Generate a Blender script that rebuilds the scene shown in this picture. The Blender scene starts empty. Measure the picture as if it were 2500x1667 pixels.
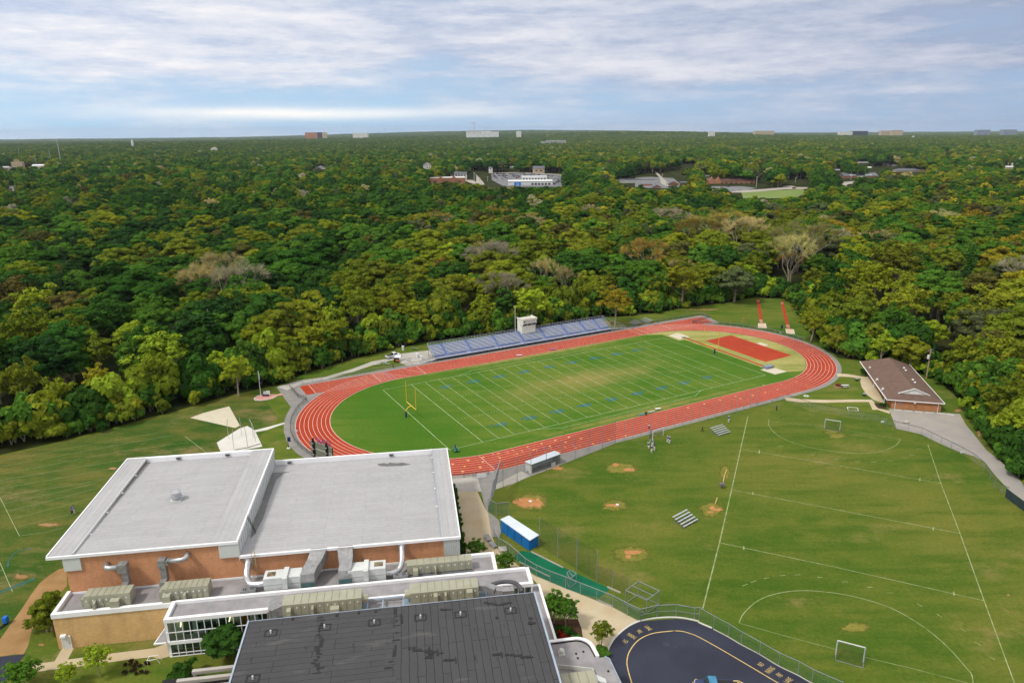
import bpy, math, random
import numpy as np
from mathutils import Vector, Matrix, noise as mnoise

SC = bpy.context.scene
COL = SC.collection
RND = random.Random(11)
# ------------------------------------------------------------------ survey
# Measurements of the place were taken from enlarged crops of the photograph; W() turns
# a measured point of a crop into metres on the plane z (one solved survey camera).
CAMH, FPX, PITCH, ROLL = 75.354, 1740.0, 0.289109, -0.008014
CR = {0:(0,0,2500/2352),1:(0,1067,700/1829),2:(600,1067,700/1829),3:(1100,1000,600/1410),4:(1600,900,900/1840),
 5:(600,720,700/2287),6:(1200,720,900/2352),7:(1900,720,600/1960),8:(0,280,900/2352),9:(900,280,900/2352),
 10:(1700,280,800/2352),11:(0,600,800/2352),12:(1700,500,800/2352),13:(1380,1080,400/2352),14:(1150,1050,400/2352),
 15:(1150,1300,500/2136),16:(1650,1450,500/2352),17:(1000,760,500/2352),18:(1040,280,360/2352),19:(1450,380,550/2352),
 20:(2000,280,500/2352),21:(680,1050,180/2352),22:(1230,760,90/2352),23:(900,840,180/2352),24:(1060,1060,100/2352),
 25:(1560,1000,220/2352),26:(1620,1520,280/2352),27:(520,980,200/2352),28:(150,1330,350/2352),29:(560,1330,440/2352),
 30:(920,1330,440/2352),31:(0,1400,600/2352),32:(2080,830,420/2271),33:(1900,850,220/2029),34:(600,880,160/2091),
 35:(1640,720,420/2271),36:(0,0,1)}
_cp,_sp,_cr,_sr = math.cos(PITCH),math.sin(PITCH),math.cos(ROLL),math.sin(ROLL)
def W(k,x,y,z=0.0):
    a,b,s = CR[k]; u,v = a+x*s-1250, b+y*s-833.5
    X = (_cr*u+_sr*v)/FPX; Y = (-_sr*u+_cr*v)/FPX
    t = (z-CAMH)/(-_sp-Y*_cp)
    return (X*t, (_cp-Y*_sp)*t)
def PX(x,y,z=0.0):
    d = y*_cp-(z-CAMH)*_sp
    if d < 1: return None
    a = x/d*FPX; b = -(y*_sp+(z-CAMH)*_cp)/d*FPX
    return (1250+_cr*a-_sr*b, 833.5+_sr*a+_cr*b, d)

class Frame:
    def __init__(s,ox=0,oy=0,deg=0): s.ox,s.oy,s.a=ox,oy,math.radians(deg); s.c,s.s=math.cos(s.a),math.sin(s.a)
    def w(s,u,v): return (s.ox+u*s.c-v*s.s, s.oy+u*s.s+v*s.c)
    def l(s,x,y): x-=s.ox; y-=s.oy; return (x*s.c+y*s.s, -x*s.s+y*s.c)
    def p(s,k,x,y,z=0): return s.l(*W(k,x,y,z))
WF = Frame()
BF = Frame(0,0,8.5)                       # school building axes
FF = Frame(-7.544,164.687,29.058)         # football field axes, origin: near-left goal line corner

# ------------------------------------------------------------------ materials
def lin(c):
    c/=255.0
    return c/12.92 if c<=.04045 else ((c+.055)/1.055)**2.4
ALB=.84
def C(r,g,b,k=ALB): return (lin(r)*k,lin(g)*k,lin(b)*k,1)
MATS={}
class NT:
    def __init__(s,m):
        s.m=m; m.use_nodes=True; s.t=m.node_tree; s.t.nodes.clear()
    def n(s,ty,**kw):
        n=s.t.nodes.new(ty)
        for k,v in kw.items():
            if k.startswith('i_'): n.inputs[k[2:].replace('_',' ')].default_value=v
            else: setattr(n,k,v)
        return n
    def l(s,a,b): s.t.links.new(a,b)
    def coord(s,kind='Object',scale=(1,1,1),rot=0):
        tc=s.n('ShaderNodeTexCoord'); mp=s.n('ShaderNodeMapping'); mp.inputs['Scale'].default_value=scale
        mp.inputs['Rotation'].default_value=(0,0,rot)
        s.l(tc.outputs[kind],mp.inputs['Vector']); return mp.outputs[0]
    def world(s,scale=(1,1,1),rot=0):
        g=s.n('ShaderNodeNewGeometry'); mp=s.n('ShaderNodeMapping'); mp.inputs['Scale'].default_value=scale
        mp.inputs['Rotation'].default_value=(0,0,rot)
        s.l(g.outputs['Position'],mp.inputs['Vector']); return mp.outputs[0]
    def noise(s,vec,scale,detail=3,rough=.55):
        n=s.n('ShaderNodeTexNoise'); n.inputs['Scale'].default_value=scale; n.inputs['Detail'].default_value=detail
        n.inputs['Roughness'].default_value=rough; s.l(vec,n.inputs['Vector']); return n.outputs['Fac']
    def ramp(s,fac,stops):
        r=s.n('ShaderNodeValToRGB'); e=r.color_ramp.elements
        while len(e)<len(stops): e.new(.5)
        for el,(p,c) in zip(e,stops):
            el.position=p; el.color=c if len(c)==4 else (*c,1)
        s.l(fac,r.inputs['Fac']); return r.outputs['Color']
    def mix(s,fac,a,b,mode='MIX'):
        m=s.n('ShaderNodeMix'); m.data_type='RGBA'; m.blend_type=mode
        for sock,v in ((m.inputs[0],fac),(m.inputs[6],a),(m.inputs[7],b)):
            if hasattr(v,'is_output'): s.l(v,sock)
            else: sock.default_value=v
        return m.outputs[2]
    def math(s,op,a,b=None,c=None,clamp=False):
        m=s.n('ShaderNodeMath'); m.operation=op; m.use_clamp=clamp
        for sock,v in zip(m.inputs,(a,b,c)):
            if v is None: continue
            if hasattr(v,'is_output'): s.l(v,sock)
            else: sock.default_value=v
        return m.outputs[0]
    def sep(s,vec):
        n=s.n('ShaderNodeSeparateXYZ'); s.l(vec,n.inputs[0]); return n.outputs
    def out(s,color,rough=.85,spec=.25,metal=0,bump=None,bstr=.3,bdist=.05,alpha=None):
        p=s.n('ShaderNodeBsdfPrincipled'); o=s.n('ShaderNodeOutputMaterial')
        for k,v in (('Base Color',color),('Roughness',rough),('Specular IOR Level',spec),('Metallic',metal)):
            if hasattr(v,'is_output'): s.l(v,p.inputs[k])
            else: p.inputs[k].default_value=v
        if bump is not None:
            b=s.n('ShaderNodeBump'); b.inputs['Strength'].default_value=bstr; b.inputs['Distance'].default_value=bdist
            s.l(bump,b.inputs['Height']); s.l(b.outputs[0],p.inputs['Normal'])
        if alpha is not None:
            if hasattr(alpha,'is_output'): s.l(alpha,p.inputs['Alpha'])
            else: p.inputs['Alpha'].default_value=alpha
        s.l(p.outputs[0],o.inputs['Surface']); return p
def mat(name,c1,c2=None,scale=1.0,detail=4,rough=.8,spec=.25,metal=0,bump=0,stretch=(1,1,1),lo=.35,hi=.65,coord='W',dirt=0):
    if name in MATS: return MATS[name]
    m=bpy.data.materials.new(name); t=NT(m)
    v=t.world(stretch) if coord=='W' else t.coord('Object',stretch)
    if c2 is None: c2=tuple(x*.86 for x in c1[:3])+(1,)
    f=t.noise(v,scale,detail); col=t.ramp(f,[(lo,c1),(hi,c2)])
    if dirt:
        g=t.noise(v,scale*.23,5,.7); d=t.ramp(g,[(.42,(1,1,1,1)),(.75,(1-dirt,1-dirt,1-dirt,1))])
        col=t.mix(1.0,col,d,'MULTIPLY')
    t.out(col,rough,spec,metal,bump=f if bump else None,bstr=bump)
    MATS[name]=m; return m

def grass_mat(name,base,dry,dark,brown,seed=0,brown_amt=.55,field=False):
    m=bpy.data.materials.new(name); t=NT(m)
    v=t.world((1,1,0)); 
    big=t.noise(t.world((.020,.026,0),.5+seed),1,5,.6)
    mid=t.noise(t.world((.11,.16,0),1.0+seed),1,5,.65)
    st=t.noise(t.world((.045,.30,0),-.55+seed),1,4,.6)
    fine=t.noise(v,1.7,4,.7)
    c=t.ramp(big,[(.36,dark),(.50,base),(.64,dry)])
    c=t.mix(t.math('MULTIPLY',t.ramp(mid,[(.40,(0,0,0,1)),(.62,(1,1,1,1))]),.62),c,dry)
    c=t.mix(t.math('MULTIPLY',t.ramp(st,[(.46,(0,0,0,1)),(.66,(1,1,1,1))]),.62),c,dark)
    br=t.noise(t.world((.050,.085,0),2.1+seed),1,6,.72)
    c=t.mix(t.math('MULTIPLY',t.ramp(br,[(brown_amt,(0,0,0,1)),(brown_amt+.16,(1,1,1,1))]),.75),c,brown)
    bl=t.noise(v,.55,3,.7)
    c=t.mix(t.math('MULTIPLY',t.ramp(bl,[(.56,(0,0,0,1)),(.70,(1,1,1,1))]),.35),c,dark)
    if field:
        o=t.n('ShaderNodeTexCoord').outputs['Object']; X,Y,Z=t.sep(o)
        # worn middle between the hash marks
        dy=t.math('DIVIDE',t.math('SUBTRACT',Y,25.0),11.0)
        g=t.math('POWER',2.718,t.math('MULTIPLY',t.math('MULTIPLY',dy,dy),-1.0))
        dx=t.math('DIVIDE',t.math('SUBTRACT',X,50.0),46.0)
        gx=t.math('POWER',2.718,t.math('MULTIPLY',t.math('MULTIPLY',dx,dx),-1.0))
        w=t.math('MULTIPLY',t.math('MULTIPLY',g,gx),t.math('MULTIPLY',t.noise(t.coord('Object',(.07,.16,1)),1.0,6,.68),1.6))
        c=t.mix(t.math('MULTIPLY',t.ramp(w,[(.42,(0,0,0,1)),(1.0,(1,1,1,1))]),.8),c,brown)
        # mowing stripes
        sm=t.math('SINE',t.math('MULTIPLY',X,math.pi/4.572))
        c=t.mix(t.math('MULTIPLY',t.ramp(sm,[(.45,(0,0,0,1)),(.55,(1,1,1,1))]),.10),c,dark)
        # greener ends
        ex=t.math('DIVIDE',t.math('SUBTRACT',X,-14),16.0)
        ge=t.math('POWER',2.718,t.math('MULTIPLY',t.math('MULTIPLY',ex,ex),-1.0))
        c=t.mix(t.math('MULTIPLY',ge,.75),c,dark)
        ex=t.math('DIVIDE',t.math('SUBTRACT',X,101),9.0)
        ge=t.math('POWER',2.718,t.math('MULTIPLY',t.math('MULTIPLY',ex,ex),-1.0))
        c=t.mix(t.math('MULTIPLY',ge,.55),c,dark)
        # worn sideline bands
        for y0,wd,am in ((55.0,2.2,.8),(-4.6,1.5,.55)):
            e=t.math('DIVIDE',t.math('SUBTRACT',Y,y0),wd)
            ge=t.math('MULTIPLY',t.math('POWER',2.718,t.math('MULTIPLY',t.math('MULTIPLY',e,e),-1.0)),gx)
            ge=t.math('MULTIPLY',ge,t.math('MULTIPLY',t.noise(o,.35,4,.7),1.7))
            c=t.mix(t.math('MULTIPLY',t.ramp(ge,[(.3,(0,0,0,1)),(.85,(1,1,1,1))]),am),c,brown)
    k=t.ramp(fine,[(.3,(.80,.80,.80,1)),(.7,(1.16,1.16,1.16,1))])
    c=t.mix(1.0,c,k,'MULTIPLY')
    t.out(c,.95,.08,bump=fine,bstr=.5,bdist=.12)
    MATS[name]=m; return m

def roof_mat(name,c1,c2,mortar,bw,rh,seam=.03,rot=0,dirt=.12,dark_patch=None):
    m=bpy.data.materials.new(name); t=NT(m)
    v=t.coord('Object',(1,1,1),rot)
    wob=t.n('ShaderNodeVectorMath'); wob.operation='ADD'
    nz=t.n('ShaderNodeTexNoise'); nz.inputs['Scale'].default_value=.5; t.l(v,nz.inputs['Vector'])
    sc=t.n('ShaderNodeVectorMath'); sc.operation='SCALE'; sc.inputs['Scale'].default_value=.25; t.l(nz.outputs['Color'],sc.inputs[0])
    t.l(v,wob.inputs[0]); t.l(sc.outputs[0],wob.inputs[1])
    b=t.n('ShaderNodeTexBrick'); t.l(wob.outputs[0],b.inputs['Vector'])
    b.inputs['Color1'].default_value=c1; b.inputs['Color2'].default_value=c2; b.inputs['Mortar'].default_value=mortar
    b.inputs['Scale'].default_value=1; b.inputs['Mortar Size'].default_value=seam; b.inputs['Mortar Smooth'].default_value=.3
    b.inputs['Brick Width'].default_value=bw; b.inputs['Row Height'].default_value=rh; b.offset=.37; b.offset_frequency=3
    d=t.noise(v,.16,6,.7); e=t.noise(v,1.3,5,.7)
    col=t.mix(1.0,b.outputs['Color'],t.ramp(d,[(.4,(1,1,1,1)),(.72,(1-dirt,1-dirt,1-dirt,1))]),'MULTIPLY')
    col=t.mix(1.0,col,t.ramp(e,[(.3,(.93,.93,.93,1)),(.7,(1.05,1.05,1.05,1))]),'MULTIPLY')
    # the seams are broken: only here and there is bitumen squeezed out
    if dark_patch:
        n2=t.noise(t.coord('Object',(.9,.25,1),rot),1.0,4,.8)
        col=t.mix(t.math('MULTIPLY',t.ramp(n2,[(.62,(0,0,0,1)),(.66,(1,1,1,1))]),.55),col,dark_patch)
        n3=t.noise(t.coord('Object',(.12,.35,1),0),1.0,3,.6)
        col=t.mix(t.math('MULTIPLY',t.ramp(n3,[(.62,(0,0,0,1)),(.78,(1,1,1,1))]),.30),col,C(150,150,140))
    t.out(col,.8,.25,bump=e,bstr=.15); MATS[name]=m; return m

def brick_mat(name,c1,c2,mortar,coord='Object'):
    m=bpy.data.materials.new(name); t=NT(m)
    tc=t.n('ShaderNodeTexCoord'); x,y,z=t.sep(tc.outputs['Object'])
    cb=t.n('ShaderNodeCombineXYZ'); t.l(t.math('ADD',x,y),cb.inputs[0]); t.l(z,cb.inputs[1])
    b=t.n('ShaderNodeTexBrick'); t.l(cb.outputs[0],b.inputs['Vector'])
    b.inputs['Color1'].default_value=c1; b.inputs['Color2'].default_value=c2; b.inputs['Mortar'].default_value=mortar
    b.inputs['Scale'].default_value=1; b.inputs['Brick Width'].default_value=.40; b.inputs['Row Height'].default_value=.20; b.inputs['Mortar Size'].default_value=.012
    n=t.noise(cb.outputs[0],.35,6,.7); n2=t.noise(t.coord('Object',(1,1,.25)),.8,4,.7)
    col=t.mix(1.0,b.outputs['Color'],t.ramp(n,[(.3,(.90,.88,.86,1)),(.72,(1.10,1.10,1.10,1))]),'MULTIPLY')
    col=t.mix(1.0,col,t.ramp(n2,[(.45,(1,1,1,1)),(.8,(.80,.79,.78,1))]),'MULTIPLY')
    t.out(col,.9,.1); MATS[name]=m; return m

def net_mat(name,color,cover,metal=0):
    """woven wire or knotted net, far too fine to model wire by wire: `cover` is the share of the light it stops"""
    m=bpy.data.materials.new(name); t=NT(m)
    n=t.noise(t.world((1,1,1)),.7,3,.6)
    a=t.math('MULTIPLY',t.math('ADD',.75,t.math('MULTIPLY',n,.5)),cover)
    t.out(color,.6,.3,metal,alpha=a); MATS[name]=m; return m

def leaf_mat(name):
    m=bpy.data.materials.new(name); t=NT(m)
    at=t.n('ShaderNodeAttribute'); at.attribute_type='INSTANCER'; at.attribute_name='tint'
    o=t.n('ShaderNodeTexCoord').outputs['Object']
    n=t.noise(o,.55,3,.6); n2=t.noise(o,2.2,2,.6)
    k=t.ramp(n,[(.3,(.78,.86,.80,1)),(.55,(1.0,1.0,1.0,1)),(.75,(1.35,1.22,1.0,1))])
    k2=t.ramp(n2,[(.3,(.75,.75,.75,1)),(.7,(1.25,1.25,1.25,1))])
    c=t.mix(1.0,t.mix(1.0,at.outputs['Color'],k,'MULTIPLY'),k2,'MULTIPLY')
    d=t.n('ShaderNodeBsdfDiffuse'); tr=t.n('ShaderNodeBsdfTranslucent'); mx=t.n('ShaderNodeMixShader'); ou=t.n('ShaderNodeOutputMaterial')
    mx.inputs[0].default_value=.30
    t.l(c,d.inputs['Color']); t.l(c,tr.inputs['Color']); t.l(d.outputs[0],mx.inputs[1]); t.l(tr.outputs[0],mx.inputs[2]); t.l(mx.outputs[0],ou.inputs['Surface'])
    MATS[name]=m; return m

def emit_mat(name,col,st):
    m=bpy.data.materials.new(name); t=NT(m); e=t.n('ShaderNodeEmission'); e.inputs[0].default_value=col; e.inputs[1].default_value=st
    o=t.n('ShaderNodeOutputMaterial'); t.l(e.outputs[0],o.inputs['Surface']); MATS[name]=m; return m

# ------------------------------------------------------------------ objects
BASE={}
def tag(o,label=None,cat=None,group=None,kind=None):
    if label: o['label']=label
    if cat: o['category']=cat
    if group: o['group']=group
    if kind: o['kind']=kind
    return o
def thing(name,label,cat,base=(0,0,0),fr=WF,group=None,rot=0):
    o=bpy.data.objects.new(name,None); COL.objects.link(o); o.empty_display_size=.5
    x,y=fr.w(base[0],base[1]); o.location=(x,y,base[2] if len(base)>2 else 0); o.rotation_euler=(0,0,fr.a+math.radians(rot))
    BASE[o.name]=(tuple(base)+(0,))[:3] if rot==0 else (0,0,0)
    return tag(o,label,cat,group)
class MB:
    """collects shapes (coordinates in the frame of the thing it is built for) into ONE mesh"""
    def __init__(s): s.v=[]; s.f=[]; s.m=[]
    def add(s,vs,fs,mi=0):
        n=len(s.v); s.v+=vs; s.f+=[tuple(i+n for i in f) for f in fs]; s.m+=[mi]*len(fs); return s
    def box(s,x0,y0,z0,x1,y1,z1,mi=0):
        if x0>x1:x0,x1=x1,x0
        if y0>y1:y0,y1=y1,y0
        if z0>z1:z0,z1=z1,z0
        return s.add([(x0,y0,z0),(x1,y0,z0),(x1,y1,z0),(x0,y1,z0),(x0,y0,z1),(x1,y0,z1),(x1,y1,z1),(x0,y1,z1)],
            [(0,3,2,1),(4,5,6,7),(0,1,5,4),(1,2,6,5),(2,3,7,6),(3,0,4,7)],mi)
    def prism(s,pts,z0,z1,mi=0,caps=True,taper=None):
        n=len(pts); a=sum(pts[i][0]*pts[(i+1)%n][1]-pts[(i+1)%n][0]*pts[i][1] for i in range(n))
        if a<0: pts=pts[::-1]
        top=taper or pts
        vs=[(p[0],p[1],z0) for p in pts]+[(p[0],p[1],z1) for p in top]
        fs=[(i,(i+1)%n,n+(i+1)%n,n+i) for i in range(n)]
        if caps: fs+=[tuple(range(n-1,-1,-1)),tuple(range(n,2*n))]
        return s.add(vs,fs,mi)
    def flat(s,pts,z,mi=0):
        n=len(pts); a=sum(pts[i][0]*pts[(i+1)%n][1]-pts[(i+1)%n][0]*pts[i][1] for i in range(n))
        if a<0: pts=pts[::-1]
        return s.add([(p[0],p[1],z) for p in pts],[tuple(range(n))],mi)
    def quad(s,a,b,c,d,mi=0): return s.add([a,b,c,d],[(0,1,2,3)],mi)
    def ribbon(s,pts,w,z,mi=0,closed=False):
        n=len(pts); L=[];Rr=[]
        for i in range(n):
            a=pts[(i-1)%n] if closed or i>0 else pts[i]; b=pts[(i+1)%n] if closed or i<n-1 else pts[i]
            dx,dy=b[0]-a[0],b[1]-a[1]; l=math.hypot(dx,dy) or 1
            L.append((pts[i][0]-dy/l*w/2,pts[i][1]+dx/l*w/2,z)); Rr.append((pts[i][0]+dy/l*w/2,pts[i][1]-dx/l*w/2,z))
        m=n if closed else n-1
        return s.add(L+Rr,[(n+i,n+(i+1)%n,(i+1)%n,i) for i in range(m)],mi)
    def tube(s,path,r,n=6,mi=0,cap=True,rx=None):
        """round tube along a path; r one radius or one per point"""
        P=[Vector(p) for p in path]; k=len(P); rr=r if isinstance(r,(list,tuple)) else [r]*k
        up=Vector((0,0,1)); vs=[]
        T0=(P[-1]-P[0]); ref=Vector((1,0,0)) if abs(T0.normalized().z)>.9 else up
        for i in range(k):
            t=(P[min(i+1,k-1)]-P[max(i-1,0)]).normalized()
            a=t.cross(ref)
            if a.length<1e-4: a=t.cross(Vector((0,1,0)))
            a.normalize(); b=a.cross(t)
            for j in range(n):
                an=2*math.pi*j/n+math.pi/n; q=P[i]+a*(math.cos(an)*rr[i])+b*(math.sin(an)*rr[i]); vs.append(tuple(q))
        fs=[(i*n+j,(i+1)*n+j,(i+1)*n+(j+1)%n,i*n+(j+1)%n) for i in range(k-1) for j in range(n)]
        if cap: fs+=[tuple(range(n)),tuple(range(k*n-1,(k-1)*n-1,-1))]
        return s.add(vs,fs,mi)
    def bar(s,a,b,w,h=None,mi=0):
        h=h or w; P,Q=Vector(a),Vector(b); t=(Q-P).normalized(); ref=Vector((0,0,1)) if abs(t.z)<.95 else Vector((1,0,0))
        x=t.cross(ref).normalized()*(w/2); y=x.cross(t).normalized()*(h/2)
        vs=[tuple(c+i*x+j*y) for c in (P,Q) for i,j in ((-1,-1),(1,-1),(1,1),(-1,1))]
        return s.add(vs,[(0,1,2,3),(7,6,5,4),(0,4,5,1),(1,5,6,2),(2,6,7,3),(3,7,4,0)],mi)
    def cyl(s,x,y,z0,z1,r,n=12,mi=0,r2=None):
        r2=r if r2 is None else r2
        a=[(x+r*math.cos(2*math.pi*i/n),y+r*math.sin(2*math.pi*i/n)) for i in range(n)]
        b=[(x+r2*math.cos(2*math.pi*i/n),y+r2*math.sin(2*math.pi*i/n)) for i in range(n)]
        return s.prism(a,z0,z1,mi,taper=b)
    def ball(s,c,r,n=8,m=6,mi=0):
        rx,ry,rz=(r,r,r) if not isinstance(r,(tuple,list)) else r
        vs=[(c[0],c[1],c[2]-rz)]
        for i in range(1,m):
            th=math.pi*i/m
            for j in range(n):
                ph=2*math.pi*j/n; vs.append((c[0]+rx*math.sin(th)*math.cos(ph),c[1]+ry*math.sin(th)*math.sin(ph),c[2]-rz*math.cos(th)))
        vs.append((c[0],c[1],c[2]+rz)); fs=[(0,1+(j+1)%n,1+j) for j in range(n)]
        for i in range(m-2): fs+=[(1+i*n+j,1+i*n+(j+1)%n,1+(i+1)*n+(j+1)%n,1+(i+1)*n+j) for j in range(n)]
        e=len(vs)-1; fs+=[(e,1+(m-2)*n+j,1+(m-2)*n+(j+1)%n) for j in range(n)]
        return s.add(vs,fs,mi)
    def build(s,name,mats,parent=None,label=None,fr=None,smooth=False):
        top=parent
        while top is not None and top.parent is not None: top=top.parent
        bx,by,bz=BASE.get(top.name,(0,0,0)) if top is not None else (0,0,0)
        me=bpy.data.meshes.new(name)
        vs=[(x-bx,y-by,z-bz) for x,y,z in s.v]
        me.from_pydata(vs,[],s.f)
        for m in (mats if isinstance(mats,(list,tuple)) else [mats]): me.materials.append(m)
        if any(s.m): me.polygons.foreach_set('material_index',s.m)
        if smooth: me.polygons.foreach_set('use_smooth',[True]*len(s.f))
        me.update()
        o=bpy.data.objects.new(name,me); COL.objects.link(o)
        if parent is not None: o.parent=parent
        elif fr is not None: o.location=(fr.ox,fr.oy,0); o.rotation_euler=(0,0,fr.a)
        if label: o['label']=label
        return o
def struct(name,mb,mats,fr=None,smooth=False):
    o=mb.build(name,mats,None,fr=fr,smooth=smooth); o['kind']='structure'; return o
def copy_tree(o,parent=None):
    c=o.copy(); COL.objects.link(c)
    if parent is not None: c.parent=parent
    for ch in list(o.children): copy_tree(ch,c)
    return c
def arc(cx,cy,r,a0,a1,n): return [(cx+r*math.cos(math.radians(a0+(a1-a0)*i/n)),cy+r*math.sin(math.radians(a0+(a1-a0)*i/n))) for i in range(n+1)]
def smooth_path(pts,n=6):
    out=[]
    for i in range(len(pts)-1):
        p0=pts[max(i-1,0)];p1=pts[i];p2=pts[i+1];p3=pts[min(i+2,len(pts)-1)]
        for j in range(n):
            t=j/n; out.append(tuple(.5*((2*p1[k])+(-p0[k]+p2[k])*t+(2*p0[k]-5*p1[k]+4*p2[k]-p3[k])*t*t+(-p0[k]+3*p1[k]-3*p2[k]+p3[k])*t**3) for k in range(len(p1))))
    out.append(tuple(pts[-1])); return out
_fonts={}
def text_mb(mb,txt,loc,size,rot=0,z=0,mi=0,sx=1,plane=None):
    """lettering as flat faces; plane=(origin, xdir, ydir) puts it on a wall"""
    cu=bpy.data.curves.new('lettering','FONT'); cu.body=txt; cu.size=size; cu.align_x='CENTER'; cu.align_y='CENTER'; cu.resolution_u=2
    ob=bpy.data.objects.new('lettering',cu); me=ob.to_mesh()
    vs=[]
    for v in me.vertices:
        x,y=v.co.x*sx,v.co.y
        if plane:
            o,a,b=plane; vs.append(tuple(o[i]+a[i]*x+b[i]*y for i in range(3)))
        else:
            c,s=math.cos(rot),math.sin(rot); vs.append((loc[0]+x*c-y*s,loc[1]+x*s+y*c,z))
    mb.add(vs,[tuple(p.vertices) for p in me.polygons],mi)
    ob.to_mesh_clear(); bpy.data.objects.remove(ob); bpy.data.curves.remove(cu)

# ------------------------------------------------------------------ camera, light, sky
cam=bpy.data.cameras.new('camera'); co=bpy.data.objects.new('camera',cam); COL.objects.link(co)
cam.sensor_width=36; cam.lens=FPX/2500*36; cam.clip_end=60000; cam.clip_start=1
co.location=(0,0,CAMH)
co.rotation_euler=(Matrix.Rotation(math.radians(90)-PITCH,3,'X')@Matrix.Rotation(ROLL,3,'Z')).to_euler()
SC.camera=co
SUN_EL,SUN_AZ=math.radians(54),math.radians(236)     # azimuth clockwise from north (+Y): the light comes from behind-left of the camera
sl=bpy.data.lights.new('sun','SUN'); sl.energy=2.1; sl.angle=math.radians(9); sl.color=(1,.95,.84)
so=bpy.data.objects.new('sun',sl); COL.objects.link(so)
d=Vector((math.sin(SUN_AZ)*math.cos(SUN_EL),math.cos(SUN_AZ)*math.cos(SUN_EL),math.sin(SUN_EL)))
so.rotation_euler=d.to_track_quat('Z','Y').to_euler(); so.location=(0,0,200)
wd=bpy.data.worlds.new('World'); SC.world=wd; wt=NT(wd)
sky=wt.n('ShaderNodeTexSky'); sky.sky_type='NISHITA'; sky.sun_disc=False; sky.sun_elevation=SUN_EL; sky.sun_rotation=SUN_AZ
sky.air_density=1.0; sky.dust_density=1.0; sky.ozone_density=2.0
dirv=wt.n('ShaderNodeTexCoord').outputs['Generated']; dx_,dy_,dz_=wt.sep(dirv)
def wmap(sx,sz,off=0,sy=None):
    c=wt.n('ShaderNodeCombineXYZ'); wt.l(wt.math('ADD',wt.math('MULTIPLY',dx_,sx),off),c.inputs[0]); wt.l(wt.math('MULTIPLY',dy_,sy or sx),c.inputs[1])
    wt.l(wt.math('MULTIPLY',dz_,sz),c.inputs[2]); return c.outputs[0]
n1=wt.noise(wmap(2.2,12,3.1),1.0,5,.6)       # broad banks
n2=wt.noise(wmap(5.0,34,7.7),1.0,8,.66)       # long streaks
n3=wt.noise(wmap(11,60,1.3),1.0,7,.72)          # fine texture
right=wt.math('MULTIPLY_ADD',dx_,.62,.5,clamp=True)   # 0 left .. 1 right
elev=wt.math('MULTIPLY',dz_,6.0,clamp=True)           # 0 horizon .. 1 at 9.6 deg
SK=8.8  # the sky texture is physically bright; clouds are given on the same scale
def cs(r,g,b,k=1.0): return (lin(r)*SK*k,lin(g)*SK*k,lin(b)*SK*k,1)
under=wt.mix(right,cs(196,210,234),cs(150,162,188))
lit=wt.mix(right,cs(252,250,250),cs(198,202,218))
bank=wt.math('ADD',wt.math('MULTIPLY',n1,.40),wt.math('ADD',wt.math('MULTIPLY',n2,.38),wt.math('MULTIPLY',n3,.26)))
cl=wt.mix(wt.ramp(bank,[(.46,(0,0,0,1)),(.52,(.40,.40,.40,1)),(.61,(1,1,1,1))]),under,lit)
clear=wt.mix(right,cs(184,226,255),cs(146,176,214))
clear=wt.mix(.12,clear,sky.outputs['Color'])
cover=wt.math('ADD',wt.math('MULTIPLY',n1,.9),wt.math('ADD',wt.math('MULTIPLY',n2,.55),wt.math('MULTIPLY',elev,.42)))
cover=wt.math('ADD',cover,wt.math('MULTIPLY',right,.10))
cv=wt.ramp(cover,[(.66,(0,0,0,1)),(1.02,(1,1,1,1))])
skyc=wt.mix(cv,clear,cl)
# the long bright bank low over the left horizon
bd=wt.math('DIVIDE',wt.math('SUBTRACT',dz_,wt.math('MULTIPLY_ADD',n1,.012,.0165)),.0075); bd=wt.math('POWER',2.718,wt.math('MULTIPLY',wt.math('MULTIPLY',bd,bd),-1.0))
bx=wt.math('DIVIDE',wt.math('ADD',dx_,.26),.20); bx=wt.math('POWER',2.718,wt.math('MULTIPLY',wt.math('MULTIPLY',bx,bx),-1.0))
skyc=wt.mix(wt.math('MULTIPLY',wt.math('MULTIPLY',bd,bx),wt.math('ADD',.35,n2),clamp=True),skyc,cs(250,248,244,1.05))
skyc=wt.mix(wt.ramp(dz_,[(.20,(0,0,0,1)),(.45,(1,1,1,1))]),skyc,cs(236,234,232,1.05))
bg=wt.n('ShaderNodeBackground'); bg.inputs['Strength'].default_value=.10; wt.l(skyc,bg.inputs['Color'])
wo=wt.n('ShaderNodeOutputWorld'); wt.l(bg.outputs[0],wo.inputs['Surface'])
SC.view_settings.view_transform='Standard'; SC.view_settings.look='None'; SC.view_settings.exposure=.30; SC.view_settings.gamma=1
SC.render.engine='CYCLES'
cy=SC.cycles; cy.max_bounces=5; cy.diffuse_bounces=2; cy.glossy_bounces=2; cy.transmission_bounces=3; cy.transparent_max_bounces=10; cy.volume_bounces=0
cy.use_denoising=True; cy.use_adaptive_sampling=True; cy.adaptive_threshold=.02; cy.caustics_reflective=False; cy.caustics_refractive=False
cy.sample_clamp_indirect=4
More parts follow.
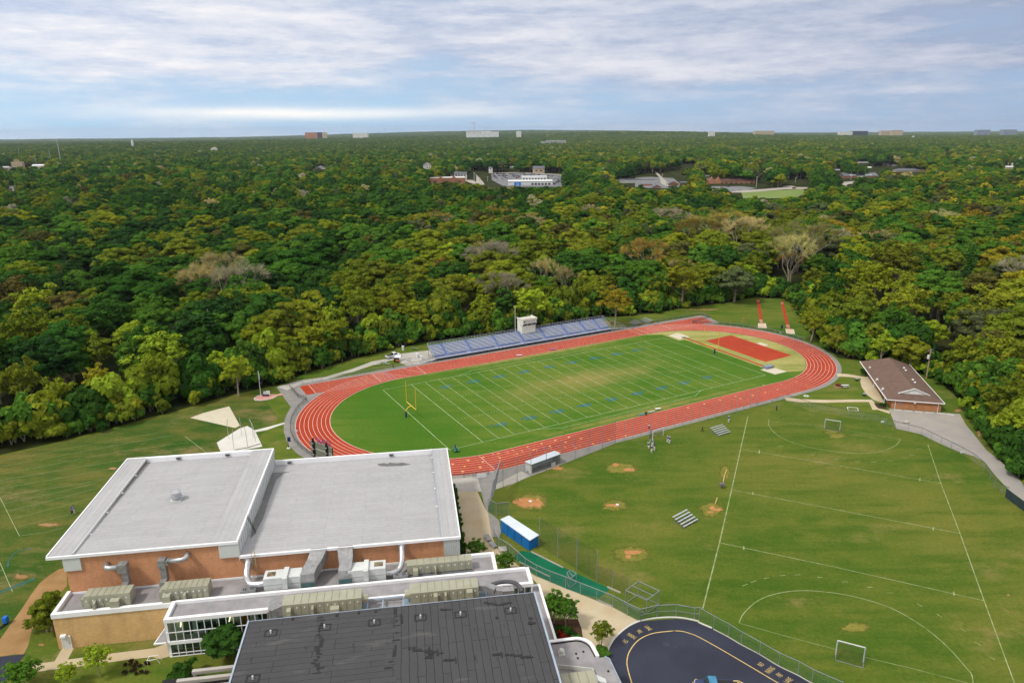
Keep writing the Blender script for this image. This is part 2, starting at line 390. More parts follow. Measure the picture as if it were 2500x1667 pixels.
# ================================================================== THE SETTING
def sstep(a,b,x): t=min(1,max(0,(x-a)/(b-a))); return t*t*(3-2*t)
def hz(x,y):
    d=math.hypot(x,y)
    if d<520: return 0.0
    s=sstep(520,2600,d)
    z=s*(7*mnoise.noise((x/900,y/900,.3))+5*mnoise.noise((x/2600,y/2600,5.3)))
    z+=s*34*math.exp(-((x-1150)/900)**2-((y-6000)/900)**2)
    u=abs(x)/max(y,1.0); side=sstep(.02,.42,u)
    z+=sstep(8500,14000,d)*(36+16*mnoise.noise((x/5200,y/5200,1.7))+12*mnoise.noise((x/1500,y/1500,8)))*(1-side)
    z-=side*sstep(3500,11000,d)*46; z-=d*d/12.742e6*(.4+.6*side)
    return z
m_forest=mat('forest_floor',C(40,50,22),C(60,62,30),.06,5,.95,.05,lo=.4,hi=.6)
m_lawn=grass_mat('lawn_grass',C(90,110,36),C(116,120,50),C(64,98,24),C(150,134,86),0,.57)
m_field=grass_mat('field_grass',C(92,122,40),C(112,128,52),C(64,110,24),C(156,142,86),.8,.70,field=True)
m_outf=grass_mat('outfield_grass',C(87,107,35),C(112,116,48),C(62,95,23),C(142,128,78),2.3,.57)
m_dend=grass_mat('dry_grass',C(152,152,86),C(178,172,108),C(116,130,58),C(176,164,110),3.3,.60)
m_left=grass_mat('practice_grass',C(76,100,38),C(116,110,54),C(50,86,26),C(150,128,88),4.4,.53)
m_dark=mat('shaded_bed_soil',C(58,46,34),C(80,64,46),.7,4)  # dark brown soil of the planting beds
m_asph=mat('grey_asphalt',C(138,137,136),C(154,150,146),.35,5,.9,.15,dirt=.12)
m_asph2=mat('pale_asphalt',C(160,156,154),C(172,165,158),.25,5,.9,.15,dirt=.08)
m_tar=mat('sealed_asphalt',C(44,48,64),C(54,58,76),.10,5,.7,.3,dirt=.10,lo=.4,hi=.62)
m_conc=mat('tan_concrete',C(196,178,146),C(206,192,164),.20,5,.9,.15,dirt=.10)
m_conc2=mat('grey_concrete',C(178,174,166),C(192,188,182),.3,5,.9,.15,dirt=.10)
m_wconc=mat('pale_concrete',C(214,212,204),C(222,220,214),.4,4,.9,.15,dirt=.06)
m_red=mat('red_track',C(168,58,32),C(180,68,40),.22,5,.85,.2,dirt=.12)
m_red2=mat('worn_red_track',C(180,76,56),C(190,86,66),.22,5,.85,.2,dirt=.08)
m_line=mat('line_paint',C(232,196,186),C(224,178,166),2,2)
m_white=mat('white_paint',C(238,238,238),C(222,222,222),2,2,.6,.3)
m_chalk=mat('chalk_line',C(166,176,132),C(120,134,76),.8,5,.95,.05,lo=.38,hi=.7)
m_chalk2=mat('field_line',C(180,196,158),C(134,156,106),.5,5,.95,.05,lo=.4,hi=.72)
m_fblue=mat('field_blue_paint',C(20,104,176),C(34,124,160),1.2,4,.95,.05)
m_yel=mat('yellow_road_paint',C(222,196,130),C(206,178,116),2,3)
m_yel2=mat('worn_yellow_paint',C(186,168,110),C(168,158,124),2,3)
m_blu=mat('lane_number_blue',C(130,110,180),C(160,140,190),2,2)
m_clay=mat('orange_clay',C(196,142,94),C(182,128,84),.8,5,.95,.05,dirt=.15)
m_dirt=mat('tan_dirt',C(176,142,100),C(160,126,84),.35,5,.95,.05,dirt=.15)
m_worn=grass_mat('worn_grass',C(124,122,54),C(140,134,66),C(100,110,38),C(160,144,90),5.1,.52)
m_sand=mat('sand',C(206,198,176),C(214,206,186),.5,4,.95,.05)
m_pink=mat('pink_pavers',C(214,160,152),C(204,148,140),.5,4)
m_green_turf=mat('green_turf',C(22,100,70),C(30,112,80),.25,4,.95,.05)
m_bmulch=mat('dark_mulch',C(92,68,54),C(70,50,40),1.2,5,.95,.05)

# ground: one sheet to the horizon
vs=[(0,0,0)]; rings=[25,60,110,180,260,350,450,520]; r=520
while r<19500: r*=1.075; rings.append(r)
NS=144
for r in rings:
    for j in range(NS):
        a=2*math.pi*j/NS; x,y=r*math.sin(a),r*math.cos(a); vs.append((x,y,hz(x,y)))
fs=[(0,1+(j+1)%NS,1+j) for j in range(NS)]
for i in range(len(rings)-1):
    for j in range(NS):
        a=1+i*NS+j;b=1+i*NS+(j+1)%NS; fs.append((a,b,b+NS,a+NS))
g=MB(); g.add(vs,fs); struct('ground',g,m_forest,smooth=True)

SCHOOL_PX=[(0,1045),(120,1018),(250,985),(330,962),(400,945),(470,925),(530,908),(590,895),(640,884),(700,858),(780,834),(850,814),(900,802),(985,784),
 (1100,772),(1250,750),(1400,728),(1500,720),(1600,702),(1650,698),(1730,683),(1800,686),(1828,700),(1835,715),(1848,745),(1880,780),(1925,822),(1990,830),
 (2090,850),(2150,870),(2190,905),(2240,965),(2262,1010),(2300,1060),(2352,1105),(2500,1230),(2700,1420)]
SCHOOL=[W(0,*p) for p in SCHOOL_PX]
SCHOOL=[(-300,-80),(-300,120),(-190,150)]+SCHOOL+[(150,80),(200,20),(300,-80)]
struct('lawn',MB().flat(SCHOOL,.02),m_lawn)
# practice field on the left
left=[(-190,148)]+[W(0,*p) for p in [(0,1048),(120,1022),(250,990),(400,950),(530,912),(600,905),(640,960),(560,1040),(400,1100)]]+[W(31,600,0),W(31,380,90),W(31,200,350),W(31,0,640),(-110,40),(-190,40)]
struct('practice_field',MB().flat(left,.028),m_left)
outf=[W(3,230,600),W(3,345,440),W(14,860,665),W(14,1290,498),W(14,2070,190)]+[W(6,*p) for p in [(1200,845),(1500,765),(1750,705),(1860,665)]]+\
 [W(7,*p) for p in [(260,930),(560,975),(930,1040),(1140,1100),(1460,1265),(1700,1430),(1770,1560)]]+[W(4,1840,720),W(4,2000,1000),W(4,2100,1700),W(16,2100,1400)]+\
 [W(16,*p) for p in [(1560,1025),(1180,825),(750,580),(430,400),(210,300)]]+[W(15,*p) for p in [(1765,925),(1310,512),(715,140)]]+[W(3,500,740)]
struct('ball_field',MB().flat(outf,.024),m_outf)

# asphalt round the track
def stadium(R,x0=.5,x1=100.5,cyy=24.6,n=40): return arc(x1,cyy,R,-90,90,n)+arc(x0,cyy,R,90,270,n)
RI,RO=31.3,40.3
g=MB(); g.flat(stadium(RO+1.5),.030); struct('track_apron',g,m_asph,FF)
g=MB()
plaza=[(245,735),(360,895),(325,955),(303,1020),(303,1090),(335,1190),(410,1265),(500,1320),(620,1400),(900,1420),(700,1000),(660,850),(700,760),(720,668),(480,690),(400,688)]
g.flat([W(5,*p) for p in plaza],.034); 
g.flat([FF.l(0,0)] and [FF.w(*p) for p in [(-32.5,54.8),(-32.5,67.2),(-12,67.0),(15,68),(95,68),(136.5,67),(137.5,64),(134.5,54),(120,54),(95,60),(5,60),(-10,54.8)]],.032)
ap=[(0,600),(700,480),(1300,330),(2070,110),(2070,190),(1290,497),(860,662),(460,812),(345,852),(240,1165),(400,1290),(430,1450),(410,1529),(290,1529),(270,1400),(180,1030),(100,700),(0,652)]
g.flat([W(14,*p) for p in ap],.036)
g.flat([W(14,*p) for p in [(2070,110),(2400,40),(2400,80),(2070,190)]]+[],.0345)
struct('apron_asphalt',g,m_asph)
struct('service_road',MB().flat([W(5,*p) for p in [(250,733),(420,683),(640,652),(850,590),(1010,530),(1130,508),(1250,468),(1370,452),(1480,440),(1530,500),(1480,540),(1290,565),(1240,545),(1170,520),(1050,548),(860,612),(650,672),(450,706),(330,760)]],.040),m_conc2)
g=MB(); g.flat([W(14,*p) for p in [(722,590),(860,655),(600,770),(450,818),(352,855),(345,790),(520,690)]],.042); g.flat([W(14,*p) for p in [(858,658),(1160,550),(1290,495),(1230,450),(1100,440),(800,560)]],.044)
struct('dugout_walk',g,m_conc2)
wk=[(15,460),(150,460),(195,560),(215,592),(235,720),(262,790),(300,830),(385,890),(480,950),(660,1022),(930,1132),(1085,1215),(1000,1262),(940,1312),(905,1385),(900,1440),(840,1440),(700,1200),(590,1190),(500,1000),(430,930),(120,830),(60,830),(30,600)]
struct('walkway',MB().flat([W(3,*p) for p in wk],.046),m_conc)
struct('walkway_head',MB().flat([W(3,*p) for p in [(10,380),(152,378),(178,470),(12,470)]],.048),m_conc2)
# track
def track_ring(mb,ri,ro,z,mi=0,sel=None):
    A=stadium(ri);B=stadium(ro);n=len(A)
    for i in range(n):
        j=(i+1)%n; mb.add([(*A[i],z),(*B[i],z),(*B[j],z),(*A[j],z)],[(0,1,2,3)],mi)
g=MB(); track_ring(g,RI,RO,.055); struct('running_track',g,m_red,FF)
g=MB(); g.flat([(-30.3,56.2),(-30.3,64.9),(134.6,64.9),(133.0,56.0),(112,56.0),(100,56.2),(0,56.2)],.050); struct('straight_chute',g,m_red,FF)
g=MB(); A=stadium(RI+1.1)[20:41]; B=stadium(RO-.1)[20:41]
for i in range(20): g.add([(*A[i],.058),(*B[i],.058),(*B[i+1],.058),(*A[i+1],.058)],[(0,1,2,3)])
struct('resurfaced_bend',g,m_red2,FF)
# lane lines
g=MB(); LW=(RO-RI)/8
for k in range(9):
    P=stadium(RI+.05+k*LW-(.1 if k==8 else 0),n=64); g.ribbon(P,.13 if k else .18,.064+(.0005*k),0,closed=True)
for k in range(9):
    y=56.0+k*1.11; g.ribbon([(-27.6,y),(0.5,y)],.11,.070); g.ribbon([(100.5,y),(133.3+.16*k,y)],.11,.070)
g.ribbon([(-27.6,56.0),(-27.6,64.9)],.15,.072)
for x in (-7.2,8.0,100,112): g.ribbon([(x,56.0),(x,64.8)],.16,.072)
for x0,x1 in ((-6,3),(3.2,8)): g.ribbon([(x0,64.7),(x1,56.1)],.13,.074)
# staggered starts across the near straight
g.ribbon([(-4.4,-6.8),(-4.4,-15.5)],.15,.074)
for k in range(8):
    yy=-6.7-LW*(k+.0)
    for m_ in range(8):
        x=-2.0+k*4.1+m_*.0
    g.ribbon([(-1.0+k*3.45,yy-.05),(-1.0+k*3.45,yy-LW)],.12,.075)
    g.ribbon([(-8+k*3.7,yy-.05),(-8+k*3.7,yy-.6)],.10,.075)
for k in range(8):
    a=-78+k*9.5; c_,s_=math.cos(math.radians(a)),math.sin(math.radians(a)); r0=RI+k*LW
    for da in (0,-26,18):
        c_,s_=math.cos(math.radians(a+da)),math.sin(math.radians(a+da)); g.ribbon([(100.5+c_*r0,24.6+s_*r0),(100.5+c_*(r0+LW*.85),24.6+s_*(r0+LW*.85))],.14,.076)
for x in range(-24,6,3): 
    for k in range(1,8): g.ribbon([(x+k*.35,56.0+k*1.11-.15),(x+k*.35,56.0+k*1.11+.15)],.07,.077)
for x in range(96,122,3): 
    for k in range(1,8): g.ribbon([(x+k*.3,56.0+k*1.11-.15),(x+k*.3,56.0+k*1.11+.15)],.07,.077)
struct('lane_lines',g,m_line,FF)
g=MB()
for row,(x0,y0,sx,n) in enumerate([(-12,-7.1,4.0,9),(-10,-9.5,4.6,8),(8,-13.9,5,6),(-16,-11.6,4.4,3),(60,-8.2,6,4),(78,-10.4,5,4)]):
    for i in range(n):
        x=x0+i*sx; y=y0-i*.12-(0 if row else i*.5*0); g.add([(x,y,.079),(x+.75,y-.3,.079),(x+.1,y-.75,.079)],[(0,2,1)])
for x in (96,99): 
    for k in range(8): g.ribbon([(x,56.2+k*1.11),(x+.8,56.7+k*1.11)],.22,.079)
struct('relay_marks',g,mat('relay_yellow',C(240,196,120),C(232,180,104),2,2),FF)
g=MB()
for k in range(8):
    text_mb(g,str(k+1),(1.0+k*3.5,-6.7-LW*(k+.5)),.95,0,.080,sx=1.3)
    a=math.radians(-70+k*9.5); r0=RI+(k+.5)*LW; text_mb(g,str(k+1),(100.5+math.cos(a)*r0,24.6+math.sin(a)*r0),.95,a+math.pi/2,.080,sx=1.3)
    text_mb(g,str(k+1),(-3.2,56.55+k*1.11),.85,math.pi,.080,sx=1.6); text_mb(g,str(8-k),(97.8,56.55+k*1.11),.85,0,.080,sx=1.5)
    for x in (-22,-16.5,-11): text_mb(g,str((k%8)+1),(x+k*.5,57.2-k*1.2+ (4.5 if k>6 else 0)),.6,0,.080)
struct('lane_numbers',g,m_blu,FF)

# infield
struct('football_field',MB().flat(stadium(RI-.05),.040),m_field,FF)
dz=[(103.4,-5.6),(103.4,54.8)]+arc(100.5,24.6,RI-.3,84,-84,30)
struct('dry_end_zone_grass',MB().flat([(112,55),(103.2,52),(101.9,44),(105.4,43),(105.6,6),(103.0,4.6),(104.2,-.6),(112,-3)][::-1] and [(96,55.6),(103.2,52.5),(103,43),(105.8,43),(105.6,5),(109.4,-1.5),(114,-3.2)]+arc(100.5,24.6,RI-.25,-62,96,30),.046),m_dend,FF)
struct('jump_area',MB().flat([(111.4,38.2),(125.0,38.6),(124.4,9.9),(110.9,9.3)],.052),m_red,FF)
struct('jump_runway',MB().flat([(106.5,5),(107.5,5),(108.2,45),(107.2,45)],.054),m_red,FF)
g=MB(); g.flat([(104.3,50.3),(110.0,51.2),(110.1,44.9),(104.4,44.1)],.060); g.flat([(103.2,4.5),(108.5,5.1),(109.1,-1.1),(103.6,-1.1)],.060); g.flat([(124.9,26.1),(127.2,26.2),(127.0,22.4),(124.6,22.2)],.060)
struct('sand_pit',g,m_sand,FF)
g=MB(); XL,XR=-9.144,100.584; WD=48.77
for x in [XL]+[i*4.572 for i in range(21)]+[XR]: g.ribbon([(x,0),(x,WD)],.17 if x in (XL,XR,0,91.44) else .13,.064)
g.ribbon([(XL,0),(XR,0)],.17,.066); g.ribbon([(XL,WD),(XR,WD)],.17,.066)
g.ribbon([(16,0),(22,-2.6),(68.5,-2.6),(73.2,0)],.16,.068); g.ribbon([(16,WD),(22,WD+2.6),(68.5,WD+2.6),(73.2,WD)],.16,.068)
for i in range(101):
    x=i*.9144
    for y in (16.26,WD-16.26): g.ribbon([(x,y-.3),(x,y+.3)],.09,.069)
struct('yard_lines',g,m_chalk2,FF)
g=MB()
for i,nn in enumerate([10,20,30,40,50,40,30,20,10]):
    x=(i+1)*9.144; s=str(nn)
    for ch,dx in ((s[0],-.95),(s[1],.95)):
        text_mb(g,ch,(x+dx,7.4),2.9,0,.074,sx=1.15); text_mb(g,ch,(x-dx,41.8),2.9,math.pi,.074,sx=1.15)
    if nn!=50:
        sgn=-1 if i<4 else 1
        for y in (7.9,41.3): g.add([(x+sgn*2.1,y+.35,.074),(x+sgn*2.1,y-.35,.074),(x+sgn*3.2,y,.074)],[(0,1,2) if sgn>0 else (0,2,1)])
struct('yard_numbers',g,m_fblue,FF)

# two long-jump runways at the wood's edge
g=MB()
for a,b,c_,d_ in (((1690,28),(1710,28),(1732,182),(1712,182)),((1842,40),(1860,40),(1907,218),(1885,218))):
    g.flat([W(6,*p) for p in (a,b,c_,d_)],.050)
struct('long_jump_runways',g,m_red)
g=MB()
for t in (.05,.09,.86,.90,.94):
    for a,b,c_,d_ in (((1690,28),(1710,28),(1732,182),(1712,182)),((1842,40),(1860,40),(1907,218),(1885,218))):
        P=[a[i]+(d_[i]-a[i])*t for i in (0,1)]; Q=[b[i]+(c_[i]-b[i])*t for i in (0,1)]; g.ribbon([W(6,*P),W(6,*Q)],.35,.056)
struct('runway_boards',g,m_white)
for nm,q in (('a',[(1700,183),(1750,183),(1755,213),(1700,212)]),('b',[(1875,218),(1928,222),(1936,250),(1882,248)])):
    P=[W(6,*p) for p in q]; g=MB(); g.prism(P,.0,.14); o=struct('sand_box',g,m_wconc)
    cx=sum(p[0] for p in P)/4; cy=sum(p[1] for p in P)/4
    g=MB(); g.flat([(cx+(p[0]-cx)*.84,cy+(p[1]-cy)*.84) for p in P],.146); struct('sand',g,mat('pit_sand',C(214,190,160),C(206,180,148),.6,4))

# baseball clay and worn rings
def blob(k,cx,cy,rx,ry,seed,rough=.35,n=40):
    X,Y=W(k,cx,cy); ex=W(k,cx+rx,cy); ey=W(k,cx,cy+ry); a=(ex[0]-X,ex[1]-Y); b=(ey[0]-X,ey[1]-Y); P=[]
    for i in range(n):
        t=2*math.pi*i/n; q=1+rough*(mnoise.noise((math.cos(t)*2.2+seed*7.1,math.sin(t)*2.2,seed))*1.6+.5*mnoise.noise((math.cos(t)*7,math.sin(t)*7,seed)))
        P.append((X+q*(math.cos(t)*a[0]+math.sin(t)*b[0]),Y+q*(math.cos(t)*a[1]+math.sin(t)*b[1])))
    return P
def faded(name,base_mat,lo,hi,nsc):
    """the same ground colour, thinning out raggedly towards the rim of its patch"""
    m=base_mat.copy(); m.name=name; t=NT.__new__(NT); t.m=m; t.t=m.node_tree
    p=[n for n in t.t.nodes if n.type=='BSDF_PRINCIPLED'][0]
    a=t.n('ShaderNodeAttribute'); a.attribute_name='fade'; n=t.noise(t.world((1,1,0)),nsc,6,.7)
    s_=t.math('ADD',a.outputs['Fac'],t.math('MULTIPLY',t.math('SUBTRACT',n,.5),1.5))
    t.l(t.ramp(s_,[(lo,(0,0,0,1)),(hi,(1,1,1,1))]),p.inputs['Alpha']); return m
def fade_patches(name,blobs,m,z0,inner=.45):
    V=[];F=[];A=[]
    for i,P in enumerate(blobs):
        n=len(P); cx=sum(p[0] for p in P)/n; cy=sum(p[1] for p in P)/n; o=len(V); z=z0+.0005*i
        V.append((cx,cy,z)); A.append(1.0)
        for k_,al in ((inner,1.0),(1.25,0.0)):
            for p in P: V.append((cx+(p[0]-cx)*k_,cy+(p[1]-cy)*k_,z)); A.append(al)
        if (P[1][0]-P[0][0])*(P[2][1]-P[1][1])-(P[1][1]-P[0][1])*(P[2][0]-P[1][0])<0: pass
        for j in range(n):
            k2=(j+1)%n; F.append((o,o+1+j,o+1+k2)); F.append((o+1+j,o+1+n+j,o+1+n+k2,o+1+k2))
    g=MB(); g.add(V,F); ob=struct(name,g,m); at=ob.data.attributes.new('fade','FLOAT','POINT'); at.data.foreach_set('value',A); return ob
BL=[]
for i,b in enumerate([(14,855,1030,275,145),(14,2060,1075,205,95),(13,800,370,260,85),(15,1670,225,225,95),(13,2090,960,190,120),(13,2290,430,80,110),(4,1000,1290,80,26),(4,905,335,50,14),(7,420,1095,70,22)]):
    BL.append(blob(*b,i+1,.12,n=48))
fade_patches('worn_grass_patches',BL,faded('worn_grass_faded',m_worn,.35,.8,.9),.030,.55)
BL=[]
for i,b in enumerate([(14,810,1040,170,85),(14,960,1050,60,80),(14,2020,1075,105,18),(14,2085,1085,45,25),(13,725,320,48,28),(13,920,390,110,24),(15,1680,205,110,24),(15,1640,250,36,22),(13,2110,940,45,35),(13,2190,965,85,22),(13,2075,1000,60,16),(14,1240,545,90,30),(14,640,1030,60,28)]):
    BL.append(blob(*b,i+31,.26,n=60))
fade_patches('infield_clay',BL,faded('clay_faded',m_clay,.42,.58,1.6),.0365,.5)
BL=[]
for i,b in enumerate([(6,60,350,60,3),(35,940,310,60,12),(35,930,345,45,10),(1,300,560,120,22),(1,130,890,90,28),(1,720,200,50,16),(6,740,180,60,16),(31,390,680,60,22),(4,1760,1130,14,10),(35,420,195,380,14),(7,1600,1100,24,70),(32,1400,930,90,40)]):
    BL.append(blob(*b,i+61,.3))
fade_patches('bare_ground_patches',BL,faded('bare_ground_faded',m_dirt,.55,1.0,.8),.0455,.3)
# dirt track beside the hall
struct('dirt_path',MB().flat([W(31,*p) for p in [(640,-60),(560,-40),(480,10),(380,90),(290,210),(200,350),(90,500),(0,630),(-120,780),(-60,800),(60,785),(150,770),(225,772),(270,690),(300,560),(340,470),(390,380),(470,260),(560,200),(640,120)]],.038),m_dirt)
struct('drive_asphalt',MB().flat([W(31,*p) for p in [(-300,795),(0,795),(245,768),(180,850),(95,965),(40,1050),(-60,1200),(-300,1200)]],.044),m_tar)
struct('school_walk',MB().flat([W(31,*p) for p in [(285,870),(400,855),(522,840),(600,705),(718,698),(648,822),(850,795),(1050,765),(1300,735),(1480,712),(1600,665),(1625,790),(1530,818),(1460,797),(1250,820),(1050,848),(850,875),(330,942)]],.048),m_conc)
g=MB()
for a,b,c_ in [((0,155),(620,40),(1000,-25)),((0,190),(780,45),(1100,-10)),((0,238),(780,90),(1215,32)),((0,275),(760,150),(1240,60)),((0,330),(640,215),(1000,150)),((0,378),(500,300),(700,262)),((20,425),(400,345),(620,290)),((65,468),(400,385),(600,330)),((80,522),(400,440),(590,388)),((110,573),(400,505),(560,455)),((122,630),(300,605),(400,580)),((0,850),(20,852),(25,855)),((0,935),(30,925),(50,915))]:
    g.ribbon([W(1,*a),W(1,*b),W(1,*c_)],.06,.052)
g.ribbon([W(1,0,385),W(1,125,632)],.09,.053); g.ribbon([W(1,1180,-5),W(1,1350,125)],.11,.053); g.ribbon([W(1,0,800),W(1,80,985)],.09,.053)
struct('practice_field_lines',g,m_chalk2)
g=MB(); g.ribbon(smooth_path([W(31,-60,215),W(31,60,160),W(31,200,110),W(31,330,50)],4),.3,.056); g.ribbon([W(31,-60,190),W(31,330,45)],.2,.057); g.ribbon(smooth_path([W(1,50,830),W(1,60,780),W(1,110,730),W(1,200,712)],5),.2,.058)
struct('blue_marking_lines',g,mat('faded_blue_paint',C(52,124,150),C(60,110,90),.8,4,.95,.05))

# playing lines on the near fields
def P4(*q): return [W(4,*p) for p in q]
g=MB()
g.ribbon([W(4,462,237),W(4,380,605),W(4,320,868),W(4,237,1195)],.22,.040)
g.ribbon([W(4,1360,380),W(4,1425,572),W(4,1520,820),W(4,1640,1155),W(4,1800,1590)],.17,.040)
for q in ([(430,402),(840,470),(1425,572)],[(385,605),(900,702),(1520,822)],[(320,868),(900,990),(1640,1157)]): g.ribbon(P4(*q),.16,.042)
for q in (((520,405),(518,424)),((1321,545),(1319,560)),((487,615),(485,630)),((1388,790),(1386,806)),((441,885),(441,905)),((1490,1112),(1490,1132))): g.ribbon(P4(*q),.25,.043)
g.ribbon(smooth_path(P4((568,252),(565,275),(585,310),(640,350),(740,385),(860,408),(980,422),(1080,420),(1150,405),(1200,382),(1224,352)),5),.16,.041)
g.ribbon(smooth_path(P4((417,1268),(440,1222),(500,1165),(570,1132),(660,1112),(760,1107),(860,1115),(960,1130),(1080,1160),(1190,1200),(1300,1262),(1400,1335),(1480,1410),(1550,1490),(1580,1530),(1586,1590)),5),.16,.041)
g.ribbon(P4((568,262),(840,288),(1225,352)),.09,.041); g.ribbon(P4((417,1268),(600,1320),(900,1400)),.09,.041); g.ribbon(P4((1050,1440),(1300,1500),(1560,1568)),.09,.041)
for x,y in ((447,1078),(490,1061),(555,1046),(635,1031),(710,1028),(822,1041),(946,1063),(1070,1090),(1170,1118),(1318,1178),(1418,1232),(1536,1303),(1608,1370),(1680,1442),(625,388),(780,430),(900,452),(1010,463),(1090,465),(1170,460),(1240,445),(1280,430),(1315,400)):
    a=W(4,x-14,y+ (6 if x<500 else 0)-(8 if x>1250 and y>1000 else 0)); b=W(4,x+14,y-(4 if x<560 else 0)+(9 if x>1250 and y>1000 else 0)); g.ribbon([a,b],.15,.044)
struct('pitch_lines',g,m_chalk)

# sealed drive with kerb and fire-lane lettering
dl=[W(3,*p) for p in [(1085,1215),(1010,1250),(940,1312),(905,1380),(893,1440),(905,1500),(930,1600)]]
dr=[W(16,*p) for p in [(0,285),(120,292),(270,332),(430,402),(600,490),(750,580),(960,690),(1180,825),(1400,930),(1560,1021),(2000,1240)]]
struct('drive',MB().flat(dl[::-1]+dr+[(60,60),(60,40),(20,40),(22,60)],.050),m_tar)
g=MB(); KL=smooth_path([W(3,*p) for p in [(930,1560),(895,1450),(903,1380),(940,1312),(1010,1250),(1085,1213),(1180,1196),(1300,1192),(1410,1210)]]+[W(16,*p) for p in [(270,330),(415,392)]],4)
for a,b in zip(KL[:-1],KL[1:]): g.bar((a[0],a[1],.06),(b[0],b[1],.06),.28,.16)
struct('kerb',g,m_wconc)
g=MB(); g.ribbon(smooth_path(dr[3:],3),.22,.056); struct('kerb_edge',g,m_conc2)
g=MB(); g.ribbon(smooth_path([W(3,*p) for p in [(1050,1600),(1020,1500),(1012,1440),(1030,1380),(1080,1320),(1160,1283),(1280,1268)]]+[W(26,*p) for p in [(200,165),(380,175),(560,225),(720,292),(1100,500),(1700,850),(2350,1235),(3000,1600)]],5),.16,.058)
for q in (((640,1160),(710,1168)),((1340,1190),(1540,1192)),((1540,1192),(1700,1280)),((1540,1192),(1500,1300)),((590,1225),(640,1225))): g.ribbon([W(26,*q[0]),W(26,*q[1])],.2,.058)
def word(t,k,a,b,h):
    p,q=W(k,*a),W(k,*b); dx,dy=q[0]-p[0],q[1]-p[1]; L=math.hypot(dx,dy)
    text_mb(g,t,((p[0]+q[0])/2,(p[1]+q[1])/2),h,math.atan2(dy,dx),.060,sx=L/(h*.62*len(t)))
word('NO',3,(992,1324),(1012,1336),1.0); word('PARKING',3,(1015,1285),(1062,1313),1.0); word('FIRE',3,(1070,1262),(1097,1283),1.0); word('LANE',3,(1118,1240),(1147,1265),1.0)
word('NO',16,(962,820),(995,798),1.1); word('PARKING',16,(1045,905),(1122,842),1.1); word('FIRE',16,(1165,948),(1218,915),1.1); word('LANE',16,(1262,1018),(1325,968),1.1)
struct('fire_lane_paint',g,m_yel)
g=MB(); 
for i,b in enumerate([(26,60,440,70,50),(26,430,410,50,20),(26,240,490,40,22)]): g.flat(blob(*b,i+3,.4),.0535+.0004*i)
struct('pale_stain',g,mat('pale_tar_stain',C(70,72,82),C(60,62,74),.6,4))
# car park beside the field house
cp=[(880,906),(1450,950),(1500,1040),(1560,1110),(1660,1238),(1760,1315),(1960,1510),(2160,1680),(2060,1740),(1850,1565),(1740,1450),(1640,1330),(1560,1285),(1460,1258),(1280,1182),(1140,1112),(942,1066)]
struct('car_park',MB().flat([W(7,*p) for p in cp],.050),m_asph2)
g=MB()
for a,b in (((920,922),(955,985)),((990,925),(1025,992)),((1075,935),(1112,998)),((1160,940),(1205,1002)),((1250,945),(1295,1010)),((1335,955),(1375,1020)),((1420,955),(1480,1040))): g.ribbon([W(7,*a),W(7,*b)],.13,.056)
for i in range(6): g.ribbon([W(7,1425+10*i,965+15*i),W(7,1455+10*i,965+15*i)],.1,.057)
struct('bay_lines',g,m_yel2)
g=MB()
for a,b in (((925,918),(985,921)),((1000,925),(1068,930)),((1088,932),(1152,937)),((1172,938),(1240,943)),((1260,944),(1330,951)),((1340,951),(1402,962))):
    p,q=W(7,*a),W(7,*b); g.bar((*p,.11),(*q,.11),.18,.12)
WSTOP=g
struct('field_house_path',MB().flat([W(7,*p) for p in [(468,626),(560,632),(700,655),(720,652),(760,700),(800,770),(850,868),(765,840),(700,790),(665,735),(653,690),(662,668),(560,655),(470,650)]],.052),m_conc)
struct('field_path',MB().flat([W(7,*p) for p in [(55,820),(200,832),(400,838),(600,834),(745,835),(775,865),(795,905),(890,925),(888,948),(790,915),(752,916),(722,854),(560,855),(380,860),(160,855),(60,842)]],.054),m_conc)
struct('planting_soil',MB().flat([W(7,*p) for p in [(762,862),(850,870),(868,908),(800,905),(780,890)]]+[],.056),m_dark)
struct('mulch_bed',MB().flat([W(3,*p) for p in [(575,1195),(600,1205),(730,1200),(750,1250),(760,1312),(740,1360),(590,1360),(560,1250)]],.052),m_bmulch)
struct('flagpole_court',MB().flat([W(34,*p) for p in [(265,1215),(420,1115),(560,1075),(760,1062),(950,1085),(1150,1045),(1190,1100),(1000,1130),(860,1215),(700,1250),(490,1282),(300,1275)]],.052),m_pink)
g=MB(); K=[W(34,*p) for p in [(420,1115),(265,1215),(300,1275),(490,1284),(700,1252),(860,1217),(1000,1132)]]
for a,b in zip(K[:-1],K[1:]): g.bar((*a,.08),(*b,.08),.22,.16)
struct('court_kerb',g,m_wconc)
# throwing sector and pads
struct('shot_put_sector',MB().flat([W(11,*p) for p in [(1365,1235),(1460,1200),(1645,1152),(1722,1290),(1690,1308)]],.050),m_sand)
struct('discus_pad',MB().prism([W(27,*p) for p in [(110,1185),(760,780),(990,708),(1200,830),(1420,1300),(640,1440),(240,1500)]],0,.10),m_wconc)
struct('pad_path',MB().flat([W(27,*p) for p in [(1200,825),(1530,745),(2050,605),(2055,640),(1530,825),(1235,878)]],.054),m_wconc)
# bullpen turf
struct('bullpen_turf',MB().flat([W(15,*p) for p in [(440,260),(520,190),(640,205),(960,360),(1420,570),(1440,600),(1330,680),(1150,640),(990,585),(820,510),(680,440),(560,350)]],.056),m_green_turf)
g=MB()
for a,b in (((630,205),(960,370)),((500,310),(820,465)),((1320,708),(1480,778)),((1420,570),(1560,632))):
    p,q=W(15,*a),W(15,*b); g.bar((*p,.12),(*q,.12),.2,.24)
struct('turf_edging',g,m_conc2)
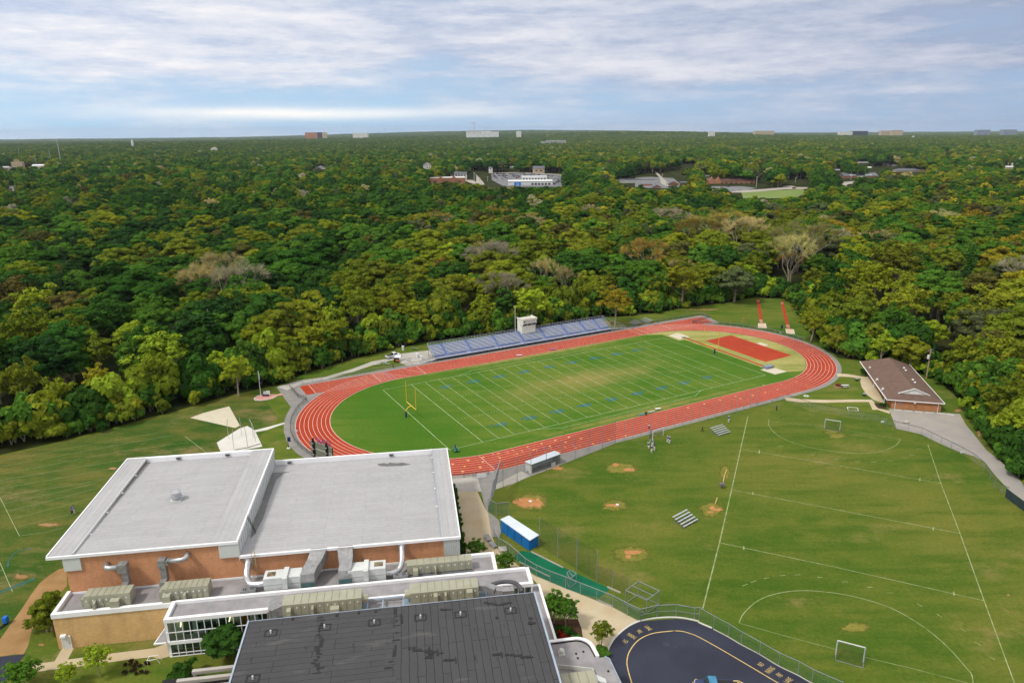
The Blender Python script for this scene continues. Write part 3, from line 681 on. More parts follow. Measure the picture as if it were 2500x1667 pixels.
# ================================================================== SCHOOL BUILDINGS (axes of BF)
def WV(k,x,y,v,fr=BF):
    """point measured on the upright plane v of frame fr -> (u, z)"""
    a,b,s=CR[k]; p,q=a+x*s-1250,b+y*s-833.5
    X=(_cr*p+_sr*q)/FPX; Y=(-_sr*p+_cr*q)/FPX
    d=(X,_cp-Y*_sp,-_sp-Y*_cp); du=d[0]*fr.c+d[1]*fr.s; dv=-d[0]*fr.s+d[1]*fr.c
    o=fr.l(0,0); t=(v-o[1])/dv
    return o[0]+du*t, CAMH+d[2]*t
m_brick=brick_mat('red_brick',C(226,164,120),C(216,152,110),C(218,174,142))
m_tanb=brick_mat('tan_brick',C(230,190,132),C(220,178,120),C(226,198,156))
m_fhb=brick_mat('orange_brick',C(196,138,96),C(184,124,84),C(190,150,118))
m_rg=roof_mat('grey_membrane',C(184,184,187),C(178,178,181),C(160,160,163),6.5,.92,.035,dirt=.10)
m_rg2=roof_mat('grey_membrane_cross',C(188,188,191),C(182,182,185),C(160,160,164),9,1.0,.035,rot=math.pi/2,dirt=.10)
m_rg3=mat('grey_gravel_roof',C(168,165,168),C(150,148,152),.5,5,.9,.15,dirt=.16,coord='O')
m_rb=roof_mat('black_felt_roof',C(80,80,83),C(76,76,79),C(36,36,38),7.5,1.0,.032,dirt=.14,dark_patch=C(38,38,40))
m_rb2=roof_mat('black_felt_roof_cross',C(80,80,83),C(76,76,79),C(34,34,36),8.5,1.02,.04,rot=math.pi/2,dirt=.14,dark_patch=C(38,38,40))
m_trim=mat('white_trim',C(252,252,255,.92),C(246,246,250,.9),.4,3,.5,.4,dirt=.05)
m_panel=mat('pale_panel',C(224,228,224),C(216,220,218),.5,3,.5,.4,dirt=.06)
m_bluetrim=mat('bluish_flashing',C(176,190,208),C(160,174,194),.6,3,.4,.5)
m_beige=mat('beige_cabinet',C(176,175,155),C(164,163,144),.5,4,.5,.4,dirt=.10)
m_seam=mat('cabinet_seam',C(140,140,118),C(128,128,108),1,2,.6,.3)
m_galv=mat('galvanised_duct',C(176,176,178),C(150,150,152),1.4,5,.42,.5,metal=.35,dirt=.2)
m_shiny=mat('bright_duct',C(214,216,220),C(196,198,202),1.0,4,.28,.5,metal=.7,dirt=.1)
m_wunit=mat('white_unit',C(222,226,226),C(210,214,214),.6,4,.5,.4,dirt=.12)
m_rust=mat('rust_stain',C(150,136,112),C(96,84,66),1.2,5,.9,.1)
m_black=mat('black_paint',C(28,28,32),C(20,20,24),1,3,.5,.4)
m_steel=mat('grey_steel',C(150,154,158),C(134,138,142),1,3,.45,.5,metal=.3)
m_tealc=mat('teal_screen',C(84,112,114),C(70,98,102),1,3,.6,.3)
m_bitu=mat('bitumen',C(34,34,37),C(28,28,31),2,3,.45,.4)
def glass_mat(name,tint,op):
    m=bpy.data.materials.new(name); t=NT(m)
    gl=t.n('ShaderNodeBsdfGlossy'); gl.inputs['Roughness'].default_value=.08; gl.inputs['Color'].default_value=(.8,.9,.9,1)
    tr=t.n('ShaderNodeBsdfTransparent'); tr.inputs['Color'].default_value=tint
    fr=t.n('ShaderNodeFresnel'); fr.inputs['IOR'].default_value=1.5
    mx=t.n('ShaderNodeMixShader'); o=t.n('ShaderNodeOutputMaterial')
    t.l(t.math('MULTIPLY_ADD',fr.outputs[0],1.0,op,clamp=True),mx.inputs[0]); t.l(tr.outputs[0],mx.inputs[1]); t.l(gl.outputs[0],mx.inputs[2]); t.l(mx.outputs[0],o.inputs['Surface'])
    MATS[name]=m; return m
m_glass=glass_mat('green_glass',(.80,.90,.87,1),.05)
m_dglass=mat('dark_glass',C(30,36,38),C(24,28,32),1,2,.08,.6)
BS=lambda base:dict(base=base,fr=BF)

# ---- sports hall
gy=thing('sports_hall','large red brick sports hall with two flat pale grey roofs at different heights','building',(-28.9,105.9,0),BF)
g=MB(); g.box(-54.9,106.3,0,-29.0,140.0,11.6); g.box(-54.9,106.0,0,-29.0,106.3,12.2); g.box(-29.0,106.3,0,6.4,140.0,9.0); g.box(-29.0,106.0,0,6.4,106.3,9.6); g.build('wall',m_brick,gy)
g=MB(); g.add([(-53.5,106.0,12.45),(-33.0,106.0,12.45),(-33.0,140.0,11.75),(-53.5,140.0,11.75)],[(0,1,2,3)])
g.build('roof',m_rg,gy,'high pale grey flat roof')
g=MB(); g.box(-57.1,105.9,12.25,-53.5,140.3,12.66); g.box(-33.0,105.9,12.25,-29.0,140.3,12.66); g.build('roof_border',m_rg2,gy)
g=MB()
g.box(-57.25,105.6,12.15,-28.85,105.9,12.6); g.box(-57.25,140.3,11.3,-28.85,140.6,12.74)
g.box(-57.3,105.9,12.15,-57.1,140.3,12.74); g.box(-53.5,140.0,11.7,-33.0,140.3,12.72); g.box(-29.05,105.9,12.3,-28.8,140.3,12.78)
g.box(-57.1,105.9,12.2,-55.0,140.3,12.25)
g.build('parapet',m_trim,gy)
g=MB(); g.box(-53.55,106.2,12.3,-53.42,139.9,12.74); g.build('gutter',m_panel,gy)
g=MB(); g.box(-55.05,105.75,9.85,-52.5,105.99,12.15); g.build('end_panel',m_panel,gy); g=MB(); g.box(-31.9,105.7,9.75,-28.99,105.99,12.15); g.build('end_panel',m_panel,gy); g=MB(); g.box(-28.99,105.7,9.0,-28.85,140.2,12.3)
for i in range(24): g.box(-28.86,106.5+i*1.42,9.2,-28.82,106.55+i*1.42,12.28,1)
g.build('step_wall',[m_panel,m_steel],gy)
g=MB(); g.add([(-28.84,105.9,9.82),(3.6,105.9,9.82),(3.6,140.0,9.1),(-28.84,140.0,9.1)],[(0,1,2,3)]); g.build('roof',m_rg,gy,'lower pale grey flat roof')
g=MB(); g.box(3.62,105.8,9.5,6.6,140.2,10.0); g.build('roof_border',m_rg2,gy)
g=MB(); g.box(-28.8,105.5,9.5,6.8,105.85,9.95); g.box(-28.8,140.0,9.0,3.6,140.35,10.12); g.box(3.6,140.2,8.9,6.8,140.4,10.1); g.box(6.6,105.85,9.5,6.8,140.2,10.08)
g.build('parapet',m_trim,gy)
g=MB(); g.box(3.5,106.2,9.4,3.6,139.9,10.04); gt=g.build('gutter',m_bluetrim,gy)
for i in range(5): g=MB(); g.box(3.2,110+i*6.8,9.5,3.5,110.25+i*6.8,9.62); g.build('bracket',m_trim,gt)
for i in range(4): g=MB(); g.box(-53.4,112+i*7,12.3,-53.1,112.25+i*7,12.45); g.build('bracket',m_trim,gt)
g=MB(); g.box(3.9,105.72,6.4,6.62,105.99,9.5)
for i in range(9): g.box(4.0+i*.3,105.69,6.45,4.03+i*.3,105.72,9.45,1)
g.build('end_panel',[m_panel,m_steel],gy)
for (k,x,y,z) in ((1,1112,172,12.35),(1,1430,150,12.35),(2,268,192,9.7),(2,927,148,9.7)):
    u,v=BF.p(k,x,y,z); g=MB(); g.box(u-.45,139.75,z-.3,u+.45,139.98,z+.15); g.box(u-.28,139.70,z-.2,u+.28,139.76,z+.02,1); g.build('scupper',[m_steel,m_black],gy)
u,v=BF.p(1,1128,400,12.1); g=MB(); g.box(u-.9,v-.9,11.9,u+.9,v+.9,12.35,1); g.cyl(u,v,12.35,12.9,.75,20); g.cyl(u,v,12.9,13.15,1.05,20,r2=1.0); g.cyl(u,v,13.15,13.75,.8,20); g.cyl(u,v,13.75,13.9,.9,20,r2=.5); g.build('roof_ventilator',[m_shiny,m_panel],gy,smooth=False)
def ladder(g,u,v0,z0,v1,z1,w=.5):
    n=int((z1-z0)/.32)
    for s in (-w/2,w/2): g.bar((u+s,v0,z0),(u+s,v1,z1),.07)
    for i in range(1,n): t=i/n; g.bar((u-w/2,v0+(v1-v0)*t,z0+(z1-z0)*t),(u+w/2,v0+(v1-v0)*t,z0+(z1-z0)*t),.04)
u0,z0=WV(1,1637,915,105.5); g=MB(); ladder(g,u0,105.3,5.6,105.3,11.0,.55); g.build('ladder',mat('pale_ladder',C(200,186,150),C(190,176,140)),gy)
g=MB(); u1,_=BF.p(1,1610,668,9.75)
for s in (0,.5): g.bar((u1,112.5+s,9.8),(-28.7,112.5+s,13.1),.07)
for i in range(8): t=i/8; g.bar((u1+(-28.7-u1)*t,112.5,9.8+3.3*t),(u1+(-28.7-u1)*t,113.0,9.8+3.3*t),.05)
g.build('ladder',m_black,gy)
g=MB()
for q in ([(2,150,210),(2,40,560),(2,10,600),(2,120,210)],):
    pass
# stain film on the lower roof, left edge and behind the scupper (thin dirt, its own shape)
m_stain=net_mat('roof_dirt',C(84,82,74),.36)
P=[BF.p(2,*p,9.6) for p in [(165,215),(290,205),(240,222),(195,260),(170,330),(140,420),(110,520),(60,620),(30,650),(40,560),(90,440),(130,320)]]
rz=lambda u,v:9.82-(v-105.9)/34.1*.72+.012
g.add([(u,v,rz(u,v)) for u,v in P],[tuple(range(len(P)))]); g.build('roof_stain',m_stain,gy)
P=[BF.p(2,*p,9.2) for p in [(838,170),(880,163),(905,168),(920,160),(960,165),(1000,160),(1055,173),(1000,182),(900,186),(850,182)]]
g=MB(); g.add([(u,v,rz(u,v)+.004) for u,v in P if True],[tuple(range(len(P)))]); g.build('roof_stain',net_mat('roof_dirt_dark',C(90,90,90),.5),gy)

# ---- low tan brick wing
an=thing('classroom_wing','long low tan brick wing with white parapet in front of the sports hall','building',(-20,100.2,0),BF)
g=MB(); g.box(-55.2,100.2,0,12.2,105.9,5.55); g.build('wall',m_tanb,an)
g=MB(); g.box(-54.6,100.7,5.6,11.7,105.9,5.66); g.build('roof',m_rg3,an)
g=MB(); g.box(-55.3,100.05,5.5,12.35,100.65,6.25); g.box(-55.3,100.65,5.5,-54.75,105.9,6.25); g.box(11.8,100.65,5.5,12.35,105.9,6.25); g.box(6.55,105.35,5.5,11.8,105.9,6.25); g.box(-54.75,105.78,5.6,6.4,105.9,5.95)
g.build('parapet',m_trim,an)
u0,z0=WV(31,610,700,100.15); u1,z1=WV(31,690,698,100.15)
d=MB(); d.box(u0+.05,100.05,.05,u1,100.19,2.15); dr=d.build('door',m_panel,an); d=MB(); d.box(u1-.22,99.98,1.0,u1-.12,100.05,1.12); d.build('handle',m_steel,dr)
d=MB(); d.box(u0-.02,99.6,2.3,u0+.75,100.19,2.6); d.build('door_lamp',m_trim,an)
d=MB(); d.box(u0-.06,100.02,0,u0+.03,100.19,2.25); d.box(u1,100.02,0,u1+.08,100.19,2.25); d.box(u0-.06,100.02,2.17,u1+.08,100.19,2.27); d.build('door_frame',m_trim,an)

# ---- glazed corridor
gc=thing('glazed_corridor','two storey white framed glazed corridor with flat roof beside the tan brick wing','building',(-10,95.7,0),BF)
g=MB(); g.box(-37.4,96.2,6.05,16.9,99.9,6.12); g.box(-22,87.4,6.0,12.8,95.5,6.08); g.build('roof',m_rg3,gc)
g=MB(); g.box(-37.95,95.6,6.0,17.4,96.15,6.62); g.box(-37.95,96.15,6.0,-37.4,100.0,6.62); g.box(16.85,96.15,6.0,17.4,100.0,6.62); g.box(-37.4,99.75,6.0,16.85,100.2,6.60); g.build('parapet',m_trim,gc)
g=MB(); g.box(-37.9,95.65,0,-37.6,99.9,6.0); g.box(-37.6,97.2,0,-23,97.4,6.0,1); g.box(13,97.2,0,17,97.4,6,1); g.box(17.1,95.75,0,17.35,99.9,6.0)
g.box(-37.6,95.9,2.35,-22,97.2,2.6,1); g.build('wall',[m_trim,mat('pale_green_wall',C(222,232,220),C(210,222,208),1,3)],gc)
g=MB(); 
for (a,b,zz,h,mi) in ((-35.8,-34.6,2.7,2.2,0),(-33.8,-31.2,3.2,1.3,1),(-30.8,-29.0,2.7,2.6,0),(-27.4,-26.2,2.7,2.3,2),(-36.4,-31.4,.2,1.9,0),(-30.6,-26,.2,1.9,0),(-25,-23.2,3,2,1)): g.box(a,97.1,zz,b,97.19,zz+h,mi)
g.build('interior_doors',[mat('dark_green_door',C(60,96,92),C(50,84,80),1,2),mat('chalkboard',C(60,84,82),C(52,74,72),1,2),mat('ochre_door',C(170,128,50),C(160,118,44),1,2)],gc)
g=MB()
m_lamp=emit_mat('warm_lamp',(1,.86,.45,1),2.0)
for u in (-36.2,-29.2): g=MB(); g.bar((u,96.9,4.2),(u+.35,96.6,5.4),.12); g.build('ceiling_light',m_lamp,gc)
wl=MB(); wl.quad((-37.6,95.70,2.75),(-22.5,95.70,2.75),(-22.5,95.70,6.0),(-37.6,95.70,6.0)); cw=wl.build('curtain_wall',m_glass,gc)
wl=MB(); wl.quad((-37.6,95.70,.1),(-22.5,95.70,.1),(-22.5,95.70,2.25),(-37.6,95.70,2.25)); wl.build('lower_glazing',m_glass,gc)
wl=MB(); wl.quad((12.6,95.70,2.75),(17.1,95.70,2.75),(17.1,95.70,6.0),(12.6,95.70,6.0)); cw2=wl.build('curtain_wall',m_glass,gc)
g=MB()
for i in range(15): u=-37.55+i*1.04; g.box(u-.045,95.6,.05,u+.045,95.69,6.05)
g2=MB()
for i in range(5): u=12.9+i*1.04; g2.box(u-.045,95.6,.05,u+.045,95.69,6.05)
for z in (.08,.62,4.28): g.box(-37.9,95.58,z-.04,-22.4,95.69,z+.04); g2.box(12.6,95.58,z-.04,17.3,95.69,z+.04)
g.box(-37.9,95.5,2.25,-22.4,95.69,2.78); g2.box(12.6,95.5,2.25,17.3,95.69,2.78); g2.build('mullion_frame',m_trim,cw2)
g.build('mullion_frame',m_trim,cw)
g=MB(); g.prism([(-39.7,95.2),(-37.95,95.2),(-37.95,98.9),(-39.1,98.9)],2.75,2.95); g.prism([(-39.5,95.4),(-37.97,95.4),(-37.97,98.7),(-39.0,98.7)],2.95,2.99,1); g.build('door_canopy',[m_trim,m_rg3],gc)
hr=thing('handrail','small white step handrail on the walk by the glazed corridor','railing',(-39.6,94.6,0),BF)
g=MB()
for v in (94.3,95.2):
    g.tube([(-40.6,v,0),(-40.6,v,.9),(-39.2,v,1.0),(-38.9,v,.1)],.04,6)
g.tube([(-40.6,94.3,.9),(-40.6,95.2,.9)],.04,6); g.build('rail',m_trim,hr)

# ---- main building with the black roof
mh=thing('main_building','big school block with a black felt roof, nearest to the camera','building',(-4,70,0),BF)
UL,UR,VB,ZT=-23.7,15.9,87.3,11.0
us=BF.p(2,960,1090,ZT)[0]
g=MB(); g.box(UL+.1,40,0,UR-.1,VB-.1,ZT-.3); g.build('wall',m_tanb,mh)
g=MB(); g.box(UL,40,ZT-.3,us,VB,ZT); g.build('roof',m_rb,mh)
g=MB(); g.box(us,40,ZT-.3,UR,VB,ZT-.003); g.build('roof',m_rb2,mh)
g=MB(); g.box(UL-.22,40,ZT-.5,UL,VB+.1,ZT+.12); g.box(UR,40,ZT-.5,UR+.25,VB+.1,ZT+.12); g.box(UL,VB,ZT-.5,UR,VB+.1,ZT+.02); g.build('edge_flashing',m_bluetrim,mh)
rr=random.Random(5); g=MB()
lines=[[(475,1150),(485,1200),(462,1260),(492,1300),(450,1350),(480,1380),(430,1440),(478,1470),(440,1520)],[(955,1110),(965,1200),(955,1340),(945,1390),(890,1510)],[(1045,1345),(1130,1362),(1200,1370),(1270,1378)],[(1600,1385),(1700,1388),(1790,1400),(1829,1405)],[(1530,1055),(1620,1070),(1700,1050)],[(1250,1098),(1310,1100)],[(1280,1420),(1370,1422)],[(990,1140),(1000,1190)],[(1170,1345),(1180,1400),(1140,1405)],[(1815,1180),(1829,1190)]]
n=0
for ln in lines:
    for a,b in zip(ln[:-1],ln[1:]):
        for t in (0,.33,.66):
            p=BF.p(2,a[0]+(b[0]-a[0])*t,a[1]+(b[1]-a[1])*t,ZT); w=rr.uniform(.35,1.1); h=rr.uniform(.14,.42)
            if rr.random()<.35: w,h=h,w*1.3
            g.box(p[0]-w/2,p[1]-h/2,ZT,p[0]+w/2,p[1]+h/2,ZT+.012+.0007*n); n+=1
for a,b in (((480,1165),(575,1175)),((480,1265),(462,1300))): pass
g.build('bitumen_patch',m_bitu,mh)
for (x,y) in ((160,1248),(503,1212),(820,1182),(1115,1150),(1370,1130),(1690,1105),(45,1540)):
    u,v=BF.p(2,x,y,ZT); g=MB()
    for a in range(4):
        dx,dy=((-.75,0),(.75,0),(0,-.6),(0,.6))[a]; g.box(u+dx-(.09 if dx else .8),v+dy-(.6 if dx else .09),ZT+.03,u+dx+(.09 if dx else .8),v+dy+(.6 if dx else .09),ZT+.045+.001*a)
    f=g.build('flashing',m_bitu,mh); g=MB(); g.cyl(u,v,ZT,ZT+.45,.11,8); g.build('vent_pipe',m_white,f)
rm=[(2,720,1120),(2,830,1110),(2,580,1135),(2,300,1158),(2,1600,1150),(3,460,1225),(3,460,1195)]
g=MB()
for q in rm: u,v=BF.p(*q,ZT); g.box(u-.12,v-.25,ZT,u+.12,v+.2,ZT+.1)
g.build('drain',m_bitu,mh)

# side roofs to the right
P=[BF.p(3,*p,5) for p in [(482,1003),(515,1000),(606,1325),(578,1338)]]
sr=thing('side_corridor','narrow flat roofed corridor along the right side of the black roofed block','building',(17,90,0),BF)
g=MB(); g.prism([(16.3,84.2),(18.7,84.2),(18.7,97.4),(17.5,97.4),(17.5,95.5),(16.3,95.5)],0,4.6); g.build('wall',m_tanb,sr)
g=MB(); g.prism([(16.3,84.2),(18.5,84.2),(18.5,97.2),(17.6,97.2),(17.6,95.5),(16.3,95.5)],4.6,4.7); g.build('roof',m_rg3,sr)
g=MB(); g.box(18.45,84.2,4.6,18.8,97.5,5.0); g.box(17.5,97.2,4.6,18.45,97.5,5.0); g.box(16.3,84.1,4.6,18.8,84.35,4.99); g.build('parapet',m_trim,sr)
ew=thing('entrance_wing','white roofed wing with a rounded corner next to the dark drive','building',(20,78,0),BF)
R1=[(16.2,83.7)]+[(16.2,83.7),(21.2,83.9)]+arc(21.2,81.7,2.2,85,8,8)+[(23.7,79.7),(24.6,79.7),(25.1,79.2),(25.6,70),(26.4,56),(16.2,56)]
R1=R1[1:]
g=MB(); g.prism(R1,0,4.9); g.build('wall',m_tanb,ew)
g=MB(); g.prism(R1,4.9,5.0); g.build('roof',m_rg3,ew)
g=MB(); rim=[(16.3,83.7),(21.2,83.8)]+arc(21.2,81.6,2.2,85,8,10)+[(23.6,79.8)]
for a,b in zip(rim[:-1],rim[1:]): g.bar((*a,5.12),(*b,5.12),.5,.34)
g.build('parapet',m_trim,ew)
g=MB(); rim=[(16.3,83.35),(21.1,83.45)]+arc(21.1,81.5,1.95,85,8,10)+[(23.25,79.9)]
for a,b in zip(rim[:-1],rim[1:]): g.bar((*a,5.08),(*b,5.08),.08,.2)
g.build('gutter',m_black,ew)
g=MB(); g.bar((24.6,79.7,5.06),(25.1,79.2,5.06),.12,.2); g.bar((25.1,79.2,5.06),(26.0,63,5.06),.12,.2); g.build('edge_flashing',m_bluetrim,ew)
u,v=BF.p(3,637,1400,5); g=MB(); g.box(u-.45,v-.45,5,u+.45,v+.45,5.2); g.cyl(u,v,5.2,5.6,.3,14); g.cyl(u,v,5.6,5.8,.42,14,r2=.3); g.build('roof_ventilator',m_panel,ew)
for (x,y) in ((720,1400),(730,1425),(762,1388),(905,1500)): 
    u,v=BF.p(3,x,y,5); g=MB(); g.box(u-.12,v-.12,5,u+.12,v+.12,5.15); g.build('drain',m_bitu,ew)
g=MB(); A=BF.p(3,618,1462,5.6);B=BF.p(3,815,1482,5.6);Cc=BF.p(3,832,1530,5.6)
for a,b in ((A,B),(B,Cc)): g.bar((*a,5.6),(*b,5.6),.08,.08); g.bar((*a,5.3),(*b,5.3),.06,.5)
g.build('equipment_screen',m_panel,ew)
# concrete beams low on the left
cb=thing('beam_canopy','grey concrete beam canopy beside the black roofed block','canopy',(-29,86,0),BF)
P=[BF.p(31,*p,4) for p in [(1670,1025),(2240,985),(1850,937),(2240,903)]]
for i,(v,u0,u1) in enumerate(((87.2,-32.0,-24),(85.6,-33.6,-24),(83.9,-35.0,-24),(82.2,-36,-24))):
    g=MB(); g.box(u0,v-.28,3.6,u1,v+.28,4.1); b_=g.build('beam',m_conc2,cb)
    g=MB(); g.box(u0+.1,v-.25,0,u0+.5,v+.25,3.6); g.build('column',m_conc2,b_)
g=MB(); g.box(-36,81,2.9,-24,87.3,3.0); g.build('slab',m_black,cb)

# ---- rooftop machinery
def ahu(name,label,u0,u1,v0,v1,z0,z1,seams,hoods,grp='rooftop air handling units',mm=None,base=True,endslope=True):
    t=thing(name,label,'ventilation unit',((u0+u1)/2,v0,z0),BF,grp); zb=z0+.35
    g=MB()
    if endslope:
        g.add([(u0+.5,v0,zb),(u1,v0,zb),(u1,v1,zb),(u0+.5,v1,zb),(u0+.5,v0+.25,z1),(u1,v0+.25,z1),(u1,v1,z1),(u0+.5,v1,z1)],[(0,3,2,1),(4,5,6,7),(0,1,5,4),(1,2,6,5),(2,3,7,6),(3,0,4,7)])
        g.box(u0,v0+.4,zb+.2,u0+.5,v1-.2,z1-.5)
    else: g.box(u0,v0,zb,u1,v1,z1)
    cab=g.build('cabinet',mm or m_beige,t)
    g=MB()
    for i in range(1,seams): u=u0+.5+(u1-u0-.5)*i/seams; g.box(u-.03,v0+.24,z1,u+.03,v1,z1+.035); g.box(u-.03,v0-.03,zb,u+.03,v0+.02,z1-.3)
    g.build('seam',m_seam,cab)
    g=MB()
    for i in range(seams): u=u0+.5+(u1-u0-.5)*(i+.5)/seams; g.box(u-.09,v0-.06,z1-.75,u+.09,v0+.02,z1-.5)
    g.build('handle',m_white,cab)
    for (a,w_,h) in hoods:
        g=MB(); u=u0+(u1-u0)*a; g.add([(u,v0-.75,zb+.1),(u+w_,v0-.75,zb+.1),(u+w_,v0,zb+.1),(u,v0,zb+.1),(u,v0-.65,zb+h),(u+w_,v0-.65,zb+h),(u+w_,v0,zb+h+.2),(u,v0,zb+h+.2)],[(0,3,2,1),(4,5,6,7),(0,1,5,4),(1,2,6,5),(2,3,7,6),(3,0,4,7)]); g.build('hood',mm or m_beige,t)
    g=MB(); g.box(u0+.2,v0-.2,z0,u1+.2,v0-.05,z0+.2); g.box(u0+.4,v0+.05,z0,u1-.1,v1-.1,zb); g.build('base_frame',m_steel,t)
    return t
VW=105.78
a1=ahu('air_handling_unit','beige ventilation unit furthest left, its duct turning left up the brick wall',-51.4,-44.3,101.0,103.4,5.66,8.0,7,[(.28,.35,1.2),(.62,1.3,1.3)])
g=MB(); u,z=WV(28,1100,640,VW-.5); g.box(u-.42,103.2,7.2,u+.5,104.4,7.9); g.box(u-.42,104.4,7.2,u+.5,105.3,9.6); g.box(u-.8,104.2,9.6,u+.55,105.5,11.0); g.build('duct',m_galv,a1)
g=MB(); g.tube([(u-.7,104.8,10.4),(u-2.0,104.8,10.35),(u-2.5,104.85,10.4),(u-2.75,105.2,10.5),(u-2.8,105.95,10.5)],.42,12); g.build('pipe',m_shiny,a1,smooth=True)
a2=ahu('air_handling_unit','beige ventilation unit second from left, its duct turning right up the brick wall',-40.2,-32.9,101.0,103.3,5.66,8.0,8,[(.10,1.1,1.2),(.52,.35,1.2)])
g=MB(); u,z=WV(28,1740,600,VW-.5); g.box(u-.5,103.2,7.2,u+.4,104.4,7.9); g.box(u-.5,104.4,7.2,u+.4,105.3,9.8); g.box(u-.65,104.2,9.8,u+.4,105.5,11.1); g.box(u+.4,104.3,10.2,u+.8,105.3,10.9); g.build('duct',m_galv,a2)
g=MB(); g.tube([(u+.7,104.8,10.7),(u+2.7,104.8,10.7),(u+3.3,104.85,10.85),(u+3.5,105.2,11.0),(u+3.5,105.95,11.1)],.4,12); g.build('pipe',m_shiny,a2,smooth=True)
# two white units with big galvanised ducts
def white_unit(label,u0,u1,ud,flip):
    t=thing('exhaust_unit',label,'ventilation unit',((u0+u1)/2,99.4+1.6,5.66),BF,'white rooftop exhaust units'); v0,v1=101.1,103.5
    g=MB(); g.box(u0,v0,5.8,u1,v1,8.2); g.box(u0+.02,v0-.02,7.0,u1-.02,v0,7.05,1); c=g.build('cabinet',[m_wunit,m_seam],t)
    ur=(u0+.45,u0+1.75) if not flip else (u1-1.8,u1-.4)
    g=MB(); g.box(ur[0],v0+.7,8.2,ur[1],v0+1.9,8.215); g.build('rust_patch',m_rust,c)
    ub=u0+(u1-u0)*(.52 if not flip else .42); g=MB(); g.box(ub,v0-.25,8.2,ub+.75,v1,8.55); g.box(ub,v0-.75,6.6,ub+.75,v0-.02,8.5); g.box(ub+.05,v0-.8,6.3,ub+.7,v0-.1,6.62,1); g.build('side_duct',[m_wunit,m_galv],t)
    return t
t1=white_unit('white exhaust unit right of the tall pale ladder, curved bright pipe on its left',-24.6,-18.9,0,False)
g=MB(); w0,w1=-18.9,-16.6
def sweep(g,secs,mi=0):
    n=len(secs)
    vs=[]
    for (ul,ur_,v,zl,zh) in secs: vs+=[(ul,v,zl),(ur_,v,zl),(ur_,v,zh),(ul,v,zh)]
    fs=[]
    for i in range(n-1):
        for j in range(4): fs.append((i*4+j,i*4+(j+1)%4,(i+1)*4+(j+1)%4,(i+1)*4+j))
    fs+=[(3,2,1,0),tuple((n-1)*4+j for j in range(4))]
    g.add(vs,fs,mi)
sweep(g,[(-19.0,-16.8,100.9,5.9,7.3),(-19.0,-16.8,101.3,6.2,8.3),(-18.7,-16.5,102.4,6.9,8.7),(-18.1,-15.7,104.0,7.6,9.2),(-17.8,-15.3,105.0,7.9,9.8),(-17.7,-15.1,105.9,7.9,10.0)]); 
for i in range(5): g.box(-18.95,100.92+i*.01,5.95,-16.85,100.93,7.2)
d_=g.build('duct',m_galv,t1); g=MB(); g.box(-18.9,100.82,5.8,-16.85,100.89,7.0); g.build('intake_screen',m_tealc,d_)
g=MB(); g.tube(smooth_path([(-24.6,101.9,7.0),(-25.8,101.9,6.9),(-27.0,102.4,6.9),(-27.6,103.6,7.4),(-27.6,104.6,8.2),(-27.55,105.3,8.8),(-27.5,106.0,8.9)][:7],3),.52,14); g.box(-28.1,105.5,8.2,-26.9,105.97,9.4); g.build('pipe',m_shiny,t1,smooth=False)
t2=white_unit('white exhaust unit nearest the middle of the roof, curved bright pipe on its right',-11.6,-5.7,0,True)
g=MB(); sweep(g,[(-13.1,-11.1,100.9,5.9,7.3),(-13.1,-11.1,101.3,6.2,8.3),(-13.0,-11.0,102.4,6.9,8.7),(-13.2,-10.9,104.0,7.6,9.2),(-13.4,-11.0,105.0,7.9,9.8),(-13.3,-10.9,105.9,7.9,10.0)])
d_=g.build('duct',m_galv,t2); g=MB(); g.box(-13.1,100.82,5.8,-11.1,100.89,7.0); g.build('intake_screen',m_tealc,d_)
g=MB(); g.tube(smooth_path([(-5.7,102.0,6.6),(-4.6,102.0,6.6),(-3.6,102.5,6.8),(-3.1,103.5,7.6),(-3.05,104.6,8.3),(-3.05,105.3,8.9),(-3.05,106.0,9.1)],3),.48,14); g.box(-3.6,105.5,8.3,-2.5,105.97,9.45); g.build('pipe',m_shiny,t2,smooth=False)
a3=ahu('air_handling_unit','long beige ventilation unit against the right end of the brick wall',-2.3,8.3,101.9,103.6,5.66,7.7,9,[(.09,.8,1.0),(.42,.25,1.0)],endslope=False)
a4=ahu('air_handling_unit','long beige ventilation unit at the black roof edge, left one of the front pair',-20.4,-9.0,92.6,95.0,6.9,9.2,10,[(.06,.6,1.3),(.37,.3,1.3),(.6,1.3,.9)],endslope=False)
a5=ahu('air_handling_unit','long beige ventilation unit at the black roof edge, right one of the front pair',-1.9,8.4,92.4,94.8,6.9,9.2,9,[(.34,.6,1.5),(.50,.3,1.5),(.82,.9,1.6)],endslope=False)
for t_,u in ((a4,-9.0),):
    g=MB(); g.tube([(u,93.8,8.2),(u+.9,93.8,8.2)],[.75,.55],8); g.build('end_cowl',m_beige,t_)
g=MB(); g.tube([(-1.9,93.8,8.2),(-2.7,93.8,8.2)],[.75,.6],8); g.build('end_cowl',m_beige,a5)
g=MB(); g.add([(-22.6,92.6,7.0),(-20.4,92.8,7.3),(-20.4,94.8,7.3),(-22.6,95.2,7.0),(-22.6,92.6,8.2),(-20.4,92.8,9.0),(-20.4,94.8,9.0),(-22.6,95.2,8.3)],[(0,3,2,1),(4,5,6,7),(0,1,5,4),(1,2,6,5),(2,3,7,6),(3,0,4,7)]); g.cyl(-22.0,92.2,6.1,9.0,.15,8); g.build('duct',m_galv,a4)
g=MB(); sweep_pts=[(8.4,93.8,8.4),(9.6,93.6,8.3),(11.0,92.9,8.0),(12.2,92.7,7.7),(13.8,92.8,7.6)]
for a,b in zip(sweep_pts[:-1],sweep_pts[1:]): g.bar(a,b,1.1,.9)
g.build('duct',m_galv,a5)
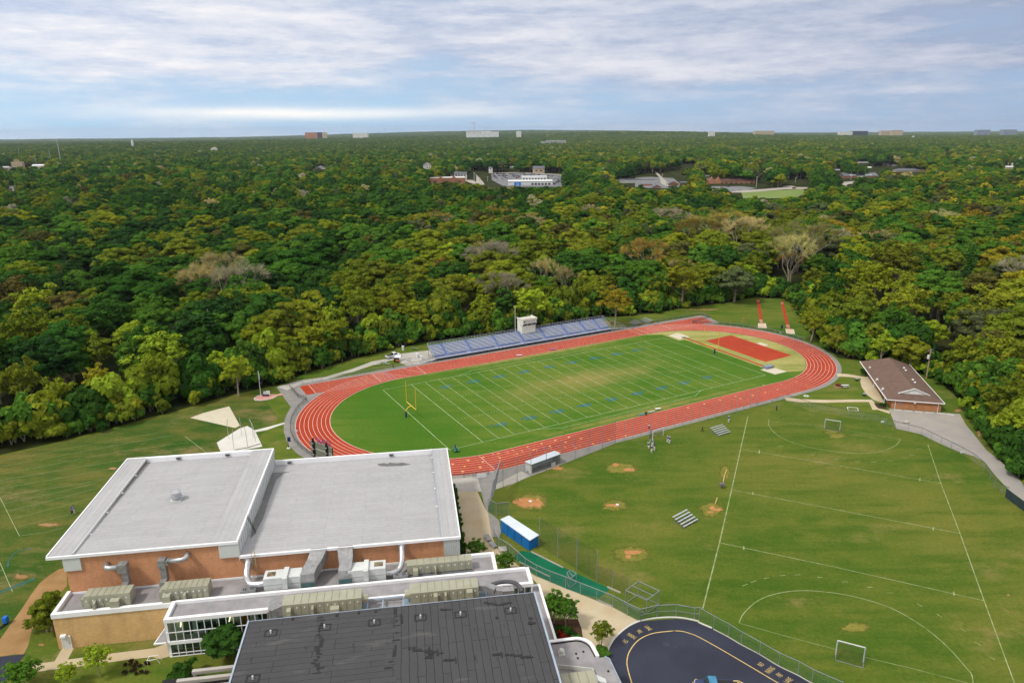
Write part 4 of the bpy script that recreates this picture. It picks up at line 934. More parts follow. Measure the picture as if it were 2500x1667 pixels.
g=MB(); g.tube(smooth_path([(10.2,95.0,7.4),(12.0,95.3,7.6),(13.8,95.1,7.6),(14.9,94.2,7.4),(15.1,92.8,7.2)],4),.32,10); g.build('pipe',mat('dark_hose',C(92,92,98),C(76,76,82),1.4,3,.5,.4),a5)
pf=thing('steel_platform','pale blue steel platform carrying the front pair of beige units','platform',(-5,92,6),BF)
g=MB(); g.box(-21,91.4,6.72,-8.2,91.55,6.88); g.box(-3,91.2,6.72,9.8,91.35,6.88); g.box(-8.2,95.3,6.72,-3,95.45,6.88); g.box(-21,92,6.72,-8.4,95.4,6.86,1); g.box(-2.9,91.6,6.72,9.6,95.2,6.86,1)
for u in (-21,-8.3,-5.9,-3,3,9.7): g.box(u-.08,88,6.6,u+.08,95.4,6.74); g.box(u-.1,91.2,6.1,u+.1,91.4,6.7)
g.build('frame',[m_bluetrim,mat('pale_blue_deck',C(140,160,176),C(128,148,164),.8,3)],pf)
def cond(label,u,v):
    t=thing('condenser',label,'condenser unit',(u,v,5.66),BF,'twin fan condensers')
    g=MB(); g.box(u-1.15,v-.5,5.75,u+1.15,v+.5,6.6); g.build('case',m_steel,t)
    for s in (-.55,.55):
        g=MB(); g.cyl(u+s,v,6.6,6.66,.42,14); r_=g.build('fan_ring',m_galv,t); g=MB(); 
        for i in range(4):
            a=i*math.pi/2+.5; g.add([(u+s,v,6.68),(u+s+.36*math.cos(a),v+.36*math.sin(a),6.68),(u+s+.36*math.cos(a+.9),v+.36*math.sin(a+.9),6.68)],[(0,1,2)])
        g.build('fan_blade',m_black,r_)
cond('twin fan condenser under the left curved bright pipe',*[-27.0,100.9+.35]); cond('twin fan condenser under the right curved bright pipe',-3.4,101.3)
g=MB(); rl=thing('roof_pipework','thin blue grey pipe frame on the link roof between the front beige units','pipework',(-6,89,6.1),BF)
for u in (-6.0,): g.bar((u,88,7.0),(u,95,7.0),.14); g.bar((-8.6,94.6,7.2),(-3,94.6,7.2),.12); g.bar((u,94.6,6.1),(u,94.6,7.2),.12); g.bar((-8.4,90.6,6.4),(-3.2,90.6,6.4),.1)
g.build('pipe',m_bluetrim,rl); g=MB(); g.box(-8.6,93.2,6.1,-3.0,93.7,6.35); g.build('cable_tray',m_black,rl)
rv=thing('air_handling_unit','beige ventilation unit on the white roofed wing at the picture bottom','ventilation unit',(18.5,70,5),BF,'rooftop air handling units')
u0,v0=BF.p(3,630,1520,6.8); u1,v1=BF.p(3,825,1505,6.8)
g=MB(); g.box(u0,v0-4,5.2,u1,v0+.2,6.8); c_=g.build('cabinet',m_beige,rv); g=MB()
for i in range(1,4): u=u0+(u1-u0)*i/4; g.box(u-.03,v0-3.9,6.8,u+.03,v0+.2,6.84)
g.build('seam',m_seam,c_); g=MB(); g.add([(u1,v0-1.2,5.3),(u1+1.4,v0-1.5,5.3),(u1+1.4,v0-.7,5.3),(u1,v0,5.3),(u1,v0-1.2,6.4),(u1+1.4,v0-1.5,6.0),(u1+1.4,v0-.7,6.0),(u1,v0,6.4)],[(0,3,2,1),(4,5,6,7),(0,1,5,4),(1,2,6,5),(2,3,7,6),(3,0,4,7)]); g.build('duct',m_panel,rv)
# ================================================================== THINGS ROUND THE FIELDS
m_alu=mat('aluminium',C(204,210,216),C(184,190,198),1,3,.4,.5,metal=.25)
m_bseat=mat('blue_seat',C(110,140,214),C(98,128,202),1,3,.5,.4)
m_rseat=mat('pale_blue_bench',C(236,242,255),C(222,232,252),.7,3,.45,.5)
m_cream=mat('cream_siding',C(238,240,228),C(230,232,218),.5,3,.7,.3,dirt=.06)
m_net=net_mat('chain_link',C(150,156,156),.13)
m_netd=net_mat('dark_chain_link',C(70,74,74),.32)
m_netb=net_mat('baseball_net',C(70,74,72),.20)
m_netbb=net_mat('backstop_mesh',C(150,164,186),.34)
m_netg=net_mat('green_windscreen',C(80,130,92),.30)
m_nett=net_mat('teal_windscreen',C(80,130,124),.28)
m_netw=net_mat('thin_net',C(140,140,140),.05)
m_goaln=net_mat('goal_net',C(60,64,62),.16)
m_post=mat('fence_post',C(156,164,170),C(140,148,156),1,2,.5,.4,metal=.2)
m_dpost=mat('dark_fence_post',C(66,66,68),C(54,54,56),1,2,.6,.3)
m_roofw=mat('white_sheet_roof',C(226,236,246),C(214,226,240),.5,3,.45,.4,dirt=.05)
m_bluew=mat('blue_painted_wall',C(26,124,206),C(22,112,194),.6,3,.6,.3,dirt=.1)
m_yelp=mat('yellow_goalpost',C(240,200,70),C(230,188,60),1,2,.5,.4)
m_navy=mat('navy_pad',C(30,54,112),C(24,44,96),1,2,.7,.3)
m_woodp=mat('pole_timber',C(186,160,124),C(168,142,110),1.5,4,.9,.1)
m_rub=mat('tyre_rubber',C(34,34,34),C(26,26,26),2,2,.8,.2)
m_sign=mat('white_sign',C(236,240,244),C(228,232,238),1,2,.5,.3)

def fence(name,label,pts,h,sp,net,post,group=None,pr=.04,rail=True,z0=0,closed=False,cat='fence',mid=False,railmat=None,lean=(0,0)):
    t=thing(name,label,cat,(pts[0][0],pts[0][1],0),WF,group)
    g=MB()
    for a,b in zip(pts[:-1],pts[1:]): g.quad((a[0],a[1],.05+z0),(b[0],b[1],.05+z0),(b[0]+lean[0],b[1]+lean[1],h),(a[0]+lean[0],a[1]+lean[1],h))
    g.build('mesh_panel',net,t)
    if rail:
        g=MB()
        for a,b in zip(pts[:-1],pts[1:]):
            g.bar((a[0]+lean[0],a[1]+lean[1],h),(b[0]+lean[0],b[1]+lean[1],h),pr*1.7)
            if mid: g.bar((a[0],a[1],h*.5),(b[0],b[1],h*.5),pr*1.2)
        g.build('top_rail',railmat or post,t)
    P=[]
    for i,(a,b) in enumerate(zip(pts[:-1],pts[1:])):
        L=math.hypot(b[0]-a[0],b[1]-a[1]); n=max(1,round(L/sp))
        for j in range(n): P.append((a[0]+(b[0]-a[0])*j/n,a[1]+(b[1]-a[1])*j/n))
    P.append(pts[-1]); P=P[:100]
    me=MB(); me.tube([(0,0,0),(lean[0],lean[1],h+.05)],pr,6); first=me.build('post',post,None); first.parent=t; first.location=(P[0][0]-pts[0][0],P[0][1]-pts[0][1],0)
    for p in P[1:]:
        c=first.copy(); COL.objects.link(c); c.parent=t; c.location=(p[0]-pts[0][0],p[1]-pts[0][1],0)
    return t
def pw(k,*q): return [W(k,*p) for p in q]
# fence round the left bend, dark
lf=[FF.w(*p) for p in [(-33.2,65.5),(-33.0,55.5)]]+[FF.w(.5+(RO+1.3)*math.cos(math.radians(a)),24.6+(RO+1.3)*math.sin(math.radians(a))) for a in range(140,262,8)]
fence('track_fence','dark low chain link fence curving round the left bend of the red track',lf,1.15,3.0,m_netd,m_dpost,'fences round the running track')
fence('track_fence','grey low chain link fence along the road left of the blue bleachers',[FF.w(x,66.4) for x in (-32,-20,-8,4,13.5)],1.15,3.2,m_net,m_post,'fences round the running track')
rf=[FF.w(*p) for p in [(90.5,67.0),(112,67.1),(136.2,66.8),(137.0,62)]]+[FF.w(100.5+(RO+1.6+2.5*sstep(40,70,a))*math.cos(math.radians(a)),24.6+(RO+1.6)*math.sin(math.radians(a))) for a in range(56,-9,-7)]
fence('track_fence','grey low chain link fence round the far right bend of the red track',rf,1.2,3.2,m_netd,m_post,'fences round the running track')
# tall ball net along the near straight
tp=pw(6,(790,940),(1220,850),(1520,768),(1690,712))
fence('ball_net','row of tall thin grey net poles along the near side of the red track',tp,5.4,2.7,m_netw,m_post,pr=.055,rail=False)
fence('track_fence','low chain link fence between the near straight and the grass by the lone walker',pw(6,(1650,722),(1750,705),(1860,668)),1.3,3,m_net,m_post,'fences round the running track')
# ball field fences
tl=pw(14,(345,852),(460,812),(860,662),(1290,497),(2070,188))
fence('ball_net','tall see-through net behind the far dugout up to the red track',tl,6.1,4.4,m_netb,m_post,pr=.06,rail=False)
fence('ball_net','tall dark see-through net from the blue dugout along the green bullpen',pw(15,(715,140),(1310,512)),6.1,4.6,m_netb,m_post,pr=.06,rail=False)
fence('ball_net','low part of the dark net between the green bullpen and the outfield',pw(15,(1310,512),(1640,650)),3.4,4,m_netb,m_post,pr=.05,rail=False)
A,B_=W(14,245,1165),W(14,345,852)
bs=fence('backstop','tall pale blue mesh backstop leaning over behind home plate',[A,B_],6.5,3.2,m_netbb,m_post,pr=.09,cat='backstop',lean=(1.2,1.0))
fence('ball_fence','chain link fence from the backstop corner to the blue dugout',pw(14,(245,1165),(365,1235),(545,1220)),3.0,2.6,m_nett,m_post,pr=.05)
g=MB(); p,q=W(14,365,950),W(14,460,815)
bf=[(240,52),(262,120),(292,168),(405,236),(565,385),(680,455),(825,520),(985,580),(1140,645),(1310,712),(1475,778),(1630,862),(1765,925)]
fence('bullpen_fence','green screened chain link fence along the tan walk beside the bullpen',pw(15,*bf),2.3,2.9,m_nett,m_post,pr=.055)
fence('bullpen_fence','chain link fence corner above the dark drive by the batting cage',pw(15,(1765,925),(1935,882),(2135,875))+pw(16,(210,296),(266,290)),2.3,2.9,m_netg,m_post,pr=.055,mid=True)
fence('ball_fence','long green screened fence along the dark drive at the picture bottom',pw(16,(266,290),(430,385),(600,478),(750,572),(960,690),(1180,818),(1400,918),(1560,1010),(1900,1160)),2.2,3.4,m_netg,m_post,pr=.045)
rf2=pw(7,(60,842),(250,905),(560,968),(780,1005),(930,1062),(1140,1112),(1460,1272),(1560,1330),(1640,1400),(1690,1470),(1720,1530),(1780,1580),(1830,1600))
fence('outfield_fence','long chain link outfield fence with a dark top rail below the field house',rf2,1.9,3.4,m_net,m_post,pr=.045,railmat=m_dpost)
fence('windscreen_fence','dark blue windscreen fence panel at the right picture edge',pw(4,(1745,640),(1850,720),(1960,800)),2.0,2.4,net_mat('dark_windscreen',C(44,62,74),.93),m_dpost,pr=.05)

# batting cage frames
def cageframe(label,P,h,net=None):
    t=thing('batting_cage',label,'cage',(P[0][0],P[0][1],0)); g=MB(); n=len(P)
    for i in range(n):
        a,b=P[i],P[(i+1)%n]; g.bar((*a,h),(*b,h),.1); g.bar((*a,0),(*a,h),.1); g.bar((*a,.12),(*b,.12),.08)
    m1=((P[0][0]+P[1][0])/2,(P[0][1]+P[1][1])/2); m2=((P[2][0]+P[3][0])/2,(P[2][1]+P[3][1])/2); g.bar((*m1,h),(*m2,h),.08)
    g.build('frame',m_post,t); g=MB()
    for i in range(n-1): a,b=P[i],P[i+1]; g.quad((*a,.1),(*b,.1),(*b,h),(*a,h))
    g.build('net',m_netw,t)
cageframe('open steel pipe batting cage at the corner of the grass above the dark drive',[W(15,x,y,2.5) for x,y in [(1612,610),(1745,515),(1965,615),(1833,712)]],2.7)
cageframe('small steel pipe frame standing on the green bullpen turf',[W(15,x,y,1.6) for x,y in [(1000,432),(1035,402),(1100,440),(1030,500)]],1.9)

# dugouts
def dugout(name,label,P,h,wallmat,open_side):
    """P: roof corners 0-1 short end, 1-2 long field side, 2-3 short end, 3-0 long rear"""
    t=thing(name,label,'dugout',(P[0][0],P[0][1],0))
    cx=sum(p[0] for p in P)/4; cy_=sum(p[1] for p in P)/4
    ins=[(cx+(p[0]-cx)*.94,cy_+(p[1]-cy_)*.88) for p in P]
    g=MB(); g.prism(P,h,h+.12); 
    g.build('roof',m_roofw,t); g=MB()
    def wall(a,b,z0=0,z1=h): 
        dx,dy=b[0]-a[0],b[1]-a[1]; L=math.hypot(dx,dy); nx,ny=-dy/L*.07,dx/L*.07
        g.prism([(a[0]+nx,a[1]+ny),(b[0]+nx,b[1]+ny),(b[0]-nx,b[1]-ny),(a[0]-nx,a[1]-ny)],z0,z1)
    wall(ins[3],ins[0]); wall(ins[0],ins[1]); wall(ins[2],ins[3])
    g.build('wall',wallmat,t)
    g=MB(); a,b=ins[3],ins[0]; 
    for i in range(1,4): x=a[0]+(b[0]-a[0])*i/4; y=a[1]+(b[1]-a[1])*i/4; ox,oy=(a[0]-ins[2][0])*.03,(a[1]-ins[2][1])*.03; g.bar((x+ox,y+oy,0),(x+ox,y+oy,h),.1)
    g.build('wall_seam',m_dpost,t)
    g=MB(); a=[(ins[0][i]*.6+ins[1][i]*.4) for i in (0,1)]; b=[(ins[3][i]*.6+ins[2][i]*.4) for i in (0,1)]; g.bar((a[0]*.96+b[0]*.04,a[1]*.96+b[1]*.04,.45),(a[0]*.04+b[0]*.96,a[1]*.04+b[1]*.96,.45),.4,.06); g.build('bench',m_alu,t)
    for p in (ins[1],ins[2]): g=MB(); g.bar((*p,0),(*p,h),.1); g.build('post',m_post,t)
    g=MB(); g.flat(ins,.07); g.build('floor',m_conc2,t)
    g=MB(); g.quad((*ins[1],.3),(*ins[2],.3),(*ins[2],1.5),(*ins[1],1.5)); g.bar((*ins[1],1.5),(*ins[2],1.5),.08,mi=1); g.build('front_screen',[m_net,m_post],t)
    return t
PB=[W(3,*p,2.4) for p in [(285,630),(335,608),(508,720),(455,752)]]
dg=dugout('dugout','bright blue dugout with a white roof on the near side of the ball field',PB,2.4,m_bluew,0)
PA=[W(14,*p,2.4) for p in [(1200,298),(1290,345),(865,500),(770,455)]]
dugout('dugout','far dugout with a white roof backing onto the red track',PA,2.4,m_panel,0)
a,b=W(14,800,560,.8),W(14,1170,440,.8); t=thing('bench','long white slatted bench inside the far dugout','bench',(*a,0)); g=MB(); g.bar((*a,.45),(*b,.45),.45,.05); g.build('seat',m_alu,t); g=MB(); g.bar((a[0]-.15,a[1]+.25,.8),(b[0]-.15,b[1]+.25,.8),.06,.35); g.build('backrest',m_sign,t)
for f in (0.03,.5,.97): g=MB(); x,y=a[0]+(b[0]-a[0])*f,a[1]+(b[1]-a[1])*f; g.bar((x,y,0),(x,y,.45),.08); g.build('leg',m_post,t)
def board(name,label,k,p,q,z0,z1,m,cat,th=.08,legs=True):
    a,b=W(k,*p),W(k,*q); t=thing(name,label,cat,(*a,0)); g=MB(); g.bar((*a,(z0+z1)/2),(*b,(z0+z1)/2),th,z1-z0); g.build('panel',m,t)
    if legs:
        for c_ in (a,b): g=MB(); g.bar((*c_,0),(*c_,z1),.07); g.build('post',m_post,t)
    return t
board('barrier','white banner panel on the rail at the head of the tan walk','14' and 14,(80,690),(225,680),.1,1.1,m_sign,'banner')
board('banner','small white board hanging at the right end of the far dugout',14,(1150,540),(1212,515),.2,1.1,m_sign,'banner')
board('barrier','grey pipe gate at the foot of the red track by the gym corner',14,(22,680),(66,690),.2,1.1,m_net,'gate')

# goal posts
def fgoal(label,bx,by,cx_):
    t=thing('football_goal',label,'goal post',(bx,by,0),FF,'yellow football goal posts')
    g=MB(); g.tube(smooth_path([(bx,by,0),(bx,by,1.6),(bx+(cx_-bx)*.35,by,2.6),(cx_,by,3.05)],4),.13,8); g.build('gooseneck',m_yelp,t)
    g=MB(); g.tube([(cx_,by-3.5,3.05),(cx_,by+3.5,3.05)],.11,8); g.build('crossbar',m_yelp,t)
    for s in (-3.5,3.5): g=MB(); g.tube([(cx_,by+s,3.05),(cx_,by+s,9.1)],.085,6); g.build('upright',m_yelp,t)
    g=MB(); g.tube([(bx,by,.0),(bx,by,1.75)],.26,10); g.build('pad',m_navy,t)
fgoal('yellow football goal post with navy pad at the left end near the sports hall',-10.8,25.1,-9.14)
fgoal('yellow football goal post at the far right end by the red jump area',102.9,24.7,100.9)
def sgoal(label,A,B,h,depth,side,down=False):
    t=thing('soccer_goal',label,'goal',(A[0],A[1],0),WF,'white framed practice goals')
    dx,dy=B[0]-A[0],B[1]-A[1]; L=math.hypot(dx,dy); nx,ny=-dy/L*side,dx/L*side
    A2,B2=(A[0]+nx*depth,A[1]+ny*depth),(B[0]+nx*depth,B[1]+ny*depth); A1,B1=(A[0]+nx*depth*.45,A[1]+ny*depth*.45),(B[0]+nx*depth*.45,B[1]+ny*depth*.45)
    for p in (A,B): g=MB(); g.bar((*p,0),(*p,h),.13); g.build('goal_post',m_white,t)
    g=MB(); g.bar((*A,h),(*B,h),.13); g.build('crossbar',m_white,t)
    g=MB()
    for a,a1,a2 in ((A,A1,A2),(B,B1,B2)): g.bar((*a,h),(*a1,h),.06); g.bar((*a1,h),(*a2,0.05),.06); g.bar((*a,.05),(*a2,.05),.06)
    g.bar((*A2,.05),(*B2,.05),.07); g.build('back_frame',m_post,t)
    g=MB(); g.quad((*A1,h),(*B1,h),(*B,h),(*A,h)); g.quad((*A2,.05),(*B2,.05),(*B1,h),(*A1,h))
    for a,a1,a2 in ((A,A1,A2),(B,B1,B2)): g.quad((*a,.05),(*a2,.05),(*a1,h),(*a,h))
    g.build('net',m_goaln,t)
sgoal('white goal nearest the camera at the bottom of the right field',W(4,900,1428),W(4,1037,1465),2.6,1.2,-1)
sgoal('white goal at the far end of the right field below the field house',W(7,368,1060),W(7,490,1078),2.45,1.1,-1)
sgoal('white goal beside the red track with players in front of it',W(25,355,770),W(25,628,685),2.3,1.5,1)

# small aluminium bleachers
def stand(label,org,ax,deg_,n=5,L=4.6,step=.66,rise=.24,rev=False):
    H_=lambda i: .34+(n-1-i if rev else i)*rise
    f=Frame(org[0],org[1],deg_); t=thing('portable_bleacher',label,'bleacher',(0,0,0),f,'portable aluminium bleachers')
    for i in range(n):
        g=MB(); g.box(i*step,0,H_(i),i*step+.30,L,H_(i)+.05); g.build('seat',m_alu,t)
    for y in (.4,L/2,L-.4):
        g=MB(); g.bar((0,y,.05),(n*step,y,.05),.07); g.bar((0.1,y,H_(0)-.05),(n*step-.3,y,H_(n-1)-.05),.06)
        for i in range(n): g.bar((i*step+.14,y,0),(i*step+.14,y,H_(i)),.05)
        g.build('frame',m_steel,t)
a=W(25,1840,600); stand('five row aluminium bleacher beside the red track behind the player in white',a,0,math.degrees(math.atan2(W(25,2100,720)[1]-a[1],W(25,2100,720)[0]-a[0])),rev=True)
a=W(13,1530,1150); b=W(13,1700,1235); stand('five row aluminium bleacher alone on the ball field outfield',a,0,math.degrees(math.atan2(b[1]-a[1],b[0]-a[0])),L=4.6,rev=True)
for i,(p,q) in enumerate((((858,185),(925,200)),((925,172),(1000,186)))):
    a,b=W(6,*p),W(6,*q); an_=math.degrees(math.atan2(b[1]-a[1],b[0]-a[0]))
    stand('grey bleacher %s behind the far straight of the track'%('left of the far pair','right of the far pair')[i],b,0,an_+70,L=5.5,n=5,step=.55)

# grandstand
X0,X1,Y0=15.6,89.8,67.3; NR,RS,RR=9,.60,.30
gs=thing('grandstand','long grandstand with pale blue benches along the far side of the track','grandstand',((X0+X1)/2,Y0,0),FF)
secs=[(15.9,20.2),(21.0,29.6),(30.4,40.4),(41.2,51.0),(51.8,60.2),(61.0,70.0),(70.8,78.4),(79.2,85.0),(85.8,89.6)]
k=0
for (s0,s1) in secs:
    for r in range(NR):
        if 51.4<(s0+s1)/2<60 and r>6: s1_=min(s1,52.6)
        g=MB(); z=1.35+r*RR; y=Y0+.25+r*RS
        b0,b1=s0,s1
        if r==0 and s1-s0>5: b1=s1-1.6
        g.box(b0,y,z,b1,y+.30,z+.05); g.build('bench',m_rseat if r else m_bseat,gs); k+=1
g=MB()
for r in range(NR): z=.95+r*RR; y=Y0+r*RS; g.box(X0,y-.1,z,X1,y+.52,z+.04); g.box(X0,y+.48,z-.02,X1,y+.52,z+.30)
g.box(X0,Y0-1.2,.9,X1,Y0,.96); g.build('deck',mat('bleacher_deck',C(168,178,204),C(156,168,196),.7,3,.5,.4),gs)
g=MB()
for (s0,s1) in secs[:-1]:
    for r in range(NR): g.box(s1+.1,Y0+.0+r*RS,1.0+r*RR,s1+.7,Y0+.5+r*RS,1.12+r*RR)
    g.bar((s1+.4,Y0+1.2,2.6),(s1+.4,Y0+4.6,4.2),.06)
    for r in (1,4,7): g.bar((s1+.4,Y0+r*RS+.5,1.2+r*RR),(s1+.4,Y0+r*RS+.5,2.2+r*RR),.06)
g.build('aisle_steps',m_bseat,gs)
g=MB(); zt,yt=1.35+(NR-1)*RR,Y0+NR*RS+.2
g.box(X0,yt-.35,zt-.1,X1,yt,zt-.06,1)
for z in (zt+.1,zt+.6,zt+1.1):
    for a,b in ((X0,51.6),(58.8,X1)): g.bar((a,yt,z),(b,yt,z),.07)
for i in range(62):
    x=X0+(X1-X0)*i/61
    if not 51.6<x<58.8: g.bar((x,yt,zt-.2),(x,yt,zt+1.1),.06)
for x in (X0,X1):
    for dz in (.1,.6,1.1): g.bar((x,Y0-.1,1.35+dz),(x,yt,zt+dz),.06)
    for r in range(0,NR+1,2): g.bar((x,Y0+r*RS,.5+r*RR),(x,Y0+r*RS,2.45+r*RR),.05)
for z in (1.2,1.6): g.bar((X0,Y0-1.2,z-.0),(X1,Y0-1.2,z),.05)
for i in range(50): x=X0+(X1-X0)*i/49; g.bar((x,Y0-1.2,.9),(x,Y0-1.2,1.6),.045)
g.build('railing',[m_alu,m_steel],gs)
g=MB(); g.box(X0,yt+.02,zt-.35,X1,yt+.06,zt+.05); g.box(X0,Y0+NR*RS-.1,zt+.06,51.5,Y0+NR*RS+.05,zt+.12); g.box(58.9,Y0+NR*RS-.1,zt+.06,X1,Y0+NR*RS+.05,zt+.12); g.build('blue_rail_board',mat('bright_blue_board',C(58,116,206),C(50,104,190),1,2,.5,.3),gs)
for i in range(26):
    x=X0+.3+(X1-X0-.6)*i/25; g=MB()
    g.bar((x,Y0-1.1,0),(x,Y0-1.1,.9),.1); g.bar((x,Y0+2.2,0),(x,Y0+2.2,2.0),.1); g.bar((x,yt,0),(x,yt,zt-.1),.1); g.bar((x,Y0-1.1,.4),(x,yt,zt-.3),.09); g.bar((x,Y0+.2,.1),(x,yt,.1),.08); g.build('support_frame',m_steel,gs)
g=MB()  # ramps and stairs at the ends
g.add([(X0-4.6,Y0-1.2,.1),(X0,Y0-1.2,.92),(X0,Y0+.1,.92),(X0-4.6,Y0+.1,.1)],[(0,1,2,3)]); g.add([(X1,Y0-1.2,.92),(X1+7,Y0-1.0,.1),(X1+7,Y0+.3,.1),(X1,Y0+.1,.92)],[(0,1,2,3)]); g.build('ramp',m_alu,gs)
g=MB()
for y in (Y0-1.2,Y0+.1):
    for dz in (.5,1.0): g.bar((X0-4.6,y,.1+dz),(X0,y,.92+dz),.06); g.bar((X1+7,y+.2,.1+dz),(X1,y,.92+dz),.06)
    for i in range(4): g.bar((X0-1.5*i,y,.0),(X0-1.5*i,y,1.9-.27*i),.06); g.bar((X1+2*i,y,0),(X1+2*i,y,1.9-.23*i),.06)
g.bar((X1,yt,zt+1.1),(X1+7,Y0+.3,1.2),.06); g.bar((X1,yt,zt+.5),(X1+7,Y0+.3,.6),.06); g.build('ramp_railing',m_alu,gs)
# press box
pb=thing('press_box','cream press box with three dark windows on the grandstand','press box',(55.2,72,0),FF)
xa,xb,yf,yb=52.4,58.2,71.2,74.6
g=MB(); g.box(xa,yf,3.2,xb,yb,5.9); 
prof=[(yf,5.9),(yf-.9,7.0),(yf-.9,8.3),(yb,8.3),(yb,5.9)]
vs=[(xa,y,z) for y,z in prof]+[(xb,y,z) for y,z in prof]; n=5
g.add(vs,[tuple(range(n)),tuple(range(2*n-1,n-1,-1))]+[(i,n+i,n+(i+1)%n,(i+1)%n) for i in range(n)]); g.box(xa,yb-.8,0,xb,yb,3.2); g.build('wall',m_cream,pb)
g=MB(); g.box(xa-.2,yf-1.1,8.3,xb+.2,yb+.2,8.42); g.box(xa+.4,yf-.6,8.42,xb-.4,yb-.3,8.46,1); g.build('roof',[m_cream,mat('pinkish_roof_deck',C(216,208,198),C(204,196,186),.6,3)],pb)
g=MB(); g.box(xa-.2,yf-1.1,8.42,xb+.2,yf-1.0,8.85); g.box(xa-.2,yf-1.1,8.42,xa-.1,yb+.2,8.85); g.box(xb+.1,yf-1.1,8.42,xb+.2,yb+.2,8.85); g.build('parapet',m_cream,pb)
for i in range(3):
    w0=xa+.25+i*1.85; w1=w0+1.65; g=MB(); o=.04
    def onslope(z): return yf-.9*(z-5.9)/1.1-o
    g.quad((w0,onslope(6.0),6.0),(w1,onslope(6.0),6.0),(w1,onslope(6.95),6.95),(w0,onslope(6.95),6.95)); g.build('window',m_dglass,pb)
g=MB(); g.box(xa+1.2,yf-.99,7.35,xb-.9,yf-.9,8.1); sb=g.build('sign_board',m_sign,pb)
g=MB(); ua,ub=(1,0,0),(0,0,1); text_mb(g,'FIELD HOUSE',None,.42,plane=((xa+3.1,yf-1.01,7.72),ua,ub)) if False else None
g=MB()
for i in range(9): 
    if i!=4: g.box(xa+1.55+i*.38,yf-1.005,7.62,xa+1.78+i*.38,yf-.995,7.80)
g.build('sign_writing',m_steel,sb)
g=MB(); g.box(xa+.35,yf-.96,7.5,xa+.95,yf-.9,7.95); g.build('vent_opening',m_dpost,pb)
g=MB(); g.cyl(0,0,0,.03,.0,3) if False else None
g=MB(); vs=[(xa-.03,yf+.6+.55*math.cos(i*math.pi/8),6.4+.8*math.sin(i*math.pi/8)) for i in range(16)]; g.add(vs,[tuple(range(15,-1,-1))]); g.build('round_badge',mat('pale_blue_badge',C(186,200,226),C(206,214,232),3,2),pb)
ap_=thing('antenna_pole','tall thin white pole standing just left of the press box','pole',(51.6,74.8,0),FF)
g=MB(); g.tube([(51.6,74.8,0),(51.6,74.8,13.2)],[.12,.07],8); g.build('shaft',m_white,ap_); g=MB(); g.tube([(51.6,74.8,0),(51.6,74.8,.3)],.3,8); g.build('base',m_conc2,ap_)

# field house
fh_=[(103.9,184.8),(118.0,181.3),(127.6,214.6),(113.3,218.8)]
L_=math.hypot(fh_[3][0]-fh_[0][0],fh_[3][1]-fh_[0][1]); deg_=math.degrees(math.atan2(fh_[1][1]-fh_[0][1],fh_[1][0]-fh_[0][0]))
HF=Frame(fh_[0][0],fh_[0][1],deg_); WH,DH=HF.l(*fh_[1])[0],HF.l(*fh_[2])[1]
fh=thing('field_house','brown hip roofed orange brick field house beside the small car park','building',(WH/2,0,0),HF)
e=.0; ov=1.5
g=MB(); g.box(ov,ov*.3,0,WH-ov*.4,DH-ov,2.75); g.build('wall',m_fhb,fh)
zr=5.6; r0=5.2; r1=DH-4.5; m_shing=mat('brown_shingle',C(124,102,92),C(112,92,84),.8,5,.95,.1,dirt=.08,stretch=(1,1,1))
g=MB(); v=[(0,0,2.75),(WH,0,2.75),(WH,DH,2.75),(0,DH,2.75),(WH/2,r0,zr),(WH/2,r1,zr+.3)]
g.add(v,[(0,1,4),(1,2,5,4),(2,3,5),(3,0,4,5),(3,2,1,0)]); g.build('roof',m_shing,fh)
gz=lambda y:2.75+(zr-2.75)*y/r0
g=MB(); y0=2.3; hw=3.6; g.add([(WH/2-hw,y0,gz(y0)+.02),(WH/2+hw,y0,gz(y0)+.02),(WH/2,y0,gz(y0)+1.55),(WH/2,y0+3.0,gz(y0)+1.6)],[(0,1,2)]); 
for s in (-1,1): g.bar((WH/2+s*(hw+.4),y0-.1,gz(y0)+.0),(WH/2,y0-.1,gz(y0)+1.65),.25,.25)
gb=g.build('gable',m_white,fh); g=MB(); g.add([(WH/2-hw-.2,y0,gz(y0)),(WH/2,y0,gz(y0)+1.6),(WH/2,r0+.4,zr+.1),(WH/2-1,y0+2.6,gz(y0+2.6)-.05)],[(0,1,2,3)]); g.add([(WH/2+hw+.2,y0,gz(y0)),(WH/2,y0,gz(y0)+1.6),(WH/2,r0+.4,zr+.1),(WH/2+1,y0+2.6,gz(y0+2.6)-.05)],[(3,2,1,0)]); g.build('gable_roof',m_shing,gb)
g=MB()
for a,b in ((0,1),(1,2),(2,3),(3,0)): g.bar((v[a][0],v[a][1],2.68),(v[b][0],v[b][1],2.68),.16,.2)
g.build('gutter',m_trim,fh)
for x in (ov+.9,WH-1.4):
    g=MB(); g.bar((x,.35,0),(x,.35,2.6),.14); g.bar((x,.35,2.6),(x+.3,.0,2.68),.12); g.build('downpipe',m_white,fh)
for i in range(3): g=MB(); y=DH*(.12+.36*i); g.bar((.5,y,0),(.5,y,2.7),.16); g.build('porch_post',m_white,fh)
for (kx,ky) in ((235,370),(330,525),(405,650)):
    u,vv=HF.p(32,kx,ky,3.1); g=MB(); g.box(u-.35,vv-.3,2.9,u+.35,vv+.3,3.15); g.box(u-.2,vv-.6,3.15,u+.2,vv+.1,3.6); g.build('flood_light',m_panel,fh)
for (kx,ky) in ((685,385),(707,415),(800,540),(828,575)):
    u,vv=HF.p(32,kx,ky,4.6); g=MB(); g.cyl(u,vv,4.0,5.0,.18,8); g.cyl(u,vv,4.95,5.15,.32,8); g.build('roof_vent',m_trim,fh)
